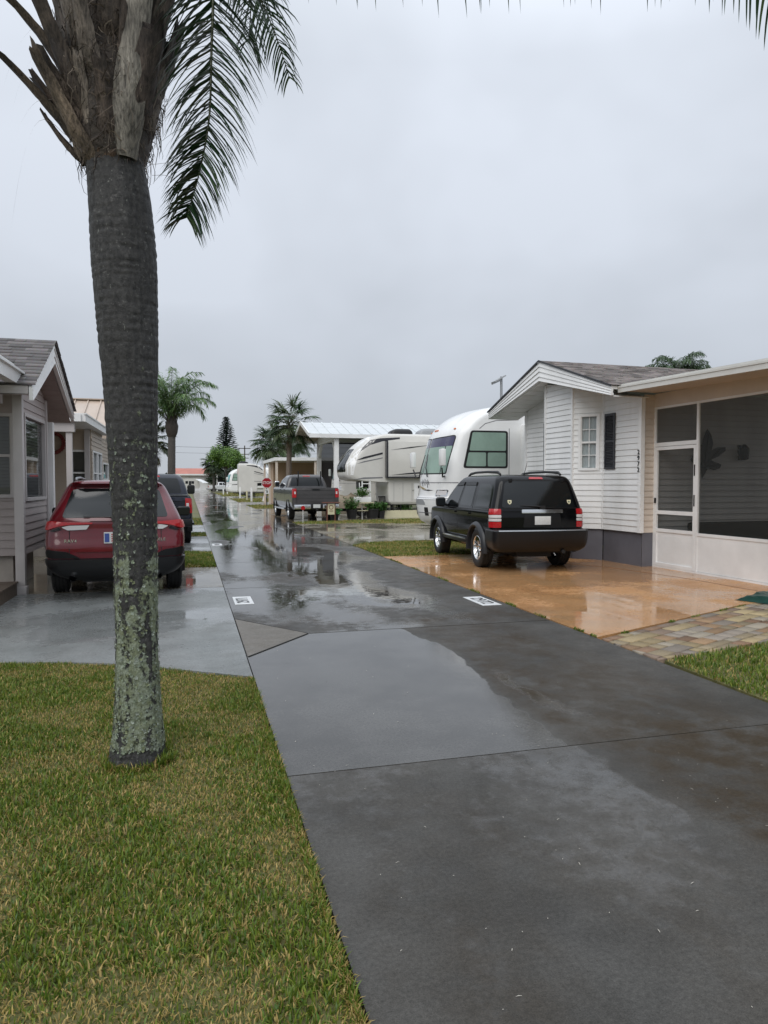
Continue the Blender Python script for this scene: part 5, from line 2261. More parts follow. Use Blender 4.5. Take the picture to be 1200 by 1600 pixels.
for ve in (-.87, 2.80):
    T0, T1, B0, B1 = V((.35, .85, 3.90)), V((.35, ve, 2.95)), V((.35, .85, 3.55)), V((.35, ve, 2.76))
    for k, (f0, f1) in enumerate(((0, .28), (.28, .64), (.64, 1.))):
        P = [T0.lerp(B0, f0), T1.lerp(B1, f0), T1.lerp(B1, f1), T0.lerp(B0, f1)]
        a4 = [P[0], P[1], P[2] + X_ * .02, P[3] + X_ * .02]
        b4 = [p - X_ * .04 for p in P]
        g.add(a4 + b4, [(0, 1, 2, 3), (7, 6, 5, 4), (0, 4, 5, 1), (1, 5, 6, 2), (2, 6, 7, 3), (3, 7, 4, 0)])
g.build('gable_board', M['white_trim'], lh)
s = MB()
for va, vb in ((-.87, .85), (.85, 2.80)):
    n = 12
    for i in range(n):
        a0, a1 = va + (vb - va) * i / n, va + (vb - va) * (i + .95) / n
        zz = lambda q: 3.53 - .405 * abs(q - .85)
        s.prism([(a0, zz(a0)), (a1, zz(a1)), (a1, zz(a1) + .015), (a0, zz(a0) + .015)], (-5, 0, 0), Y_, Z_, X_, 5.30)
s.build('soffit', M['soffit'], lh)
r = MB()
r.prism([(-.87, 2.96), (.85, 3.89), (2.80, 2.96), (2.80, 2.84), (.85, 3.62), (-.87, 2.84)], (-5.2, 0, 0), Y_, Z_, X_, 5.5)
r.build('roof', M['beige_trim'], lh)
shingles('roof_shingles', (-5.2, .85, 3.915), X_, V((0, -1.74, -.945)), 5.6, 1.98, lh, M['shingle_dark'], seed=5)
shingles('roof_shingles', (-5.2, .85, 3.915), X_, V((0, 1.99, -.955)), 5.6, 2.2, lh, M['shingle_dark'], seed=6)
gt = MB()
gt.box((-.45, -.93, 3.0), (.75, .13, .12))
gt.box((-.40, -.80, 2.83), (.66, .30, .22))
gt.box((-2.9, -.93, 2.98), (4.1, .12, .09))
gt.build('gutter', M['beige_trim'], lh, bevel=.012)
p = MB()
p.box((.09, -.5, 1.50), (.125, .125, 3.0))
p.box((.09, -.5, .06), (.16, .16, .12))
p.build('porch_post', M['beige_trim'], lh, bevel=.006)
p = MB()
p.box((.09, -2.5, 3.08), (.13, 4.2, .17))
p.box((.10, -2.5, 3.18), (.19, 4.2, .03))
p.prism([(-4, 3.20), (.16, 3.20), (.16, 3.23), (-4, 3.26)], (0, -4.6, 0), X_, Z_, Y_, 3.6)
p.build('porch_roof', M['white_trim'], lh)
d = MB()
d.box((-2.0, -2.6, .09), (4.1, 4.0, .18))
for i in range(14):
    d.box((-2.0, -4.5 + .29 * i, .19), (4.14, .27, .025))
tag(d.build('porch_deck', M['wood'], loc=(-2.45, 11.75, 0)), 'low brown plank deck at the foot of the beige house', 'deck')

# ---- second and third house on the left ---------------------------------------
l2 = thing('tan_house', 'tan sided house with a flat white edged porch roof beyond the beige house', 'house', (-2.45, 17, 0))
b = MB()
siding(b, V((-1.3, 2.5, 0)), X_, -Y_, [(0, .4), (1.34, .4), (1.34, 3.0), (0, 3.0)], [(.80, 1.28, 1.3, 2.45)], z0=.4)
siding(b, V((.04, 2.5, 0)), Y_, X_, [(0, .4), (2.3, .4), (2.3, 3.0), (0, 3.0)], [(.2, 2.1, 1.3, 2.45)], z0=.4)
siding(b, V((-1.75, -2.9, 0)), Y_, X_, [(0, .2), (5.4, .2), (5.4, 3.0), (0, 3.0)], [], z0=.4)
siding(b, V((-5, -2.9, 0)), X_, -Y_, [(0, .2), (3.25, .2), (3.25, 3.0), (0, 3.0)], [], z0=.4)
b.build('wall', M['tan_siding'], l2, recalc=False)
window(l2, V((-1.3, 2.5, 0)), X_, -Y_, (.83, 1.25, 1.34, 2.41), mats=(M['white_trim'], M['pane_dark'], M['blind']), curtain='blind')
window(l2, V((.04, 2.5, 0)), Y_, X_, (.25, 1.12, 1.34, 2.41), mx=2, mats=(M['white_trim'], M['pane_dark'], M['curtain']))
window(l2, V((.04, 2.5, 0)), Y_, X_, (1.25, 2.05, 1.34, 2.41), mx=2, mats=(M['white_trim'], M['pane_dark'], M['curtain']))
b = MB()
b.prism([(-4.0, 2.98), (.22, 2.98), (.22, 3.16), (-4.0, 3.2)], (0, 0, 0), X_, Z_, Y_, 4.9)
b.box((.23, 2.45, 3.06), (.03, 4.96, .17))
b.box((-1.9, -.03, 3.06), (4.1, .03, .17))
b.box((.24, 2.45, 3.145), (.05, 5.0, .03))
b.build('porch_roof', M['white_trim'], l2)
b = MB()
b.box((-.75, .12, 2.86), (1.5, .16, .22))
for (x, y) in ((-.12, .14), (-.05, 2.46), (-.05, 4.8)):
    b.build('porch_beam' if y < .2 else 'porch_post', M['beige_trim'], l2)
    b = MB()
    b.box((x, y, 1.5), (.12, .12, 3.0))
b.build('porch_post', M['beige_trim'], l2)
b = MB()
b.box((-.8, 2.0, .2), (1.7, 4.0, .4))
b.build('foundation', M['block'], l2)
b = MB()
b.box((.03, -3.05, 1.35), (.13, .16, 2.7))
b.tube([(-.02, -3.3, .52), (.04, -3.3, .3), (.06, -3.28, .12), (.16, -3.2, .03)], .035, n=8)
b.build('downspout', M['white_trim'], l2)
b = MB()
for i in range(26):
    a = 2 * PI * i / 26
    b.box((0, .24 * math.cos(a), .24 * math.sin(a) - .0), (.07, .085, .085), M=Matrix.Rotation(a * 1.7, 3, 'X'))
wr = b.build('wreath', mat('wreath_red', (.16, .03, .025), .7, var=.4, vscale=20), loc=(-3.28, 19.42, 2.62), rz=R(90), bevel=.012)
tag(wr, 'dark red ring wreath on the tan porch wall', 'wreath')
b = MB()
b.bar((-.25, -.1, .95), (-.25, -1.6, .35), .07, .10)
b.box((-.25, -.1, .5), (.08, .08, 1.0))
b.box((-.25, -1.6, .25), (.08, .08, .5))
rl = b.build('stair_rail', M['white_trim'], loc=(-2.45, 17, 0))
tag(rl, 'white sloping stair rail by the tan house steps', 'railing')

l3 = thing('metal_roof_house', 'house with a tan standing seam metal roof behind the tan house', 'house', (-2.75, 23.4, 0))
b = MB()
siding(b, V((-6, 0, 0)), X_, -Y_, [(0, .3), (6, .3), (6, 3.0), (0, 3.0)], [], z0=.3)
siding(b, V((0, 0, 0)), Y_, X_, [(0, .3), (5, .3), (5, 3.1), (2.5, 4.2), (0, 3.1)], [(1.6, 3.2, 1.2, 2.3)], z0=.3)
b.build('wall', M['tan_siding'], l3, recalc=False)
window(l3, V((0, 0, 0)), Y_, X_, (1.65, 3.15, 1.25, 2.25), mats=(M['white_trim'], M['pane_dark'], M['curtain']))
b = MB()
b.prism([(-.35, 3.05), (2.5, 4.42), (5.35, 3.05), (5.35, 2.97), (2.5, 4.30), (-.35, 2.97)], (-6.3, 0, 0), Y_, Z_, X_, 6.7)
for i in range(17):
    x = -6.1 + .4 * i
    b.bar((x, -.36, 3.075), (x, 2.5, 4.445), .03, .045)
    b.bar((x, 5.36, 3.075), (x, 2.5, 4.445), .03, .045)
b.bar((-6.3, 2.5, 4.45), (.4, 2.5, 4.45), .25, .035)
b.build('roof', M['tan_metal'], l3)
b = MB()
b.bar((.41, -.35, 2.99), (.41, 2.5, 4.36), .03, .16)
b.bar((.41, 5.35, 2.99), (.41, 2.5, 4.36), .03, .16)
b.build('gable_board', M['white_trim'], l3)

# ---- tall white carport on the right ------------------------------------------
cp = thing('metal_carport', 'tall white carport with ribbed metal gable roof behind the fifth wheel trailer', 'carport', (0, 0, 0))
b = MB()
yn, yr_, yf, ze, zr = 39.9, 43.0, 46.1, 4.42, 5.32
x0, x1 = 6.55, 23
b.prism([(yn, ze), (yr_, zr), (yf, ze), (yf, ze - .06), (yr_, zr - .06), (yn, ze - .06)], (x0, 0, 0), Y_, Z_, X_, x1 - x0)
for i in range(28):
    x = x0 + .05 + .6 * i
    b.bar((x, yn, ze + .02), (x, yr_, zr + .02), .09, .05)
    b.bar((x, yf, ze + .02), (x, yr_, zr + .02), .09, .05)
b.build('roof', M['metal_roof'], cp)
b = MB()
b.box(((x0 + x1) / 2, yn - .03, ze - .10), (x1 - x0, .10, .22))
b.box(((x0 + x1) / 2, yf + .03, ze - .10), (x1 - x0, .10, .22))
b.bar((x0 - .03, yn, ze - .04), (x0 - .03, yr_, zr - .04), .06, .2)
b.bar((x0 - .03, yf, ze - .04), (x0 - .03, yr_, zr - .04), .06, .2)
b.prism([(yn, ze - .2), (yr_, zr - .12), (yf, ze - .2)], (8.0, 0, 0), Y_, Z_, X_, .06)
b.build('gable_board', M['white_trim'], cp)
b = MB()
b.poly([(x0, yn, ze - .07), (x0, yr_, zr - .07), (x0 + 1.5, yr_, zr - .07), (x0 + 1.5, yn, ze - .07)])
b.poly([(x0, yf, ze - .07), (x0, yr_, zr - .07), (x0 + 1.5, yr_, zr - .07), (x0 + 1.5, yf, ze - .07)])
b.build('soffit', M['beige_and_shade'], cp)
for (x, y) in ((8.15, 40.2), (8.15, 45.8), (15, 40.2), (15, 45.8), (22, 40.2), (22, 45.8)):
    b = MB()
    b.box((x, y, 2.15), (.26, .26, 4.3))
    sy = 1 if y < 43 else -1
    b.bar((x, y + sy * .1, 3.3), (x, y + sy * 1.1, 4.25), .14, .14)
    b.build('post', M['white_trim'], cp)
b = MB()
b.box((8.15, 43, 4.2), (.2, 5.6, .24))
b.build('beam', M['white_trim'], cp)
b = MB()
b.add([(8.2, 45.95, .6), (22, 45.95, .6), (22, 45.95, 4.3), (8.2, 45.95, 4.3)], [(0, 1, 2, 3)])
b.add([(8.9, 45.9, 2.2), (22, 45.9, 2.2), (22, 45.9, 2.26), (8.9, 45.9, 2.26)], [(0, 1, 2, 3)])
b.build('shade_screen', M['shade_screen'], cp, recalc=False)

# ---- tan house with flat carport farther on ------------------------------------
th = thing('tan_carport_house', 'tan walled house with a flat white edged carport behind the fan palms', 'house', (0, 0, 0))
b = MB()
b.prism([(6.0, 3.28), (16, 3.36), (16, 3.56), (6.0, 3.52)], (0, 52, 0), X_, Z_, Y_, 9)
b.build('carport_roof', M['white_trim'], th)
b = MB()
b.box((11, 57.5, 1.65), (9, .2, 3.3))
b.box((6.6, 59.1, 1.65), (.2, 3, 3.3))
b.build('wall', mat('tan_stucco', (.44, .31, .21), .7, var=.06, vscale=1), th)
for (x, y) in ((6.15, 52.2), (6.15, 57.0), (6.15, 60.8), (9.0, 52.2)):
    b = MB()
    b.box((x, y, 1.65), (.16, .16, 3.3))
    b.build('post', M['beige_and_shade'], th)
b = MB()
b.bar((6.05, 60.9, .1), (6.9, 60.9, 3.3), .3, .2)
b.box((8.6, 56.9, 1.2), (1.2, .05, 2.2))
b.build('bracket', M['white_trim'], th)

# ---- far buildings ----------------------------------------------------------------
fr_ = thing('red_roof_hall', 'long low building with a red roof at the far end of the street', 'building', (0, 175, 0))
b = MB()
b.box((1.0, 5, 1.9), (11, 8, 3.8))
b.build('wall', M['white_siding'], fr_)
b = MB()
b.prism([(.0, 3.75), (5, 5.35), (10, 3.75)], (-5, 0, 0), Y_, Z_, X_, 12)
b.build('roof', M['red_roof'], fr_)
b = MB()
b.box((1.0, -.03, 3.75), (12, .1, .35))
b.build('fascia', M['white_trim'], fr_)
for i, (x, y, h, wd) in enumerate(((7.3, 158, 4.6, 3.4), (10.3, 122, 3.1, 3.0))):
    sh_ = thing('shade_canopy', ['higher white flat canopy on posts beside the far round headed palm', 'lower white flat canopy on posts behind the far white pickup'][i], 'canopy', (x, y, 0))
    b = MB()
    b.prism([(-wd / 2, h), (wd / 2, h + .15), (wd / 2, h + .4), (-wd / 2, h + .25)], (0, 0, 0), X_, Z_, Y_, 4)
    b.build('roof', M['white_trim'], sh_)
    for q in (-wd / 2 + .2, wd / 2 - .2):
        for yy in (.2, 3.8):
            b = MB()
            b.box((q, yy, h / 2), (.14, .14, h))
            b.build('post', M['white_trim'], sh_)
    b = MB()
    b.box((0, 3.6, h * .4), (wd * .8, .1, h * .8))
    b.build('back_wall', M['shutter'], sh_)
# ================================================================== road vehicles
def paint(name, col, var=.1, rough=.22):
    return mat(name, col, rough, var=var, vscale=3, coat=.8, bump=.02, bscale=150, ior=1.4, dirt=.2, dirtcol=tuple(min(1, c * .8 + .008) for c in col), rvar=.05)


M['paint_black'] = mat('black_paint', (.003, .0032, .004), .06, ior=1.36, bump=.015, bscale=150, rvar=.03, vscale=3)
M['paint_red'] = paint('red_paint', (.125, .005, .012))
M['paint_blue'] = paint('navy_paint', (.006, .010, .024))
M['paint_grey'] = paint('grey_paint', (.055, .052, .053))
M['paint_white'] = paint('white_car_paint', (.72, .73, .74))
M['trim'] = mat('wet_black_trim', (.006, .0064, .0075), .35, bump=.05, bscale=120)
M['flare'] = mat('fender_flare', (.022, .024, .028), .36, bump=.05, bscale=120)
M['underside'] = mat('underside', (.012, .012, .012), .7)
M['plate'] = mat('plate', (.62, .63, .62), .35, var=.08, vscale=30)
M['decal'] = mat('sticker', (.66, .62, .42), .4)
M['decal_dark'] = mat('sticker_dark', (.10, .13, .10), .4)
M['plate_blue'] = mat('plate_blue', (.05, .09, .30), .4)
M['plate_red'] = mat('plate_red', (.45, .05, .05), .4)


def tyre_profile(R_, w, rr):
    h = w / 2
    pr = [(-h * .78, rr - .004), (-h * .95, rr + .02), (-h, rr + (R_ - rr) * .45), (-h * .96, R_ - .03), (-h * .84, R_ - .006)]
    for k in (-.45, 0., .45):
        pr += [(h * (k - .10), R_), (h * (k - .07), R_ - .008), (h * (k + .07), R_ - .008), (h * (k + .10), R_)]
    return pr + [(h * .84, R_ - .006), (h * .96, R_ - .03), (h, rr + (R_ - rr) * .45), (h * .95, rr + .02), (h * .78, rr - .004)]


def wheel(root, x, y, R_=.37, w=.235, rr=.235, spokes=5, m='alloy', sg=1, dual=False):
    mb = MB()
    mb.lathe(tyre_profile(R_, w, rr), n=36, o=(x, y, R_), axis='x')
    # tread blocks
    n = 44
    for i in range(n):
        a = 2 * PI * i / n
        c = V((x, y + math.cos(a) * (R_ - .001), R_ + math.sin(a) * (R_ - .001)))
        Mx = Matrix.Rotation(a - PI / 2, 3, 'X')
        for k in (-.68, .68):
            mb.box(c + V((k * w / 2, 0, 0)), (w * .15, .022, .010), M=Mx)
    t = mb.build('wheel', M['rubber'], root)
    r = MB()
    h = w / 2
    f = sg
    r.lathe([(x - f * h * .7, rr - .006), (x + f * h * .62, rr - .008), (x + f * h * .86, rr - .002), (x + f * h * .9, rr - .012), (x + f * h * .7, rr - .03), (x - f * h * .5, rr - .045)], n=36, o=(0, y, R_), axis='x')
    r.lathe([(x + f * h * .30, .002), (x + f * h * .62, .03), (x + f * h * .62, .055), (x + f * h * .45, .075), (x + f * h * .2, .08)], n=20, o=(0, y, R_), axis='x')
    for i in range(spokes):
        a = 2 * PI * (i + .25) / spokes
        for da in ((-.14, .14) if dual else (0,)):
            a1 = a + da * .6
            a2 = a + da * 1.25
            p = V((x + f * h * .52, y + math.cos(a1) * .05, R_ + math.sin(a1) * .05))
            q = V((x + f * h * .68, y + math.cos(a2) * (rr - .02), R_ + math.sin(a2) * (rr - .02)))
            r.bar(p, q, .028 if dual else .055, .03, up=(f, 0, 0))
    r.build('rim', M[m], t, bevel=.004)
    d = MB()
    d.lathe([(x - f * h * .1, .001), (x - f * h * .1, rr - .05), (x - f * h * .2, rr - .05)], n=24, o=(0, y, R_), axis='x')
    d.build('brake_disc', M['dark_hole'], t)
    return t


def arches(o, ys, R_, W_, depth=.42):
    c = MB()
    for y in ys:
        for sg in (-1, 1):
            a, b = sorted((sg * (W_ - depth), sg * (W_ + .3)))
            c.lathe([(a, .0001), (a, R_ * 1.15), (b, R_ * 1.15), (b, .0001)], n=32, o=(0, y, R_ * 1.03), axis='x', smooth=False)
    boolean_cut(o, c)


def flare(root, y, R_, x, sg, m='flare', r0=1.12, r1=1.38, out=.055, a0=-8, a1=188, n=22, zc=None):
    mb = MB()
    zc = R_ if zc is None else zc
    secs = []
    for i in range(n + 1):
        a = R(a0 + (a1 - a0) * i / n)
        c, s = math.cos(a), math.sin(a)
        q = [(R_ * r0, -.10), (R_ * r0, out), (R_ * (r0 + .08), out + .012), (R_ * (r1 - .06), out - .012), (R_ * r1, .0), (R_ * r1, -.03)]
        secs.append([V((sg * (x + d), y + c * r, zc + s * r)) for r, d in q])
    k = len(secs[0])
    mb.add([p for s in secs for p in s], [(i * k + j, i * k + j + 1, (i + 1) * k + j + 1, (i + 1) * k + j) for i in range(n) for j in range(k - 1)], 0, True)
    mb.add(secs[0], [tuple(range(k))], 0)
    mb.add(secs[-1], [tuple(range(k))], 0)
    return mb.build('fender_flare', M[m], root)


def part(fn, poly, name, m, root, off=.004, thick=.012, res=.12, centre=(0, 2, 1), extra=None):
    mb = MB()
    patch(mb, fn, poly, off, thick, 0, res, centre)
    return mb.build(name, m, root)


def mirror(root, x, y, z, sg, m, w=.22, h=.20, d=.13):
    mb = MB()
    S_ = Slices([(z - h / 2, w * .30, 0, d * .7, .03, .05, 0, .02), (z - h * .35, w * .46, -.005, d * .95, .03, .06, 0, .03), (z + h * .3, w * .48, -.005, d, .03, .06, 0, .03), (z + h / 2, w * .36, .01, d * .7, .03, .05, 0, .02)])
    S_.mesh(mb, n=8, dims=(2, 3, 3))
    mb.v = [(p[0] + sg * (x + w * .5), p[1] + y, p[2]) for p in mb.v]
    mb.bar((sg * (x - .08), y + d * .5, z - h * .35), (sg * (x + w * .3), y + d * .5, z - h * .25), .06, .05)
    o = mb.build('wing_mirror', M[m], root)
    g = MB()
    g.box((sg * (x + w * .5), y - .006, z), (w * .78, .006, h * .72))
    g.build('mirror_glass', M['car_glass'], o)
    return o


# ------------------------------------------------------------------ black boxy SUV
def black_suv(loc, rz):
    root = thing('black_suv', 'wet black boxy SUV with chrome wheels parked on the orange drive', 'car', loc, rz)
    rows = [  # z, half width, y rear, y front, r rear, r front, bow rear, bow front
        (.36, .80, .20, 4.30, .10, .15, .04, .10), (.46, .86, .13, 4.40, .12, .18, .05, .14), (.60, .885, .11, 4.42, .13, .2, .05, .15), (.80, .905, .09, 4.42, .13, .2, .05, .15),
        (1.0, .91, .09, 4.38, .13, .2, .05, .15), (1.06, .908, .10, 4.30, .13, .2, .05, .15), (1.10, .90, .10, 3.85, .13, .22, .05, .1), (1.13, .888, .11, 3.45, .13, .18, .05, .06), (1.20, .868, .125, 3.28, .13, .14, .05, .05),
        (1.40, .81, .18, 3.02, .13, .13, .05, .05), (1.58, .755, .24, 2.75, .13, .13, .05, .05), (1.68, .715, .29, 2.58, .14, .14, .05, .06), (1.725, .68, .34, 2.46, .15, .15, .05, .06), (1.755, .60, .42, 2.3, .2, .2, .05, .05), (1.765, .45, .6, 2.05, .2, .2, .03, .05)]
    S_ = Slices(rows)
    C = (0, 2.2, .9)
    mb = MB()
    S_.mesh(mb, n=46, dims=(6, 7, 30))
    b = mb.build('body', [M['paint_black'], M['dark_hole']], root)
    wy = (.98, 3.66)
    arches(b, wy, .37, .9)
    body2 = MB()
    for sg in (-1, 1):
        sd = S_.side(sg)
        for ln in ([(1.28, .52), (1.26, 1.10), (1.33, 1.62)], [(2.18, .48), (2.15, 1.16), (2.06, 1.62)], [(3.18, .48), (3.16, 1.10)], [(1.30, .60), (1.75, .52)], [(.40, 1.10), (3.15, 1.105)]):
            strip_line(body2, sd, ln, w=.010, off=.0012, mi=0, centre=C)
    wp = S_.wrap()
    strip_line(body2, wp, [(-.78, .80), (-.79, 1.12), (-.66, 1.66), (.66, 1.66), (.79, 1.12), (.78, .80)], w=.012, off=.0012, mi=0, centre=C)
    strip_line(body2, wp, [(-.76, 1.145), (-.3, 1.15), (.0, 1.17), (.3, 1.15), (.76, 1.145)], w=.008, off=.0055, mi=0, centre=C)
    body2.build('panel_gap', M['dark_hole'], root)
    part(wp, rounded([(-.715, 1.16), (.715, 1.16), (.615, 1.60), (.56, 1.635), (-.56, 1.635), (-.615, 1.60)], .05), 'rear_window', M['car_glass'], root, centre=C)
    for sg in (-1, 1):
        sd = S_.side(sg)
        part(sd, rounded([(.36, 1.17), (1.12, 1.16), (1.17, 1.60), (.50, 1.58)], [.06, .05, .06, .10]), 'side_window', M['car_glass'], root, centre=C)
        part(sd, rounded([(1.34, 1.16), (2.08, 1.16), (2.00, 1.605), (1.385, 1.605)], .035), 'side_window', M['car_glass'], root, centre=C)
        part(sd, rounded([(2.22, 1.16), (3.00, 1.15), (2.62, 1.55), (2.50, 1.60), (2.12, 1.605)], .035), 'side_window', M['car_glass'], root, centre=C)
        dv = MB()   # rain visor strips above the door glass
        for pl in ([(1.35, 1.56), (2.02, 1.56), (2.0, 1.625), (1.37, 1.625)], [(2.13, 1.56), (2.56, 1.545), (2.42, 1.64), (2.10, 1.625)]):
            patch(dv, sd, pl, off=.02, thick=.02, res=.1, centre=C)
        dv.build('window_visor', M['trim'], root)
        # tail lamp: red, two clear bands, red, wrapping the corner
        t = MB()
        for z0, z1, mi in ((1.035, 1.135, 0), (.978, 1.026, 1), (.915, .965, 1), (.80, .905, 0)):
            us = (sg * .735, sg * .985)
            patch(t, wp, rounded([(us[0], z0), (us[1], z0), (us[1], z1), (us[0], z1)], .012, 2), off=.014, thick=.03, mi=mi, res=.04, centre=C)
        t.build('tail_light', [M['red_lens'], M['clear_lens']], root)
        h = MB()
        for y in (1.46, 2.36):
            patch(h, sd, rounded([(y - .10, 1.0), (y + .10, 1.0), (y + .10, 1.035), (y - .10, 1.035)], .012), off=.03, thick=.03, res=.06, centre=C)
            hh = h.build('door_handle', M['paint_black'], root)
            h = MB()
        for y in wy:
            flare(root, y, .37, .895, sg)
        s = MB()
        s.box((sg * .90, 2.32, .47), (.07, 1.70, .10), mi=0)
        s.box((sg * .925, 2.32, .505), (.05, 1.68, .045), mi=1)
        s.build('side_sill', [M['trim'], M['chrome']], root, bevel=.008)
        rl = MB()
        pts = [(sg * .60, .52, 1.765), (sg * .605, .62, 1.805), (sg * .60, 1.2, 1.825), (sg * .59, 1.9, 1.82), (sg * .58, 2.25, 1.795), (sg * .575, 2.4, 1.75)]
        rl.tube(pts, [.018, .024, .02, .02, .024, .018], n=8, flat=1.2)
        rl.build('roof_rail', M['trim'], root)
        mirror(root, .91, 2.95, 1.20, sg, 'trim')
        for y in wy:
            wheel(root, sg * .785, y, .37, .235, .235, 5, 'chrome', sg, dual=True)
        hl = MB()
        patch(hl, S_.wrap(True), rounded([(sg * .52, .82), (sg * .86, .82), (sg * .86, .98), (sg * .52, .98)], .03), off=.01, thick=.03, res=.05, centre=C)
        hl.build('headlight', M['clear_lens'], root)
    # windscreen
    wf = S_.wrap(True)
    part(wf, rounded([(-.70, 1.2), (.70, 1.2), (.60, 1.60), (-.60, 1.60)], .05), 'windscreen', M['car_glass'], root, centre=C)
    # bumpers
    B_ = Slices([(.36, .82, .04, .35, .10, .02, .05, 0), (.44, .90, -.04, .42, .12, .02, .05, 0), (.60, .925, -.09, .45, .12, .02, .06, 0), (.735, .925, -.10, .45, .11, .02, .06, 0), (.765, .91, -.07, .45, .10, .02, .06, 0), (.77, .88, .05, .42, .1, .02, .06, 0)])
    mb = MB()
    B_.mesh(mb, n=14, dims=(6, 6, 4))
    b = mb.build('rear_bumper', M['trim'], root)
    c = MB()
    c.lathe([(-1.2, .0001), (-1.2, .43), (1.2, .43), (1.2, .0001)], n=30, o=(0, .98, .37), axis='x', smooth=False)
    boolean_cut(b, c)
    st = MB()
    patch(st, B_.wrap(), [(-.84, .742), (.84, .742), (.84, .757), (-.84, .757)], off=.004, thick=.01, res=.06, centre=C)
    st.build('bumper_sheen', M['steel'], root)  # pale strip put in as the light along the bumper's top edge
    F_ = Slices([(.34, .80, 4.0, 4.40, .02, .2, 0, .12), (.5, .90, 4.0, 4.50, .02, .2, 0, .14), (.72, .90, 4.0, 4.50, .02, .2, 0, .14), (.76, .88, 4.0, 4.45, .02, .2, 0, .14)])
    mb = MB()
    F_.mesh(mb, n=8, dims=(5, 5, 4))
    mb.build('front_bumper', M['trim'], root)
    # tailgate furniture
    cb = MB()
    patch(cb, wp, rounded([(-.35, 1.058), (.45, 1.058), (.45, 1.118), (-.35, 1.118)], .012), off=.022, thick=.03, res=.06, centre=C)
    cb.build('chrome_trim', M['chrome'], root)
    rc = MB()
    patch(rc, wp, rounded([(-.32, .80), (.44, .80), (.40, 1.05), (-.29, 1.05)], .03), off=.003, thick=.01, res=.06, centre=C)
    rc.build('plate_recess', M['trim'], root)
    pl = MB()
    pl.box((.05, .072, .925), (.31, .012, .155))
    pl.build('licence_plate', M['plate'], root, bevel=.004)
    part(wp, rounded([(-.14, 1.675), (.14, 1.675), (.125, 1.708), (-.125, 1.708)], .01), 'brake_light', M['red_lens'], root, off=.012, thick=.02, res=.05, centre=C)
    for x in (-.56, .60):
        d = MB()
        patch(d, wp, rounded([(x - .038, 1.295), (x - .034, 1.245), (x, 1.215), (x + .034, 1.245), (x + .038, 1.295)], .008), off=.007, thick=.006, mi=0, res=.1, centre=C)
        patch(d, wp, rounded([(x - .016, 1.275), (x - .014, 1.25), (x, 1.24), (x + .014, 1.25), (x + .016, 1.275)], .004), off=.009, thick=.004, mi=1, res=.1, centre=C)
        d.build('sticker', [M['decal'], M['decal_dark']], root)
    wi = MB()
    p0 = wp(.05, 1.165) + V((0, -.03, 0))
    wi.tube([p0, wp(-.05, 1.185) + V((0, -.03, 0)), wp(-.36, 1.20) + V((0, -.025, 0))], [.016, .010, .006], n=6)
    wi.box(p0, (.09, .05, .06))
    wi.build('wiper', M['black'], root)
    for x in (-.50, .52):
        hg = MB()
        hg.box(wp(x, 1.655) + V((0, -.015, 0)), (.06, .04, .07))
        hg.build('hinge', M['trim'], root, bevel=.006)
    an = MB()
    an.tube([(-.12, .55, 1.755), (-.10, .46, 1.98)], [.006, .003], n=5)
    an.tube([(-.12, .55, 1.745), (-.12, .54, 1.80)], [.018, .010], n=6)
    an.build('antenna', M['black'], root)
    un = MB()
    un.box((0, 2.2, .40), (1.2, 3.6, .2))
    un.tube([(.42, -.02, .36), (.42, .6, .36)], .035, n=10)
    un.box((0, .55, .33), (.7, .4, .18))
    un.lathe([(-.7, .05), (.7, .05)], n=10, o=(0, .98, .37), axis='x')
    un.lathe([(-.12, .05), (-.08, .13), (.08, .13), (.12, .05)], n=12, o=(.1, .98, .37), axis='x')
    un.build('chassis', M['underside'], root)
    return root


black_suv((6.14, 11.62, .006), R(-3.4))


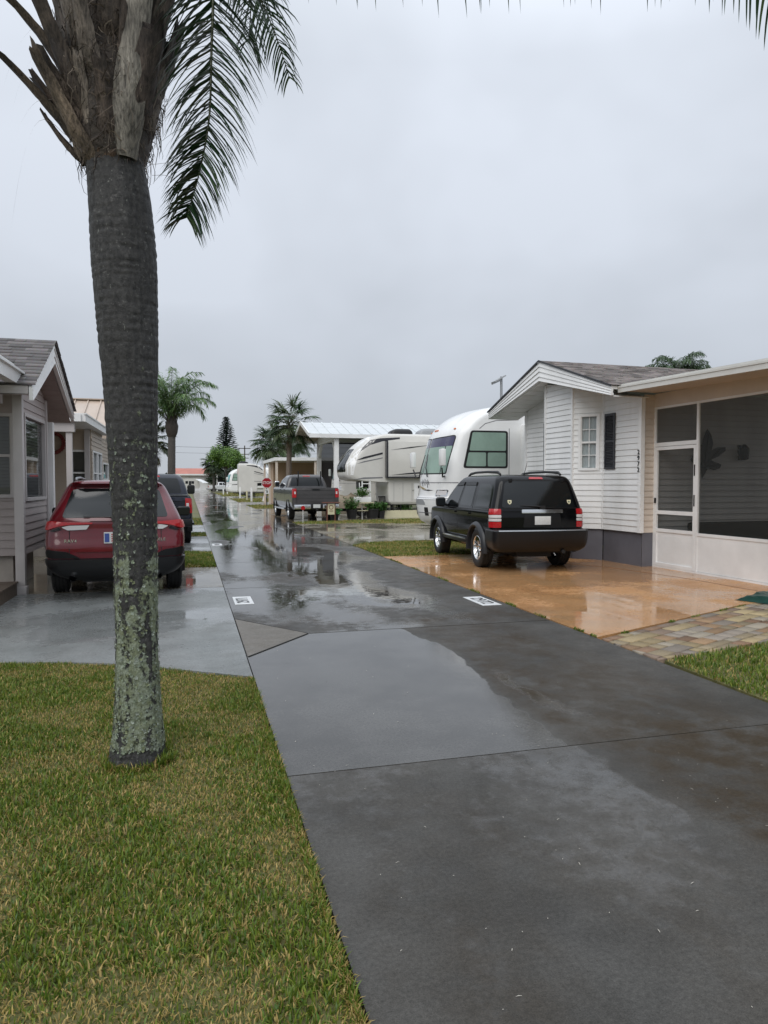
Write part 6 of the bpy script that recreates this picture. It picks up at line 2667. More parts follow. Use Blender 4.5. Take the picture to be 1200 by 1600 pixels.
# ------------------------------------------------------------------ red crossover
def red_suv(loc, rz):
    root = thing('red_suv', 'dark red crossover SUV seen from behind, half hidden by the foreground palm trunk', 'car', loc, rz)
    rows = [
        (.30, .74, .26, 4.30, .12, .2, .05, .1), (.40, .86, .12, 4.44, .16, .3, .06, .15), (.55, .90, .06, 4.52, .20, .35, .08, .2), (.70, .925, .05, 4.54, .22, .35, .08, .2), (.85, .93, .08, 4.52, .22, .35, .08, .2),
        (.98, .915, .10, 4.42, .22, .35, .08, .2), (1.04, .90, .10, 4.25, .22, .35, .08, .2), (1.08, .885, .11, 3.7, .22, .3, .08, .12), (1.12, .87, .13, 3.42, .22, .2, .08, .08),
        (1.30, .79, .26, 3.10, .22, .2, .08, .08), (1.48, .71, .39, 2.76, .22, .2, .08, .08), (1.56, .665, .42, 2.58, .22, .2, .08, .08), (1.60, .62, .36, 2.45, .20, .2, .06, .06), (1.635, .55, .42, 2.2, .2, .2, .05, .05), (1.65, .42, .65, 1.9, .2, .2, .03, .03)]
    S_ = Slices(rows)
    C = (0, 2.2, .9)
    wp = S_.wrap()
    mb = MB()
    S_.mesh(mb, n=46, dims=(7, 8, 28))
    b = mb.build('body', [M['paint_red'], M['dark_hole']], root)
    wy = (.98, 3.67)
    arches(b, wy, .36, .91)
    g = MB()
    strip_line(g, wp, [(-.80, 1.06), (-.60, .985), (-.60, .60), (-.52, .565), (.52, .565), (.60, .60), (.60, .985), (.80, 1.06)], w=.010, off=.0014, mi=0, centre=C)
    for sg in (-1, 1):
        sd = S_.side(sg)
        for ln in ([(1.35, .5), (1.30, 1.1), (1.38, 1.52)], [(2.25, .5), (2.22, 1.1), (2.12, 1.54)], [(3.25, .5), (3.2, 1.06)]):
            strip_line(g, sd, ln, w=.009, off=.0012, mi=0, centre=C)
    g.build('panel_gap', M['dark_hole'], root)
    part(wp, rounded([(-.70, 1.125), (.70, 1.125), (.59, 1.50), (.52, 1.525), (-.52, 1.525), (-.59, 1.50)], .05), 'rear_window', M['car_glass'], root, centre=C)
    lid = MB()      # spoiler lip over the glass
    patch(lid, wp, rounded([(-.60, 1.545), (.60, 1.545), (.57, 1.60), (-.57, 1.60)], .02), off=.035, thick=.035, res=.08, centre=C)
    lid.build('spoiler', M['paint_red'], root)
    for sg in (-1, 1):
        sd = S_.side(sg)
        part(sd, rounded([(.62, 1.13), (1.28, 1.12), (1.34, 1.48), (.90, 1.44)], .05), 'side_window', M['car_glass'], root, centre=C)
        part(sd, rounded([(1.38, 1.12), (2.18, 1.12), (2.08, 1.50), (1.43, 1.49)], .03), 'side_window', M['car_glass'], root, centre=C)
        part(sd, rounded([(2.28, 1.12), (3.12, 1.12), (2.72, 1.42), (2.55, 1.50), (2.18, 1.50)], .03), 'side_window', M['car_glass'], root, centre=C)
        t = MB()
        patch(t, wp, rounded([(sg * .30, 1.055), (sg * .62, 1.06), (sg * .86, 1.075), (sg * 1.10, 1.05), (sg * 1.04, .975), (sg * .90, .955), (sg * .72, 1.015), (sg * .60, 1.03), (sg * .30, 1.04)], .012, 2), off=.022, thick=.04, mi=0, res=.045, centre=C)
        patch(t, wp, rounded([(sg * .34, 1.025), (sg * .60, 1.02), (sg * .70, 1.0), (sg * .62, .955), (sg * .38, .965)], .012, 2), off=.018, thick=.03, mi=1, res=.05, centre=C)
        patch(t, wp, rounded([(sg * .73, .995), (sg * .86, .945), (sg * .80, .935), (sg * .70, .965)], .008, 2), off=.016, thick=.03, mi=2, res=.05, centre=C)
        t.build('tail_light', [M['red_lens'], M['clear_lens'], M['trim']], root)
        for y in wy:
            flare(root, y, .36, .90, sg, 'trim', r0=1.10, r1=1.30, out=.03)
            wheel(root, sg * .795, y, .36, .225, .235, 5, 'alloy', sg)
        rl = MB()
        rl.tube([(sg * .56, .75, 1.645), (sg * .565, .85, 1.675), (sg * .57, 1.6, 1.69), (sg * .56, 2.2, 1.67), (sg * .55, 2.35, 1.63)], [.016, .018, .016, .018, .014], n=8)
        rl.build('roof_rail', M['steel'], root)
        mirror(root, .92, 2.98, 1.10, sg, 'trim', w=.24, h=.17)
        rf = MB()
        patch(rf, wp, [(sg * .40, .50), (sg * .66, .50), (sg * .66, .522), (sg * .40, .522)], off=.034, thick=.02, res=.06, centre=C)
        rf.build('reflector', M['red_lens'], root)
        ex = MB()
        ex.lathe([(.06, .036), (.03, .045), (.4, .045), (.4, .036), (.06, .036)], n=18, o=(sg * .56, .0, .30), axis='y')
        ex.build('exhaust_pipe', M['chrome'], root)
    part(S_.wrap(True), rounded([(-.68, 1.14), (.68, 1.14), (.58, 1.50), (-.58, 1.50)], .05), 'windscreen', M['car_glass'], root, centre=C)
    B_ = Slices([(.26, .62, .16, .5, .12, .02, .06, 0), (.34, .80, .05, .5, .18, .02, .08, 0), (.46, .91, .01, .5, .22, .02, .09, 0), (.555, .935, .005, .42, .24, .02, .09, 0), (.565, .92, .06, .35, .24, .02, .08, 0)])
    mb = MB()
    B_.mesh(mb, n=12, dims=(7, 7, 4))
    b = mb.build('rear_bumper', M['trim'], root)
    c = MB()
    c.lathe([(-1.2, .0001), (-1.2, .40), (1.2, .40), (1.2, .0001)], n=30, o=(0, .98, .36), axis='x', smooth=False)
    boolean_cut(b, c)
    lg = MB()       # black plates rising at the bumper corners
    for sg in (-1, 1):
        patch(lg, wp, rounded([(sg * .46, .575), (sg * .84, .575), (sg * 1.04, .60), (sg * .92, .70), (sg * .64, .665)], .02), off=.012, thick=.02, res=.06, centre=C)
    lg.build('bumper_corner', M['trim'], root)
    ch = MB()       # raised crease across the hatch
    patch(ch, wp, rounded([(-.52, .66), (.52, .66), (.46, .71), (.30, .725), (-.30, .725), (-.46, .71)], .02), off=.022, thick=.03, res=.06, centre=C)
    patch(ch, wp, rounded([(-.34, 1.075), (.34, 1.075), (.34, 1.115), (-.34, 1.115)], .012), off=.020, thick=.03, res=.06, centre=C)
    ch.build('hatch_crease', M['paint_red'], root)
    pl = MB()
    pl.box((.0, .045, .85), (.31, .012, .155), mi=0)
    pl.box((-.115, .038, .85), (.06, .006, .12), mi=1)
    for i in range(4):
        pl.box((.04, .038, .895 - .03 * i), (.20, .006, .014), mi=2)
    pl.build('licence_plate', [M['plate'], M['plate_blue'], M['plate_red']], root)
    for body, x in (('RAV4', -.585), ('XLE', .60)):
        p = wp(x, .81)
        a = wp(x + .05, .81) - wp(x - .05, .81)
        text_mesh('badge', body, .058, M['chrome'], frame_mat(p + V((0, -.012, 0)), a, (0, .02, 1)), root, extrude=.004, spacing=1.25)
    wi = MB()
    wi.tube([wp(0, 1.12) + V((0, -.035, 0)), wp(-.08, 1.135) + V((0, -.03, 0)), wp(-.42, 1.14) + V((0, -.025, 0))], [.018, .012, .007], n=6)
    wi.build('wiper', M['black'], root)
    fn = MB()
    fn.prism([(0, 0), (.16, 0), (.05, .07), (.01, .07)], (-.015, .95, 1.645), Y_, Z_, X_, .03)
    fn.build('antenna_fin', M['trim'], root)
    un = MB()
    un.box((0, 2.2, .36), (1.2, 3.6, .16))
    un.box((0, .5, .30), (.9, .5, .16))
    un.build('chassis', M['underside'], root)
    return root


red_suv((-.99, 10.42, .004), R(3))


# ------------------------------------------------------------------ pickups
def pickup(name, label, loc, rz, m, L_=5.9, W_=1.0, zb=1.25, zr=1.93, R_=.39, cover=False, group=None, detail=True, bump='chrome'):
    root = thing(name, label, 'pickup truck', loc, rz, group)
    k = L_ / 5.9
    C = (0, L_ / 2, 1)
    rows = [(.48, W_ * .93, .10, L_ - .25, .06, .25, .01, .1), (.60, W_ * .98, .08, L_ - .1, .06, .3, .01, .15), (.85, W_, .07, L_ - .05, .06, .3, .01, .15), (zb - .06, W_ * .985, .07, L_ - .1, .06, .3, .01, .15), (zb, W_ * .965, .08, L_ - .35, .06, .3, .01, .15)]
    S_ = Slices(rows)
    mb = MB()
    S_.mesh(mb, n=18, dims=(4, 4, 26))
    b = mb.build('body', [m, M['dark_hole']], root)
    wy = (1.22 * k, (1.22 + 3.66) * k)
    arches(b, wy, R_, W_)
    cut = MB()
    cut.box((0, 1.02 * k, zb + .1), (W_ * 1.72, 1.72 * k, .9))
    boolean_cut(b, cut)
    yc = 1.98 * k
    cab = Slices([(zb - .08, W_ * .955, yc, L_ - 1.45 * k, .10, .2, .04, .06), (zb + .05, W_ * .93, yc + .02, L_ - 1.62 * k, .12, .2, .05, .06), (zb + .35, W_ * .84, yc + .10, L_ - 2.05 * k, .14, .2, .06, .06), (zr - .10, W_ * .755, yc + .18, L_ - 2.45 * k, .15, .2, .06, .06),
                  (zr - .03, W_ * .68, yc + .25, L_ - 2.62 * k, .18, .2, .05, .05), (zr, W_ * .52, yc + .40, L_ - 2.8 * k, .2, .2, .04, .04)])
    mb = MB()
    cab.mesh(mb, n=20, dims=(5, 5, 16))
    mb.build('cab', m, root)
    cw = cab.wrap()
    h0, h1 = zb + .07, zr - .13
    part(cw, rounded([(-W_ * .76, h0), (W_ * .76, h0), (W_ * .65, h1), (-W_ * .65, h1)], .06), 'rear_window', M['car_glass'], root, centre=C)
    part(cab.wrap(True), rounded([(-W_ * .78, h0 + .02), (W_ * .78, h0 + .02), (W_ * .66, h1 + .02), (-W_ * .66, h1 + .02)], .06), 'windscreen', M['car_glass'], root, centre=C)
    wp = S_.wrap()
    gap = MB()
    for sg in (-1, 1):
        sd, cs = S_.side(sg), cab.side(sg)
        part(cs, rounded([(yc + .30, h0), (yc + 1.02 * k, h0), (yc + 1.0 * k, h1), (yc + .36, h1)], .04), 'side_window', M['car_glass'], root, centre=C)
        part(cs, rounded([(yc + 1.12 * k, h0), (yc + 2.15 * k, h0), (yc + 1.72 * k, h1 - .02), (yc + 1.10 * k, h1)], .04), 'side_window', M['car_glass'], root, centre=C)
        for ln in ([(yc + .02, .55), (yc + .02, zb)], [(yc + 1.06 * k, .55), (yc + 1.06 * k, zb)], [(yc + 2.3 * k, .55), (yc + 2.3 * k, zb)]):
            strip_line(gap, sd, ln, w=.011, off=.0014, mi=0, centre=C)
        t = MB()
        patch(t, wp, rounded([(sg * (W_ * .83), zb - .42), (sg * (W_ * 1.0), zb - .42), (sg * (W_ * 1.06), zb - .06), (sg * (W_ * .83), zb - .03)], .015, 2), off=.012, thick=.03, mi=0, res=.05, centre=C)
        if detail:
            patch(t, wp, rounded([(sg * (W_ * .855), zb - .27), (sg * (W_ * .92), zb - .27), (sg * (W_ * .92), zb - .16), (sg * (W_ * .855), zb - .16)], .008, 2), off=.017, thick=.02, mi=1, res=.05, centre=C)
        t.build('tail_light', [M['red_lens'], M['clear_lens']], root)
        for y in wy:
            wheel(root, sg * (W_ - .14), y, R_, .26, R_ * .60, 6, 'alloy', sg)
            flare(root, y, R_, W_ - .012, sg, 'trim' if bump != 'chrome' else 'trim', r0=1.12, r1=1.22, out=.02)
        mirror(root, W_ * .93, L_ - 2.05 * k, zb + .16, sg, 'chrome' if bump == 'chrome' else 'trim', w=.24, h=.28)
        st = MB()
        st.bar((sg * (W_ + .02), wy[0] + .55, .47), (sg * (W_ + .02), wy[1] - .5, .47), .14, .06)
        st.build('side_step', M['chrome'] if bump == 'chrome' else M['trim'], root)
        hd = MB()
        for y in (yc + .25, yc + 1.28 * k):
            hd.box((sg * (W_ + .005), y, zb - .1), (.03, .2, .035))
        hd.build('door_handle', M['trim'], root)
    for ln in ([(-W_ * .82, zb), (-W_ * .82, .72), (W_ * .82, .72), (W_ * .82, zb)],):
        strip_line(gap, wp, ln, w=.014, off=.0014, mi=0, centre=C)
    gap.build('panel_gap', M['dark_hole'], root)
    tg = MB()
    for z0, z1, of in ((zb - .10, zb - .02, .018), (zb - .30, zb - .14, .012), (zb - .46, zb - .34, .014)):
        patch(tg, wp, rounded([(-W_ * .79, z0), (W_ * .79, z0), (W_ * .79, z1), (-W_ * .79, z1)], .02), off=of, thick=.02, res=.1, centre=C)
    tg.build('tailgate', m, root)
    lt = MB()
    patch(lt, wp, rounded([(-.16, zb - .12), (.16, zb - .12), (.16, zb - .05), (-.16, zb - .05)], .01), off=.026, thick=.02, res=.1, centre=C)
    lt.build('tailgate_latch', M['trim'], root)
    bm_ = M['chrome'] if bump == 'chrome' else M['trim']
    for sg in (-1, 1):
        bp_ = MB()
        bp_.box((sg * .62, -.04, .60), (.72, .22, .20))
        bp_.build('rear_bumper', bm_, root, bevel=.03)
    bp_ = MB()
    bp_.box((0, -.02, .60), (.52, .18, .18))
    bp_.box((0, -.06, .47), (.09, .3, .09))
    bp_.build('tow_hitch', M['underside'], root, bevel=.02)
    pl = MB()
    pl.box((0, -.125, .63), (.31, .012, .155))
    pl.build('licence_plate', M['plate'], root)
    part(cw, rounded([(-.17, zr - .095), (.17, zr - .095), (.15, zr - .06), (-.15, zr - .06)], .01), 'brake_light', M['red_lens'], root, off=.012, thick=.02, centre=C)
    if cover:
        cv = MB()
        cv.box((0, 1.03 * k, zb + .015), (W_ * 1.80, 1.80 * k, .05))
        cv.build('bed_cover', M['trim'], root, bevel=.015)
    un = MB()
    un.box((0, L_ / 2, .50), (1.3, L_ * .86, .18))
    un.lathe([(-.8, .06), (.8, .06)], n=10, o=(0, wy[0], R_), axis='x')
    un.lathe([(-.14, .06), (-.1, .17), (.1, .17), (.14, .06)], n=12, o=(0, wy[0], R_), axis='x')
    un.tube([(.55, .05, .44), (.55, 1.2, .44)], .045, n=8)
    un.build('chassis', M['underside'], root)
    return root


pickup('blue_pickup', 'dark navy pickup parked ahead of the red SUV on the left', (-.93, 18.85, .004), R(1.0), M['paint_blue'], cover=True, bump='dark', W_=.99, zb=1.26, zr=1.88)
gp = pickup('grey_pickup', 'dark grey crew cab pickup with chrome bumper parked by the carport on the right', (5.28, 30.4, .004), R(1.5), M['paint_grey'], L_=6.4, W_=1.03, zb=1.42, zr=2.02, R_=.41)
for x in (-.42, .62):
    b = MB()
    b.box((x, 2.05, 1.86), (.05, .05, .62))
    b.build('rack_post', M['black'], gp)
pickup('white_pickup', 'small white pickup parked broadside far down the street', (3.5, 148, 0), R(-82), M['paint_white'], L_=5.6, W_=.97, detail=False)
# ================================================================== motorhomes and trailers
M['rv_white'] = mat('rv_white', (.82, .82, .81), .25, var=.04, vscale=1.5, coat=.6, dirt=.25, dirtcol=(.55, .55, .53))
M['rv_beige'] = mat('rv_beige', (.62, .605, .565), .3, var=.05, vscale=1.5, coat=.4, dirt=.25, dirtcol=(.42, .40, .36))
M['rv_dark'] = mat('rv_dark_stripe', (.018, .018, .022), .25, coat=.5)
M['rv_grey'] = mat('rv_grey_stripe', (.20, .20, .21), .3)
M['gold'] = mat('gold_stripe', (.32, .24, .10), .35)
M['sunshade'] = mat('sunshade', (.26, .37, .31), .35, var=.14, vscale=2.2, coat=.5, bump=.15, bscale=6)
M['tint_band'] = mat('windscreen_tint', (.035, .032, .085), .08, coat=1)
M['teal_glass'] = mat('teal_windscreen', (.05, .30, .29), .1, coat=1, var=.3, vscale=3)
M['shell_grey'] = mat('roof_unit_grey', (.30, .31, .32), .4)


def motorhome(name, label, loc, rz, L_, shade, detail=True, H=3.90, body='rv_white', stripe=False):
    root = thing(name, label, 'motorhome', loc, rz)
    C = (0, L_ / 2, 1.8)
    k = H / 3.90
    rows = [(.42, 1.10, .25, L_ - .42, .1, .42, 0, .42), (.56, 1.22, .12, L_ - .16, .1, .45, 0, .46), (.80, 1.25, .05, L_ - .06, .1, .46, 0, .48), (1.18, 1.25, 0, L_ - .03, .1, .46, 0, .48), (1.24, 1.25, 0, L_ - .10, .1, .46, 0, .48),
            (1.80, 1.25, 0, L_ - .16, .1, .46, 0, .48), (2.5 * k, 1.25, 0, L_ - .32, .1, .46, 0, .46), (2.95 * k, 1.25, 0, L_ - .47, .12, .46, 0, .42), (3.2 * k, 1.24, 0, L_ - .66, .15, .5, 0, .40), (3.45 * k, 1.235, .02, L_ - .98, .2, .5, 0, .36),
            (3.66 * k, 1.17, .06, L_ - 1.5, .3, .5, 0, .3), (3.80 * k, 1.0, .15, L_ - 2.4, .3, .5, 0, .25), (H, .5, .5, L_ - 3.8, .3, .4, 0, .2)]
    S_ = Slices(rows)
    mb = MB()
    S_.mesh(mb, n=56, dims=(7, 9, 24))
    b = mb.build('body', M[body], root)
    arches(b, (L_ - 2.25,), .48, 1.25)
    wf = S_.wrap(True)
    for sg in (-1, 1):
        w1 = MB()
        patch(w1, wf, rounded([(sg * .02, 1.86 * k), (sg * 1.08, 1.86 * k), (sg * 1.14, 2.92 * k), (sg * .02, 2.86 * k)], [.02, .05, .12, .02]), off=.004, thick=.01, mi=1, res=.1, centre=C)
        patch(w1, wf, rounded([(sg * .045, 1.89 * k), (sg * 1.05, 1.89 * k), (sg * 1.095, 2.62 * k), (sg * .045, 2.60 * k)], [.02, .04, .02, .02]), off=.007, thick=.01, mi=0, res=.1, centre=C)
        patch(w1, wf, rounded([(sg * .045, 2.60 * k), (sg * 1.095, 2.62 * k), (sg * 1.11, 2.885 * k), (sg * .045, 2.83 * k)], [.02, .02, .08, .02]), off=.007, thick=.01, mi=2, res=.1, centre=C)
        w1.build('windscreen', [M[shade], M['black'], M['tint_band'] if shade == 'sunshade' else M[shade]], root)
        wi = MB()
        wi.tube([wf(sg * .35, 1.80) + V((0, .04, 0)), wf(sg * .20, 2.05) + V((0, .05, 0)), wf(sg * .12, 2.42 * k) + V((0, .04, 0))], [.02, .014, .008], n=6)
        wi.build('wiper', M['black'], root)
        sd = S_.side(sg)
        f = L_ - .88
        w2 = MB()
        z0, z1 = 2.02 * k, 3.03 * k
        patch(w2, sd, rounded([(f + .02, z0), (f - .20, z1), (f - 1.28, z1), (f - 1.28, z0)], .08), off=.006, thick=.02, mi=0, res=.2, centre=C)
        zm = z0 + .44
        patch(w2, sd, rounded([(f - .16, zm + .03), (f - .25, z1 - .05), (f - 1.22, z1 - .05), (f - 1.22, zm + .03)], .04), off=.009, thick=.005, mi=1, res=.2, centre=C)
        patch(w2, sd, rounded([(f - .06, z0 + .05), (f - .14, zm - .02), (f - .64, zm - .02), (f - .64, z0 + .05)], .04), off=.009, thick=.005, mi=1, res=.2, centre=C)
        patch(w2, sd, rounded([(f - .69, z0 + .05), (f - .69, zm - .02), (f - 1.22, zm - .02), (f - 1.22, z0 + .05)], .04), off=.009, thick=.005, mi=1, res=.2, centre=C)
        w2.build('side_window', [M['black'], M['sunshade']], root)
        hl = MB()
        patch(hl, wf, rounded([(sg * .70, 1.26), (sg * 1.18, 1.26), (sg * 1.20, 1.44), (sg * .74, 1.44)], .04), off=.008, thick=.02, mi=0, res=.08, centre=C)
        patch(hl, wf, rounded([(sg * .74, 1.29), (sg * 1.14, 1.29), (sg * 1.16, 1.41), (sg * .78, 1.41)], .03), off=.014, thick=.02, mi=1, res=.08, centre=C)
        hl.build('headlight', [M['chrome'], M['clear_lens']], root)
        mb = MB()
        p0 = sd(L_ - .42, 1.80)
        q = p0 + V((sg * .22, .16, .22))
        mb.tube([p0, p0 + V((sg * .12, .1, -.02)), q], [.025, .022, .02], n=6)
        mb.build('mirror_arm', M['trim'], root)
        mb = MB()
        mb.box(q + V((sg * .03, 0, .28)), (.24, .14, .46))
        mb.build('wing_mirror', M['rv_white'], root, bevel=.05)
        wheel(root, sg * 1.08, L_ - 2.25, .48, .28, .29, 8, 'alloy', sg)
        # slide-out room with a dark window
        s = MB()
        s.box((sg * 1.33, L_ - 4.35, 2.1 * k), (.34, 3.6, 2.2 * k))
        so_ = s.build('slide_out', M[body], root, bevel=.03)
        s = MB()
        s.box((sg * 1.505, L_ - 2.80, 2.52 * k), (.02, .30, 1.05))
        s.box((sg * 1.505, L_ - 4.4, 2.55 * k), (.02, 1.6, .8))
        s.build('slide_window', M['car_glass'], so_, bevel=.008)
        ln = MB()
        strip_line(ln, sd, [(f - .45, 3.08 * k), (f - .62, 3.22 * k), (f - .95, 3.31 * k), (f - 1.6, 3.34 * k)], w=.02, off=.003, mi=0, centre=C)
        strip_line(ln, sd, [(L_ - 2.20, .6), (L_ - 2.20, 3.1 * k)], w=.018, off=.003, mi=0, centre=C)
        strip_line(ln, sd, [(L_ - .52, 1.62), (f - 6, 1.62)], w=.012, off=.003, mi=0, centre=C)
        ln.build('body_seam', M['rv_grey'], root)
        if stripe:
            st = MB()
            patch(st, sd, [(L_ - .6, 1.50), (L_ - 3, 1.66), (L_ - 7, 1.60), (L_ - 7, 1.45), (L_ - 3, 1.52), (L_ - .6, 1.42)], off=.003, thick=.004, res=.3, centre=C)
            patch(st, sd, [(L_ - 1.5, 1.80), (L_ - 4, 1.95), (L_ - 7, 1.95), (L_ - 7, 1.88), (L_ - 4, 1.86)], off=.003, thick=.004, res=.3, centre=C)
            st.build('side_stripe', M['rv_dark'], root)
    # trim of the nose
    tr = MB()
    strip_line(tr, wf, [(-1.45, 1.63), (1.45, 1.63)], w=.02, off=.004, mi=0, centre=C, seg=.08)
    strip_line(tr, wf, [(-1.35, 1.19), (1.35, 1.19)], w=.05, off=.004, mi=0, centre=C, seg=.08)
    strip_line(tr, wf, [(-1.35, .80), (1.35, .80)], w=.02, off=.004, mi=0, centre=C, seg=.08)
    tr.build('nose_trim', M['rv_grey'], root)
    if detail:
        gr = MB()
        patch(gr, wf, rounded([(-.42, 1.02), (.42, 1.02), (.30, 1.17), (-.30, 1.17)], .06), off=.006, thick=.02, res=.08, centre=C)
        gr.build('grille', M['shell_grey'], root)
        gr = MB()
        for u in (-.42, .42):
            patch(gr, wf, rounded([(u - .09, .72), (u + .09, .72), (u + .09, .95), (u - .09, .95)], .02), off=.004, thick=.02, res=.08, centre=C)
        gr.build('bumper_slot', M['dark_hole'], root)
        em = MB()
        for i, (u, a, b_) in enumerate(((-.42, 1.64, 1.76), (-.36, 1.56, 1.80), (-.28, 1.66, 1.78), (-.20, 1.62, 1.82), (-.12, 1.68, 1.76), (-.05, 1.60, 1.80), (.03, 1.66, 1.76))):
            patch(em, wf, [(u, a - .08), (u + .03, a - .06), (u + .05, b_ - .08), (u + .025, b_ - .1)], off=.006, thick=.008, mi=0, res=.1, centre=C)
        patch(em, wf, [(-.30, 1.44), (-.05, 1.44), (.22, 1.50), (.50, 1.58), (.24, 1.54), (-.05, 1.50)], off=.006, thick=.008, mi=1, res=.08, centre=C)
        patch(em, wf, [(-.62, 1.42), (-.38, 1.40), (-.10, 1.42), (-.38, 1.44)], off=.006, thick=.008, mi=0, res=.08, centre=C)
        em.build('emblem', [M['rv_dark'], M['gold']], root)
        for u in (-.95, -.10, 0, .10, .95):
            m_ = MB()
            patch(m_, wf, rounded([(u - .035, 3.065), (u + .035, 3.065), (u + .03, 3.10), (u - .03, 3.10)], .01), off=.02, thick=.03, res=.1, centre=C)
            m_.build('marker_light', M['amber'], root)
        for (x, y, h) in ((-.5, L_ - 3.2, .75), (-.2, L_ - 4.1, .65)):
            a = MB()
            a.tube([(x, y, H - .08), (x, y, H + h)], [.012, .004], n=5)
            a.build('antenna', M['steel'], root)
    un = MB()
    un.box((0, L_ / 2 - .3, .42), (1.9, L_ - 1.6, .3))
    un.build('chassis', M['underside'], root)
    return root


motorhome('white_motorhome', 'big white motorhome with pale green windscreen shade, nose beside the black SUV', (16.2, 19.05, 0), R(90), 10.0, 'sunshade')
motorhome('teal_motorhome', 'motorhome with a teal windscreen parked inside the tall white carport', (17.3, 43.0, 0), R(90), 9.0, 'teal_glass', detail=False, body='rv_beige')
motorhome('small_motorhome', 'white motorhome with a dark side stripe far along the street beyond the stop sign', (12.2, 101.5, -.02), R(90), 7.4, 'teal_glass', detail=False, stripe=True)


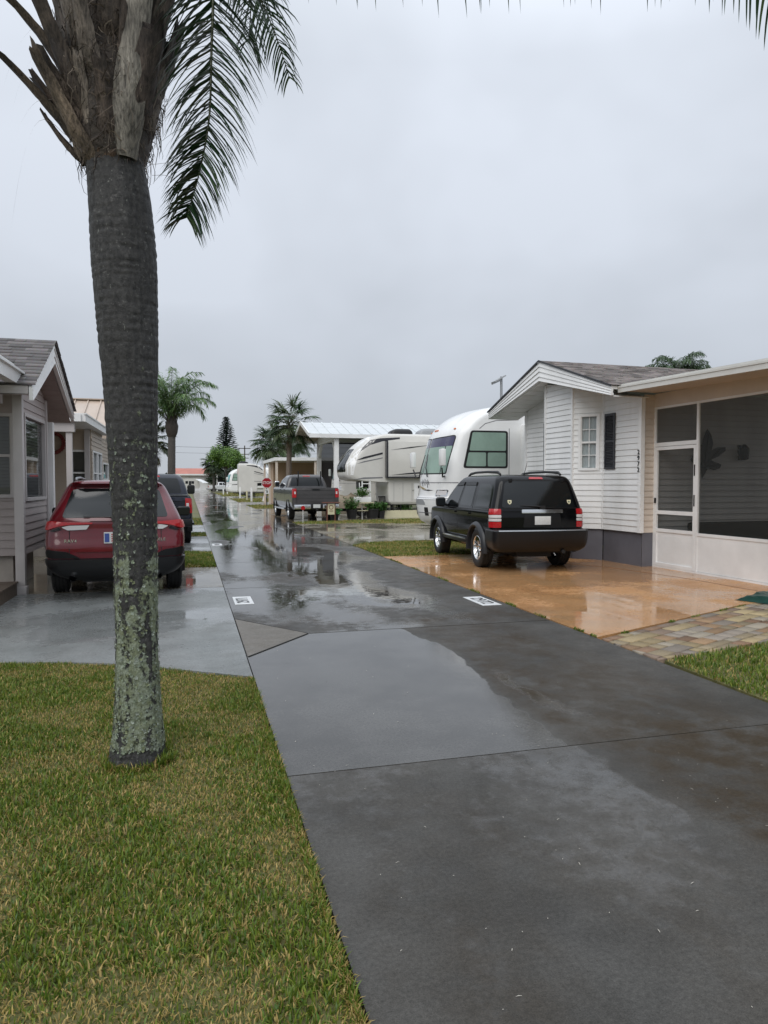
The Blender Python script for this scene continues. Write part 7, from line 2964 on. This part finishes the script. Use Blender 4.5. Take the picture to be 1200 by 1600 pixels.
def fifth_wheel(name, label, loc, rz, L_, sides=(-1,), detail=True, H=3.98):
    root = thing(name, label, 'trailer', loc, rz)
    C = (0, L_ / 2, 2.2)
    nl = min(2.2, L_ * .42)
    rows = [(.62, 1.16, .05, L_ - nl - .1, .06, .1, 0, 0), (.75, 1.22, 0, L_ - nl, .06, .1, 0, 0), (1.66, 1.22, 0, L_ - nl + .05, .06, .12, 0, 0), (1.72, 1.22, 0, L_ - .55, .06, .5, 0, .2), (1.80, 1.22, 0, L_ - .18, .06, .6, 0, .3), (2.05, 1.22, 0, L_ - .02, .06, .62, 0, .35),
            (2.35, 1.22, 0, L_, .06, .62, 0, .35), (2.8, 1.22, 0, L_ - .22, .06, .6, 0, .32), (3.2, 1.22, 0, L_ - .52, .06, .55, 0, .28), (3.6, 1.21, 0, L_ - .98, .08, .5, 0, .25), (3.85, 1.17, 0, L_ - 1.45, .12, .4, 0, .2), (H - .03, 1.08, .05, L_ - 1.9, .2, .3, 0, .15), (H, .9, .15, L_ - 2.1, .2, .3, 0, .1)]
    if L_ < 6:
        rows = [(r[0], r[1], r[2], r[3], r[4], min(r[5], .5), r[6], r[7]) for r in rows]
    S_ = Slices(rows)
    mb = MB()
    S_.mesh(mb, n=60, dims=(6, 8, 26))
    mb.build('body', M['rv_beige'], root)
    wf = S_.wrap(True)
    cap = MB()
    patch(cap, wf, rounded([(-.95, 2.15), (.95, 2.15), (.72, 3.25), (-.72, 3.25)], .12), off=.006, thick=.012, res=.12, centre=C)
    cap.build('cap_window', M['car_glass'], root)
    for sg in sides:
        sd = S_.side(sg)
        st = MB()

        def P(pts, mi, off=.004):
            patch(st, sd, [(L_ - s, z) for s, z in pts], off=off, thick=.005, mi=mi, res=.15, centre=C)
        P([(.12, 2.0), (.10, 2.45), (.42, 3.0), (.80, 3.42), (1.25, 3.80), (1.42, 3.80), (1.0, 3.36), (.72, 2.9), (.55, 2.35), (.5, 2.0)], 2)
        P([(.60, 2.75), (.85, 3.12), (1.3, 3.42), (1.9, 3.60), (2.75, 3.72), (2.75, 3.80), (1.8, 3.74), (1.35, 3.66), (.95, 3.30)], 0, .006)
        P([(.58, 2.68), (1.0, 2.86), (1.9, 3.08), (1.9, 2.99), (1.0, 2.76)], 0, .006)
        P([(.62, 2.52), (1.0, 2.66), (1.9, 2.84), (1.9, 2.80), (1.0, 2.60)], 1, .006)
        P([(.5, 1.80), (1.0, 1.90), (1.9, 1.92), (1.9, 1.86), (1.0, 1.82)], 1, .006)
        st.build('swoosh', [M['rv_dark'], M['rv_grey'], M['rv_white']], root)
        if not detail:
            continue
        so_ = MB()
        so_.box((sg * 1.32, L_ - 3.75, 2.76), (.30, 3.3, 1.66))
        sl = so_.build('slide_out', M['rv_beige'], root, bevel=.02)
        ed = MB()
        ed.box((sg * 1.33, L_ - 2.05, 2.76), (.34, .08, 1.74))
        ed.box((sg * 1.33, L_ - 3.75, 1.90), (.34, 3.4, .07))
        ed.build('slide_seal', M['rv_dark'], sl)
        ss = MB()
        for pts, mi in (([(2.2, 2.0), (3.0, 2.10), (4.2, 2.20), (4.9, 2.24), (4.9, 2.18), (3.4, 2.06)], 0), ([(2.2, 3.18), (3.2, 3.34), (4.2, 3.44), (3.2, 3.28)], 0), ([(2.3, 1.96), (3.4, 2.0), (4.9, 2.10), (4.9, 2.06), (3.4, 1.96)], 1)):
            X0 = sg * 1.474
            ss.prism([(-s, z) for s, z in pts], (X0, L_, 0), Y_, Z_, V((sg, 0, 0)), .003, mi=mi)
        ss.build('slide_stripe', [M['rv_dark'], M['rv_grey']], sl)
        d = MB()
        patch(d, sd, rounded([(L_ - 3.95, .85), (L_ - 3.45, .85), (L_ - 3.45, 1.62), (L_ - 3.95, 1.62)], .03), off=.02, thick=.03, res=.3, centre=C)
        dd = d.build('hatch_door', M['rv_white'], root)
        d = MB()
        d.box((sg * 1.25, L_ - 3.7, 1.45), (.03, .12, .12))
        d.build('hatch_latch', M['dark_hole'], dd)
        d = MB()
        for s in (2.45, 2.9, 3.35, 4.05, 4.5):
            strip_line(d, sd, [(L_ - s, .7), (L_ - s, 1.64)], w=.014, off=.003, mi=0, centre=C)
        d.build('panel_gap', M['rv_grey'], root)
    for (s, w_, l, h, m_) in ((3.0, .8, 1.15, .26, 'black'), (4.5, .9, 1.3, .30, 'shell_grey')):
        if L_ - s < .5:
            continue
        a = MB()
        A_ = Slices([(H - .02, w_ / 2, 0, l, .1, .15, 0, 0), (H + h * .6, w_ / 2 * .92, .05, l - .08, .1, .15, 0, 0), (H + h, w_ / 2 * .7, .15, l - .3, .1, .12, 0, 0)])
        A_.mesh(a, n=8, dims=(3, 4, 4))
        a.v = [(x - .35, y + L_ - s - l / 2, z) for x, y, z in a.v]
        a.build('roof_unit', M[m_], root)
    for y in ((1.9, 2.9) if L_ > 6 else (1.2,)):
        for sg in (-1, 1):
            wheel(root, sg * 1.0, y, .38, .23, .22, 6, 'alloy', sg)
    lg = MB()
    for sg in (-1, 1):
        lg.box((sg * .8, L_ - nl - .25, .4), (.1, .1, .8))
    lg.box((0, L_ - 1.2, 1.55), (.5, .5, .4))
    lg.build('landing_leg', M['black'], root)
    return root


fifth_wheel('fifth_wheel_trailer', 'large beige fifth wheel trailer with black swooshes, nose under the white carport edge', (18.4, 33.62, 0), R(90), 11.5)
fifth_wheel('fifth_wheel_trailer', 'smaller fifth wheel trailer with dark swooshes beyond the stop sign', (5.55, 86, 0), R(-90), 3.7, sides=(1,), detail=False)

tt = thing('travel_trailer', 'small beige travel trailer with awning at the very end of the street', 'trailer', (.6, 166, 0))
b = MB()
b.prism(rounded([(-1.9, .5), (1.5, .5), (1.75, 1.1), (1.3, 2.8), (-1.9, 2.75)], .12), (0, 0, 0), X_, Z_, Y_, 2.3)
b.build('body', M['rv_beige'], tt)
b = MB()
b.box((-1.2, -.01, 1.9), (.55, .03, .6))
b.box((.1, -.01, 1.9), (.6, .03, .6))
b.box((-.5, -.012, 1.45), (.5, .03, 1.5))
b.build('window', M['car_glass'], tt)
b = MB()
b.bar((1.3, -.1, 2.6), (3.0, -1.4, 1.75), 2.0, .05)
b.build('awning', M['rv_white'], tt)
for x in (-.4, .3):
    wheel(tt, x, .25, .33, .2, .2, 5, 'alloy', -1)
# ================================================================== signs, posts and yard things
def octagon(r):
    return [(r * math.cos(R(22.5 + 45 * i)), r * math.sin(R(22.5 + 45 * i))) for i in range(8)]


M['sign_red'] = mat('sign_red', (.34, .012, .022), .35)
M['sign_white'] = mat('sign_white', (.75, .76, .76), .35)
M['pot'] = mat('pot_black', (.02, .02, .02), .45)
M['cream'] = mat('cream_wood', (.60, .56, .38), .5, var=.08, vscale=4)
M['tarp'] = mat('tan_tarp', (.36, .30, .22), .6, var=.15, vscale=5)
M['rust_wood'] = mat('rust_wood', (.16, .06, .04), .6, var=.3, vscale=10)
M['green_tarp'] = mat('green_tarp', (.012, .05, .04), .35, var=.3, vscale=12, bump=.3, bscale=30)

ss = thing('stop_sign', 'red octagonal stop sign on a thin dark post beside the road', 'sign', (5.29, 50.9, 0), R(3))
b = MB()
b.tube([(0, 0, 0), (0, 0, 1.95)], .035, n=8)
b.build('post', M['black'], ss)
b = MB()
b.prism(octagon(.40), (0, -.045, 1.66), X_, Z_, Y_, .012)
pn = b.build('sign_panel', M['sign_white'], ss)
b = MB()
b.prism(octagon(.365), (0, -.049, 1.66), X_, Z_, Y_, .004)
b.build('red_face', M['sign_red'], pn)
text_mesh('lettering', 'STOP', .27, M['sign_white'], frame_mat((0, -.052, 1.66), (1, 0, 0), (0, 0, 1)), pn, extrude=.002)
b = MB()
b.prism([(-.15, .88), (.15, .88), (.15, 1.22), (-.15, 1.22)], (0, -.045, 0), X_, Z_, Y_, .012)
pn = b.build('small_panel', M['sign_white'], ss)
b = MB()
b.prism([(-.10, 1.12), (.06, 1.12), (.06, 1.15), (-.10, 1.15)], (0, -.049, 0), X_, Z_, Y_, .003)
b.prism([(-.03, .96), (.06, .96), (.06, 1.08), (-.03, 1.08)], (0, -.049, 0), X_, Z_, Y_, .003)
b.build('marking', M['black'], pn)

for i, (x, y, h, lab) in enumerate(((5.29, 63.9, 1.2, 'white post nearest the stop sign, tallest of the row'), (5.35, 70, .85, 'short cream post just left of the tallest white post'), (5.24, 78, 1.2, 'tall white post third along the verge from the stop sign'),
                                   (5.6, 112, .85, 'white post in front of the small motorhome, right one of the far pair'), (4.74, 106, .85, 'white post in front of the small motorhome, left one of the far pair'), (4.05, 165, .95, 'tiny white post at the far end of the street'))):
    p = MB()
    p.box((0, 0, h / 2), (.16, .16, h))
    p.prism([(-.09, h), (.09, h), (0, h + .08)], (0, -.09, 0), X_, Z_, Y_, .18)
    o = p.build('marker_post', M['cream'] if i == 1 else M['white_trim'], loc=(x, y, 0), bevel=.01)
    tag(o, lab, 'post', 'white posts along the verge')

sl_ = thing('solar_street_lamp', 'slim street lamp with a tilted solar panel above the white motorhome', 'street lamp', (11.0, 24.0, 0))
b = MB()
b.tube([(0, 0, 0), (0, 0, 5.5)], [.06, .045], n=10)
b.build('pole', M['steel'], sl_)
b = MB()
b.bar((-.32, 0, 5.28), (.10, 0, 5.52), .36, .04, up=(0, 0, 1))
b.build('solar_panel', M['shell_grey'], sl_)
b = MB()
b.bar((-.05, 0, 5.36), (-.36, 0, 5.22), .14, .05)
b.build('lamp_head', M['steel'], sl_)

up = thing('utility_pole', 'dark wooden utility pole with crossarms standing far beyond the motorhome', 'utility pole', (11.1, 150, 0))
b = MB()
b.tube([(0, 0, 0), (0, 0, 9.5)], [.17, .11], n=8)
b.build('pole', M['bark_dark'], up)
for z in (8.9, 7.7, 6.9):
    b = MB()
    b.box((0, 0, z), (2.4 if z > 8 else 1.6, .14, .14))
    b.build('crossarm', M['bark_dark'], up)

for z, dy in ((8.95, -1.0), (8.95, 1.0), (7.75, .6)):
    b = MB()
    b.tube([(-60 + 8 * i, 0, z + 3.0 * ((i - 7.5) / 7.5) ** 2 - (3.0 * (7.6 - 7.5) ** 2) * 0) for i in range(16)], .02, n=4)
    o = b.build('wire', M['black'], up)
    o.location = (0, dy * .1, 0)

dmk = thing('driveway_marker', 'thin white stake with a round red reflector on the grass strip', 'marker', (4.42, 28.6, 0))
b = MB()
b.tube([(0, 0, 0), (0, 0, .6)], .014, n=6)
b.build('stake', M['white_trim'], dmk)
b = MB()
b.lathe([(-.02, .001), (-.02, .085), (.0, .085), (.0, .001)], n=16, o=(0, 0, .62), axis='y')
b.build('reflector', M['red_lens'], dmk)


# ---- plants -------------------------------------------------------------
def tuft(parent, name, h, r, n, cols, seed, z0=0., lw=.03, droop=.5):
    rn = random.Random(seed)
    L_ = Leaves()
    for i in range(n):
        a = rn.uniform(0, 2 * PI)
        q = rn.random() ** .6 * r
        p0 = V((math.cos(a) * q * .35, math.sin(a) * q * .35, z0))
        tip = V((math.cos(a) * q, math.sin(a) * q, z0 + h * rn.uniform(.35, 1.05)))
        L_.tube([p0, p0.lerp(tip, .5) + V((0, 0, h * .12)), tip], [.008, .006, .003], (.07, .09, .03), n=3)
        for k in range(7):
            b_ = p0.lerp(tip, .35 + .65 * k / 6)
            d = V((rn.gauss(0, 1), rn.gauss(0, 1), rn.gauss(.3, .6))).normalized()
            leaflet(L_, b_, d, lw * rn.uniform(3, 6), lw * rn.uniform(.7, 1.1), droop * .5, jit(rn.choice(cols), rn, .65, 1.3), rn, n=3)
    return L_.build(name, M['leaf'], parent)


def pot_plant(label, loc, pr, ph, h, r, cols, seed, n=60, pm='pot', group=None, lw=.03):
    t = thing('potted_plant', label, 'plant', loc, 0, group)
    b = MB()
    b.lathe([(0, .001), (0, pr * .78), (ph * .9, pr), (ph * .9, pr * 1.08), (ph, pr * 1.08), (ph, pr * .95), (ph * .86, pr * .9), (ph * .86, .001)], n=20)
    b.build('pot', M[pm], t)
    tuft(t, 'foliage', h, r, n, cols, seed, z0=ph * .86, lw=lw)
    return t


PG = [(.07, .17, .04), (.10, .22, .06), (.05, .12, .03)]
G_ = 'potted plants in front of the fifth wheel'
pot_plant('leafy plant in a black pot, leftmost on the strip before the fifth wheel', (7.15, 31.75, 0), .25, .42, .62, .42, PG, 1, group=G_)
pot_plant('wide low plant in the broad black tub beside the cream planter', (8.20, 32.0, 0), .33, .44, .34, .5, PG, 2, n=70, group=G_)
pot_plant('small bushy plant in a dark pot touching the long cream planter', (8.62, 32.0, 0), .18, .34, .42, .32, PG, 3, group=G_)
pot_plant('bright green plant in a small pot behind the grey pickup', (6.05, 30.25, 0), .2, .28, .28, .30, [(.06, .22, .05), (.09, .28, .07)], 4, group=G_)
tl_ = thing('tall_plant', 'tall loose leafy shrub growing left of the white hatch door', 'plant', (10.0, 32.85, 0))
tuft(tl_, 'foliage', 1.55, .55, 70, PG, 5, lw=.035)
b = MB()
b.tube([(0, 0, 0), (.05, 0, .9)], [.03, .015], n=5)
b.build('stem', M['bark_dark'], tl_)
tl_ = thing('tall_plant', 'tall leafy shrub growing right of the white hatch door beside the motorhome nose', 'plant', (11.2, 32.85, 0))
tuft(tl_, 'foliage', 1.25, .45, 60, PG, 6, lw=.035)
b = MB()
b.tube([(0, 0, 0), (.05, 0, .8)], [.03, .015], n=5)
b.build('stem', M['bark_dark'], tl_)

pl_ = thing('long_planter', 'long low cream wooden planter in front of the fifth wheel', 'planter', (9.75, 32.3, 0))
b = MB()
b.box((0, -.24, .17), (2.6, .05, .34))
b.box((0, .24, .17), (2.6, .05, .34))
b.box((-1.28, 0, .17), (.05, .43, .34))
b.box((1.28, 0, .17), (.05, .43, .34))
b.build('side_board', M['cream'], pl_)
b = MB()
b.box((0, 0, .14), (2.5, .42, .24))
b.build('soil', M['soil'], pl_)

ps = thing('plant_stand', 'white ladder trellis stand with shelf and planter box', 'plant stand', (7.75, 31.95, 0))
for x in (-.02, .36):
    b = MB()
    b.box((x + .0, .16, .86), (.05, .05, 1.72))
    b.build('upright', M['white_trim'], ps)
b = MB()
for z in (1.1, 1.35, 1.6):
    b.box((.17, .16, z), (.33, .03, .04))
b.box((-.15, .16, 1.30), (.04, .03, .7))
b.box((-.08, .16, 1.45), (.18, .03, .03))
b.build('trellis', M['white_trim'], ps)
b = MB()
b.box((0, 0, .72), (.95, .34, .05))
b.box((0, 0, .36), (.9, .3, .04))
b.build('shelf', M['cream'], ps)
for x in (-.42, .42):
    b = MB()
    b.box((x, 0, .35), (.06, .28, .70))
    b.build('leg', M['cream'], ps)
pb = thing('planter_box', 'white planter box of herbs standing on the trellis stand', 'planter', (7.70, 31.93, .75))
b = MB()
b.box((0, 0, .12), (.78, .26, .24))
b.build('box', M['white_trim'], pb, bevel=.01)
tuft(pb, 'foliage', .45, .4, 50, [(.09, .22, .04), (.06, .16, .03)], 8, z0=.22, lw=.025)

tm = thing('covered_motorcycle', 'motorcycle under a tan tarpaulin below the trailer nose', 'motorcycle', (7.35, 33.6, 0))
b = MB()
pr = [(-1.0, .60, .28), (-.75, .85, .34), (-.40, 1.08, .34), (-.1, .98, .32), (.2, 1.12, .34), (.45, 1.0, .34), (.75, .80, .34), (1.0, .66, .28)]


def tarp(i, j):
    x, h, w_ = pr[i]
    t = j / 12 * PI
    q = 1 + .2 * noise.noise((i * 1.7, j * .9, 3))
    return V((x + .03 * noise.noise((i, j, 1)), -math.cos(t) * w_ * q, .42 + (h - .42) * math.sin(t) ** .7 * q))


b.grid(tarp, list(range(8)), list(range(13)))
b.build('tarpaulin', M['tarp'], tm)
for x in (-.72, .72):
    wheel(tm, 0, x, .32, .14, .2, 6, 'alloy', 1).rotation_euler = (0, 0, R(90))
b = MB()
b.box((0, 0, .45), (1.1, .3, .35))
b.build('engine', M['underside'], tm)

wc = thing('wooden_stand', 'small rust coloured wooden stand with a pale patterned panel by the pickup wheel', 'stand', (5.80, 29.75, 0))
b = MB()
b.box((0, 0, .80), (.75, .22, .035))
b.build('top', M['rust_wood'], wc)
b = MB()
for x in (-.17, .17):
    b.box((x, 0, .40), (.04, .05, .79))
b.build('leg', M['rust_wood'], wc)
b = MB()
b.box((0, -.03, .52), (.29, .02, .46))
b.build('panel', M['cream'], wc)
b = MB()
b.lathe([(-.046, .07), (-.046, .10)], n=14, o=(0, 0, .60), axis='y')
b.box((0, -.043, .44), (.16, .006, .03))
b.build('pattern', M['rust_wood'], wc)

for i, (x, y, a, lab) in enumerate(((9.05, 32.55, 25, 'dark metal patio chair left of the pair by the trailer'), (9.55, 32.75, -15, 'dark metal patio chair right of the pair by the trailer'))):
    c = thing('patio_chair', lab, 'chair', (x, y, 0), R(a), 'patio chairs by the fifth wheel')
    b = MB()
    for k in range(6):
        b.box((0, -.2 + .08 * k, .44), (.46, .05, .025))
    b.build('seat', M['rust_wood'] if False else M['black'], c)
    b = MB()
    for k in range(6):
        b.bar((-.2 + .08 * k, .23, .46), (-.2 + .08 * k, .36, .98), .04, .02)
    b.box((0, .36, .98), (.48, .035, .05))
    b.build('backrest', M['black'], c)
    for sx_ in (-.22, .22):
        for sy_ in (-.2, .22):
            b = MB()
            b.tube([(sx_, sy_, .44), (sx_ * 1.1, sy_ * 1.15, 0)], .018, n=6)
            b.build('leg', M['black'], c)
        b = MB()
        b.tube([(sx_ * 1.05, -.22, .44), (sx_ * 1.05, -.2, .66), (sx_ * 1.05, .30, .68)], .018, n=6)
        b.build('armrest', M['black'], c)

# folded dark green tarp lying at the drive edge
gt_ = MB()


def gtf(i, j):
    x, y = (i / 24 - .5) * 1.25, (j / 14 - .5) * .62
    e_ = min(i, 24 - i, j * 1.5, (14 - j) * 1.5) / 3
    h = .06 * min(1, e_) + .028 * noise.noise((x * 5, y * 7, 2)) * min(1, e_) + .022 * noise.noise((x * 13, y * 11, 4)) * min(1, e_)
    return V((x + .03 * noise.noise((x * 3, y * 3, 7)), y + .04 * noise.noise((x * 4, y * 2, 9)), .012 + max(0, h)))


gt_.grid(gtf, list(range(25)), list(range(15)))
o = gt_.build('green_tarp', M['green_tarp'], loc=(7.88, 8.02, .0), rz=R(24), recalc=False)
tag(o, 'crumpled dark green tarp lying where the orange drive meets the paver walk', 'tarp')


# ---- painted lot plates on the road -----------------------------------------
M['plate_paint'] = mat('road_plate_paint', (.66, .67, .67), .4, var=.12, vscale=14, dirt=.4, dirtcol=(.3, .3, .3))


def lot_plate(label, x, y, w_, l, txt, face):
    t = thing('lot_number', label, 'road marking', (x, y, 0), 0, 'painted lot numbers on the road')
    b = MB()
    b.prism([(-w_ / 2, -l / 2), (w_ / 2, -l / 2), (w_ / 2, l / 2), (-w_ / 2, l / 2)], (0, 0, .001), X_, Y_, Z_, .003)
    b.build('painted_panel', M['plate_paint'], t)
    if txt:
        text_mesh('figures', txt, w_ * .92, M['black'], frame_mat((0, 0, .0055), (0, -face, 0), (face, 0, 0)), t, extrude=.0008)
    else:
        b = MB()
        for k in (-.2, 0, .2):
            b.box((0, k * l, .005), (w_ * .5, l * .12, .0015))
        b.build('figures', M['black'], t)


lot_plate('white painted plate reading 2972 on the road at the corner of the orange drive', 3.83, 8.95, .27, .72, '2972', 1)
lot_plate('white painted plate on the left road edge opposite the orange drive', .69, 9.85, .25, .66, '2971', -1)
lot_plate('small white painted plate farther up the left road edge', .68, 19.1, .25, .6, '', -1)
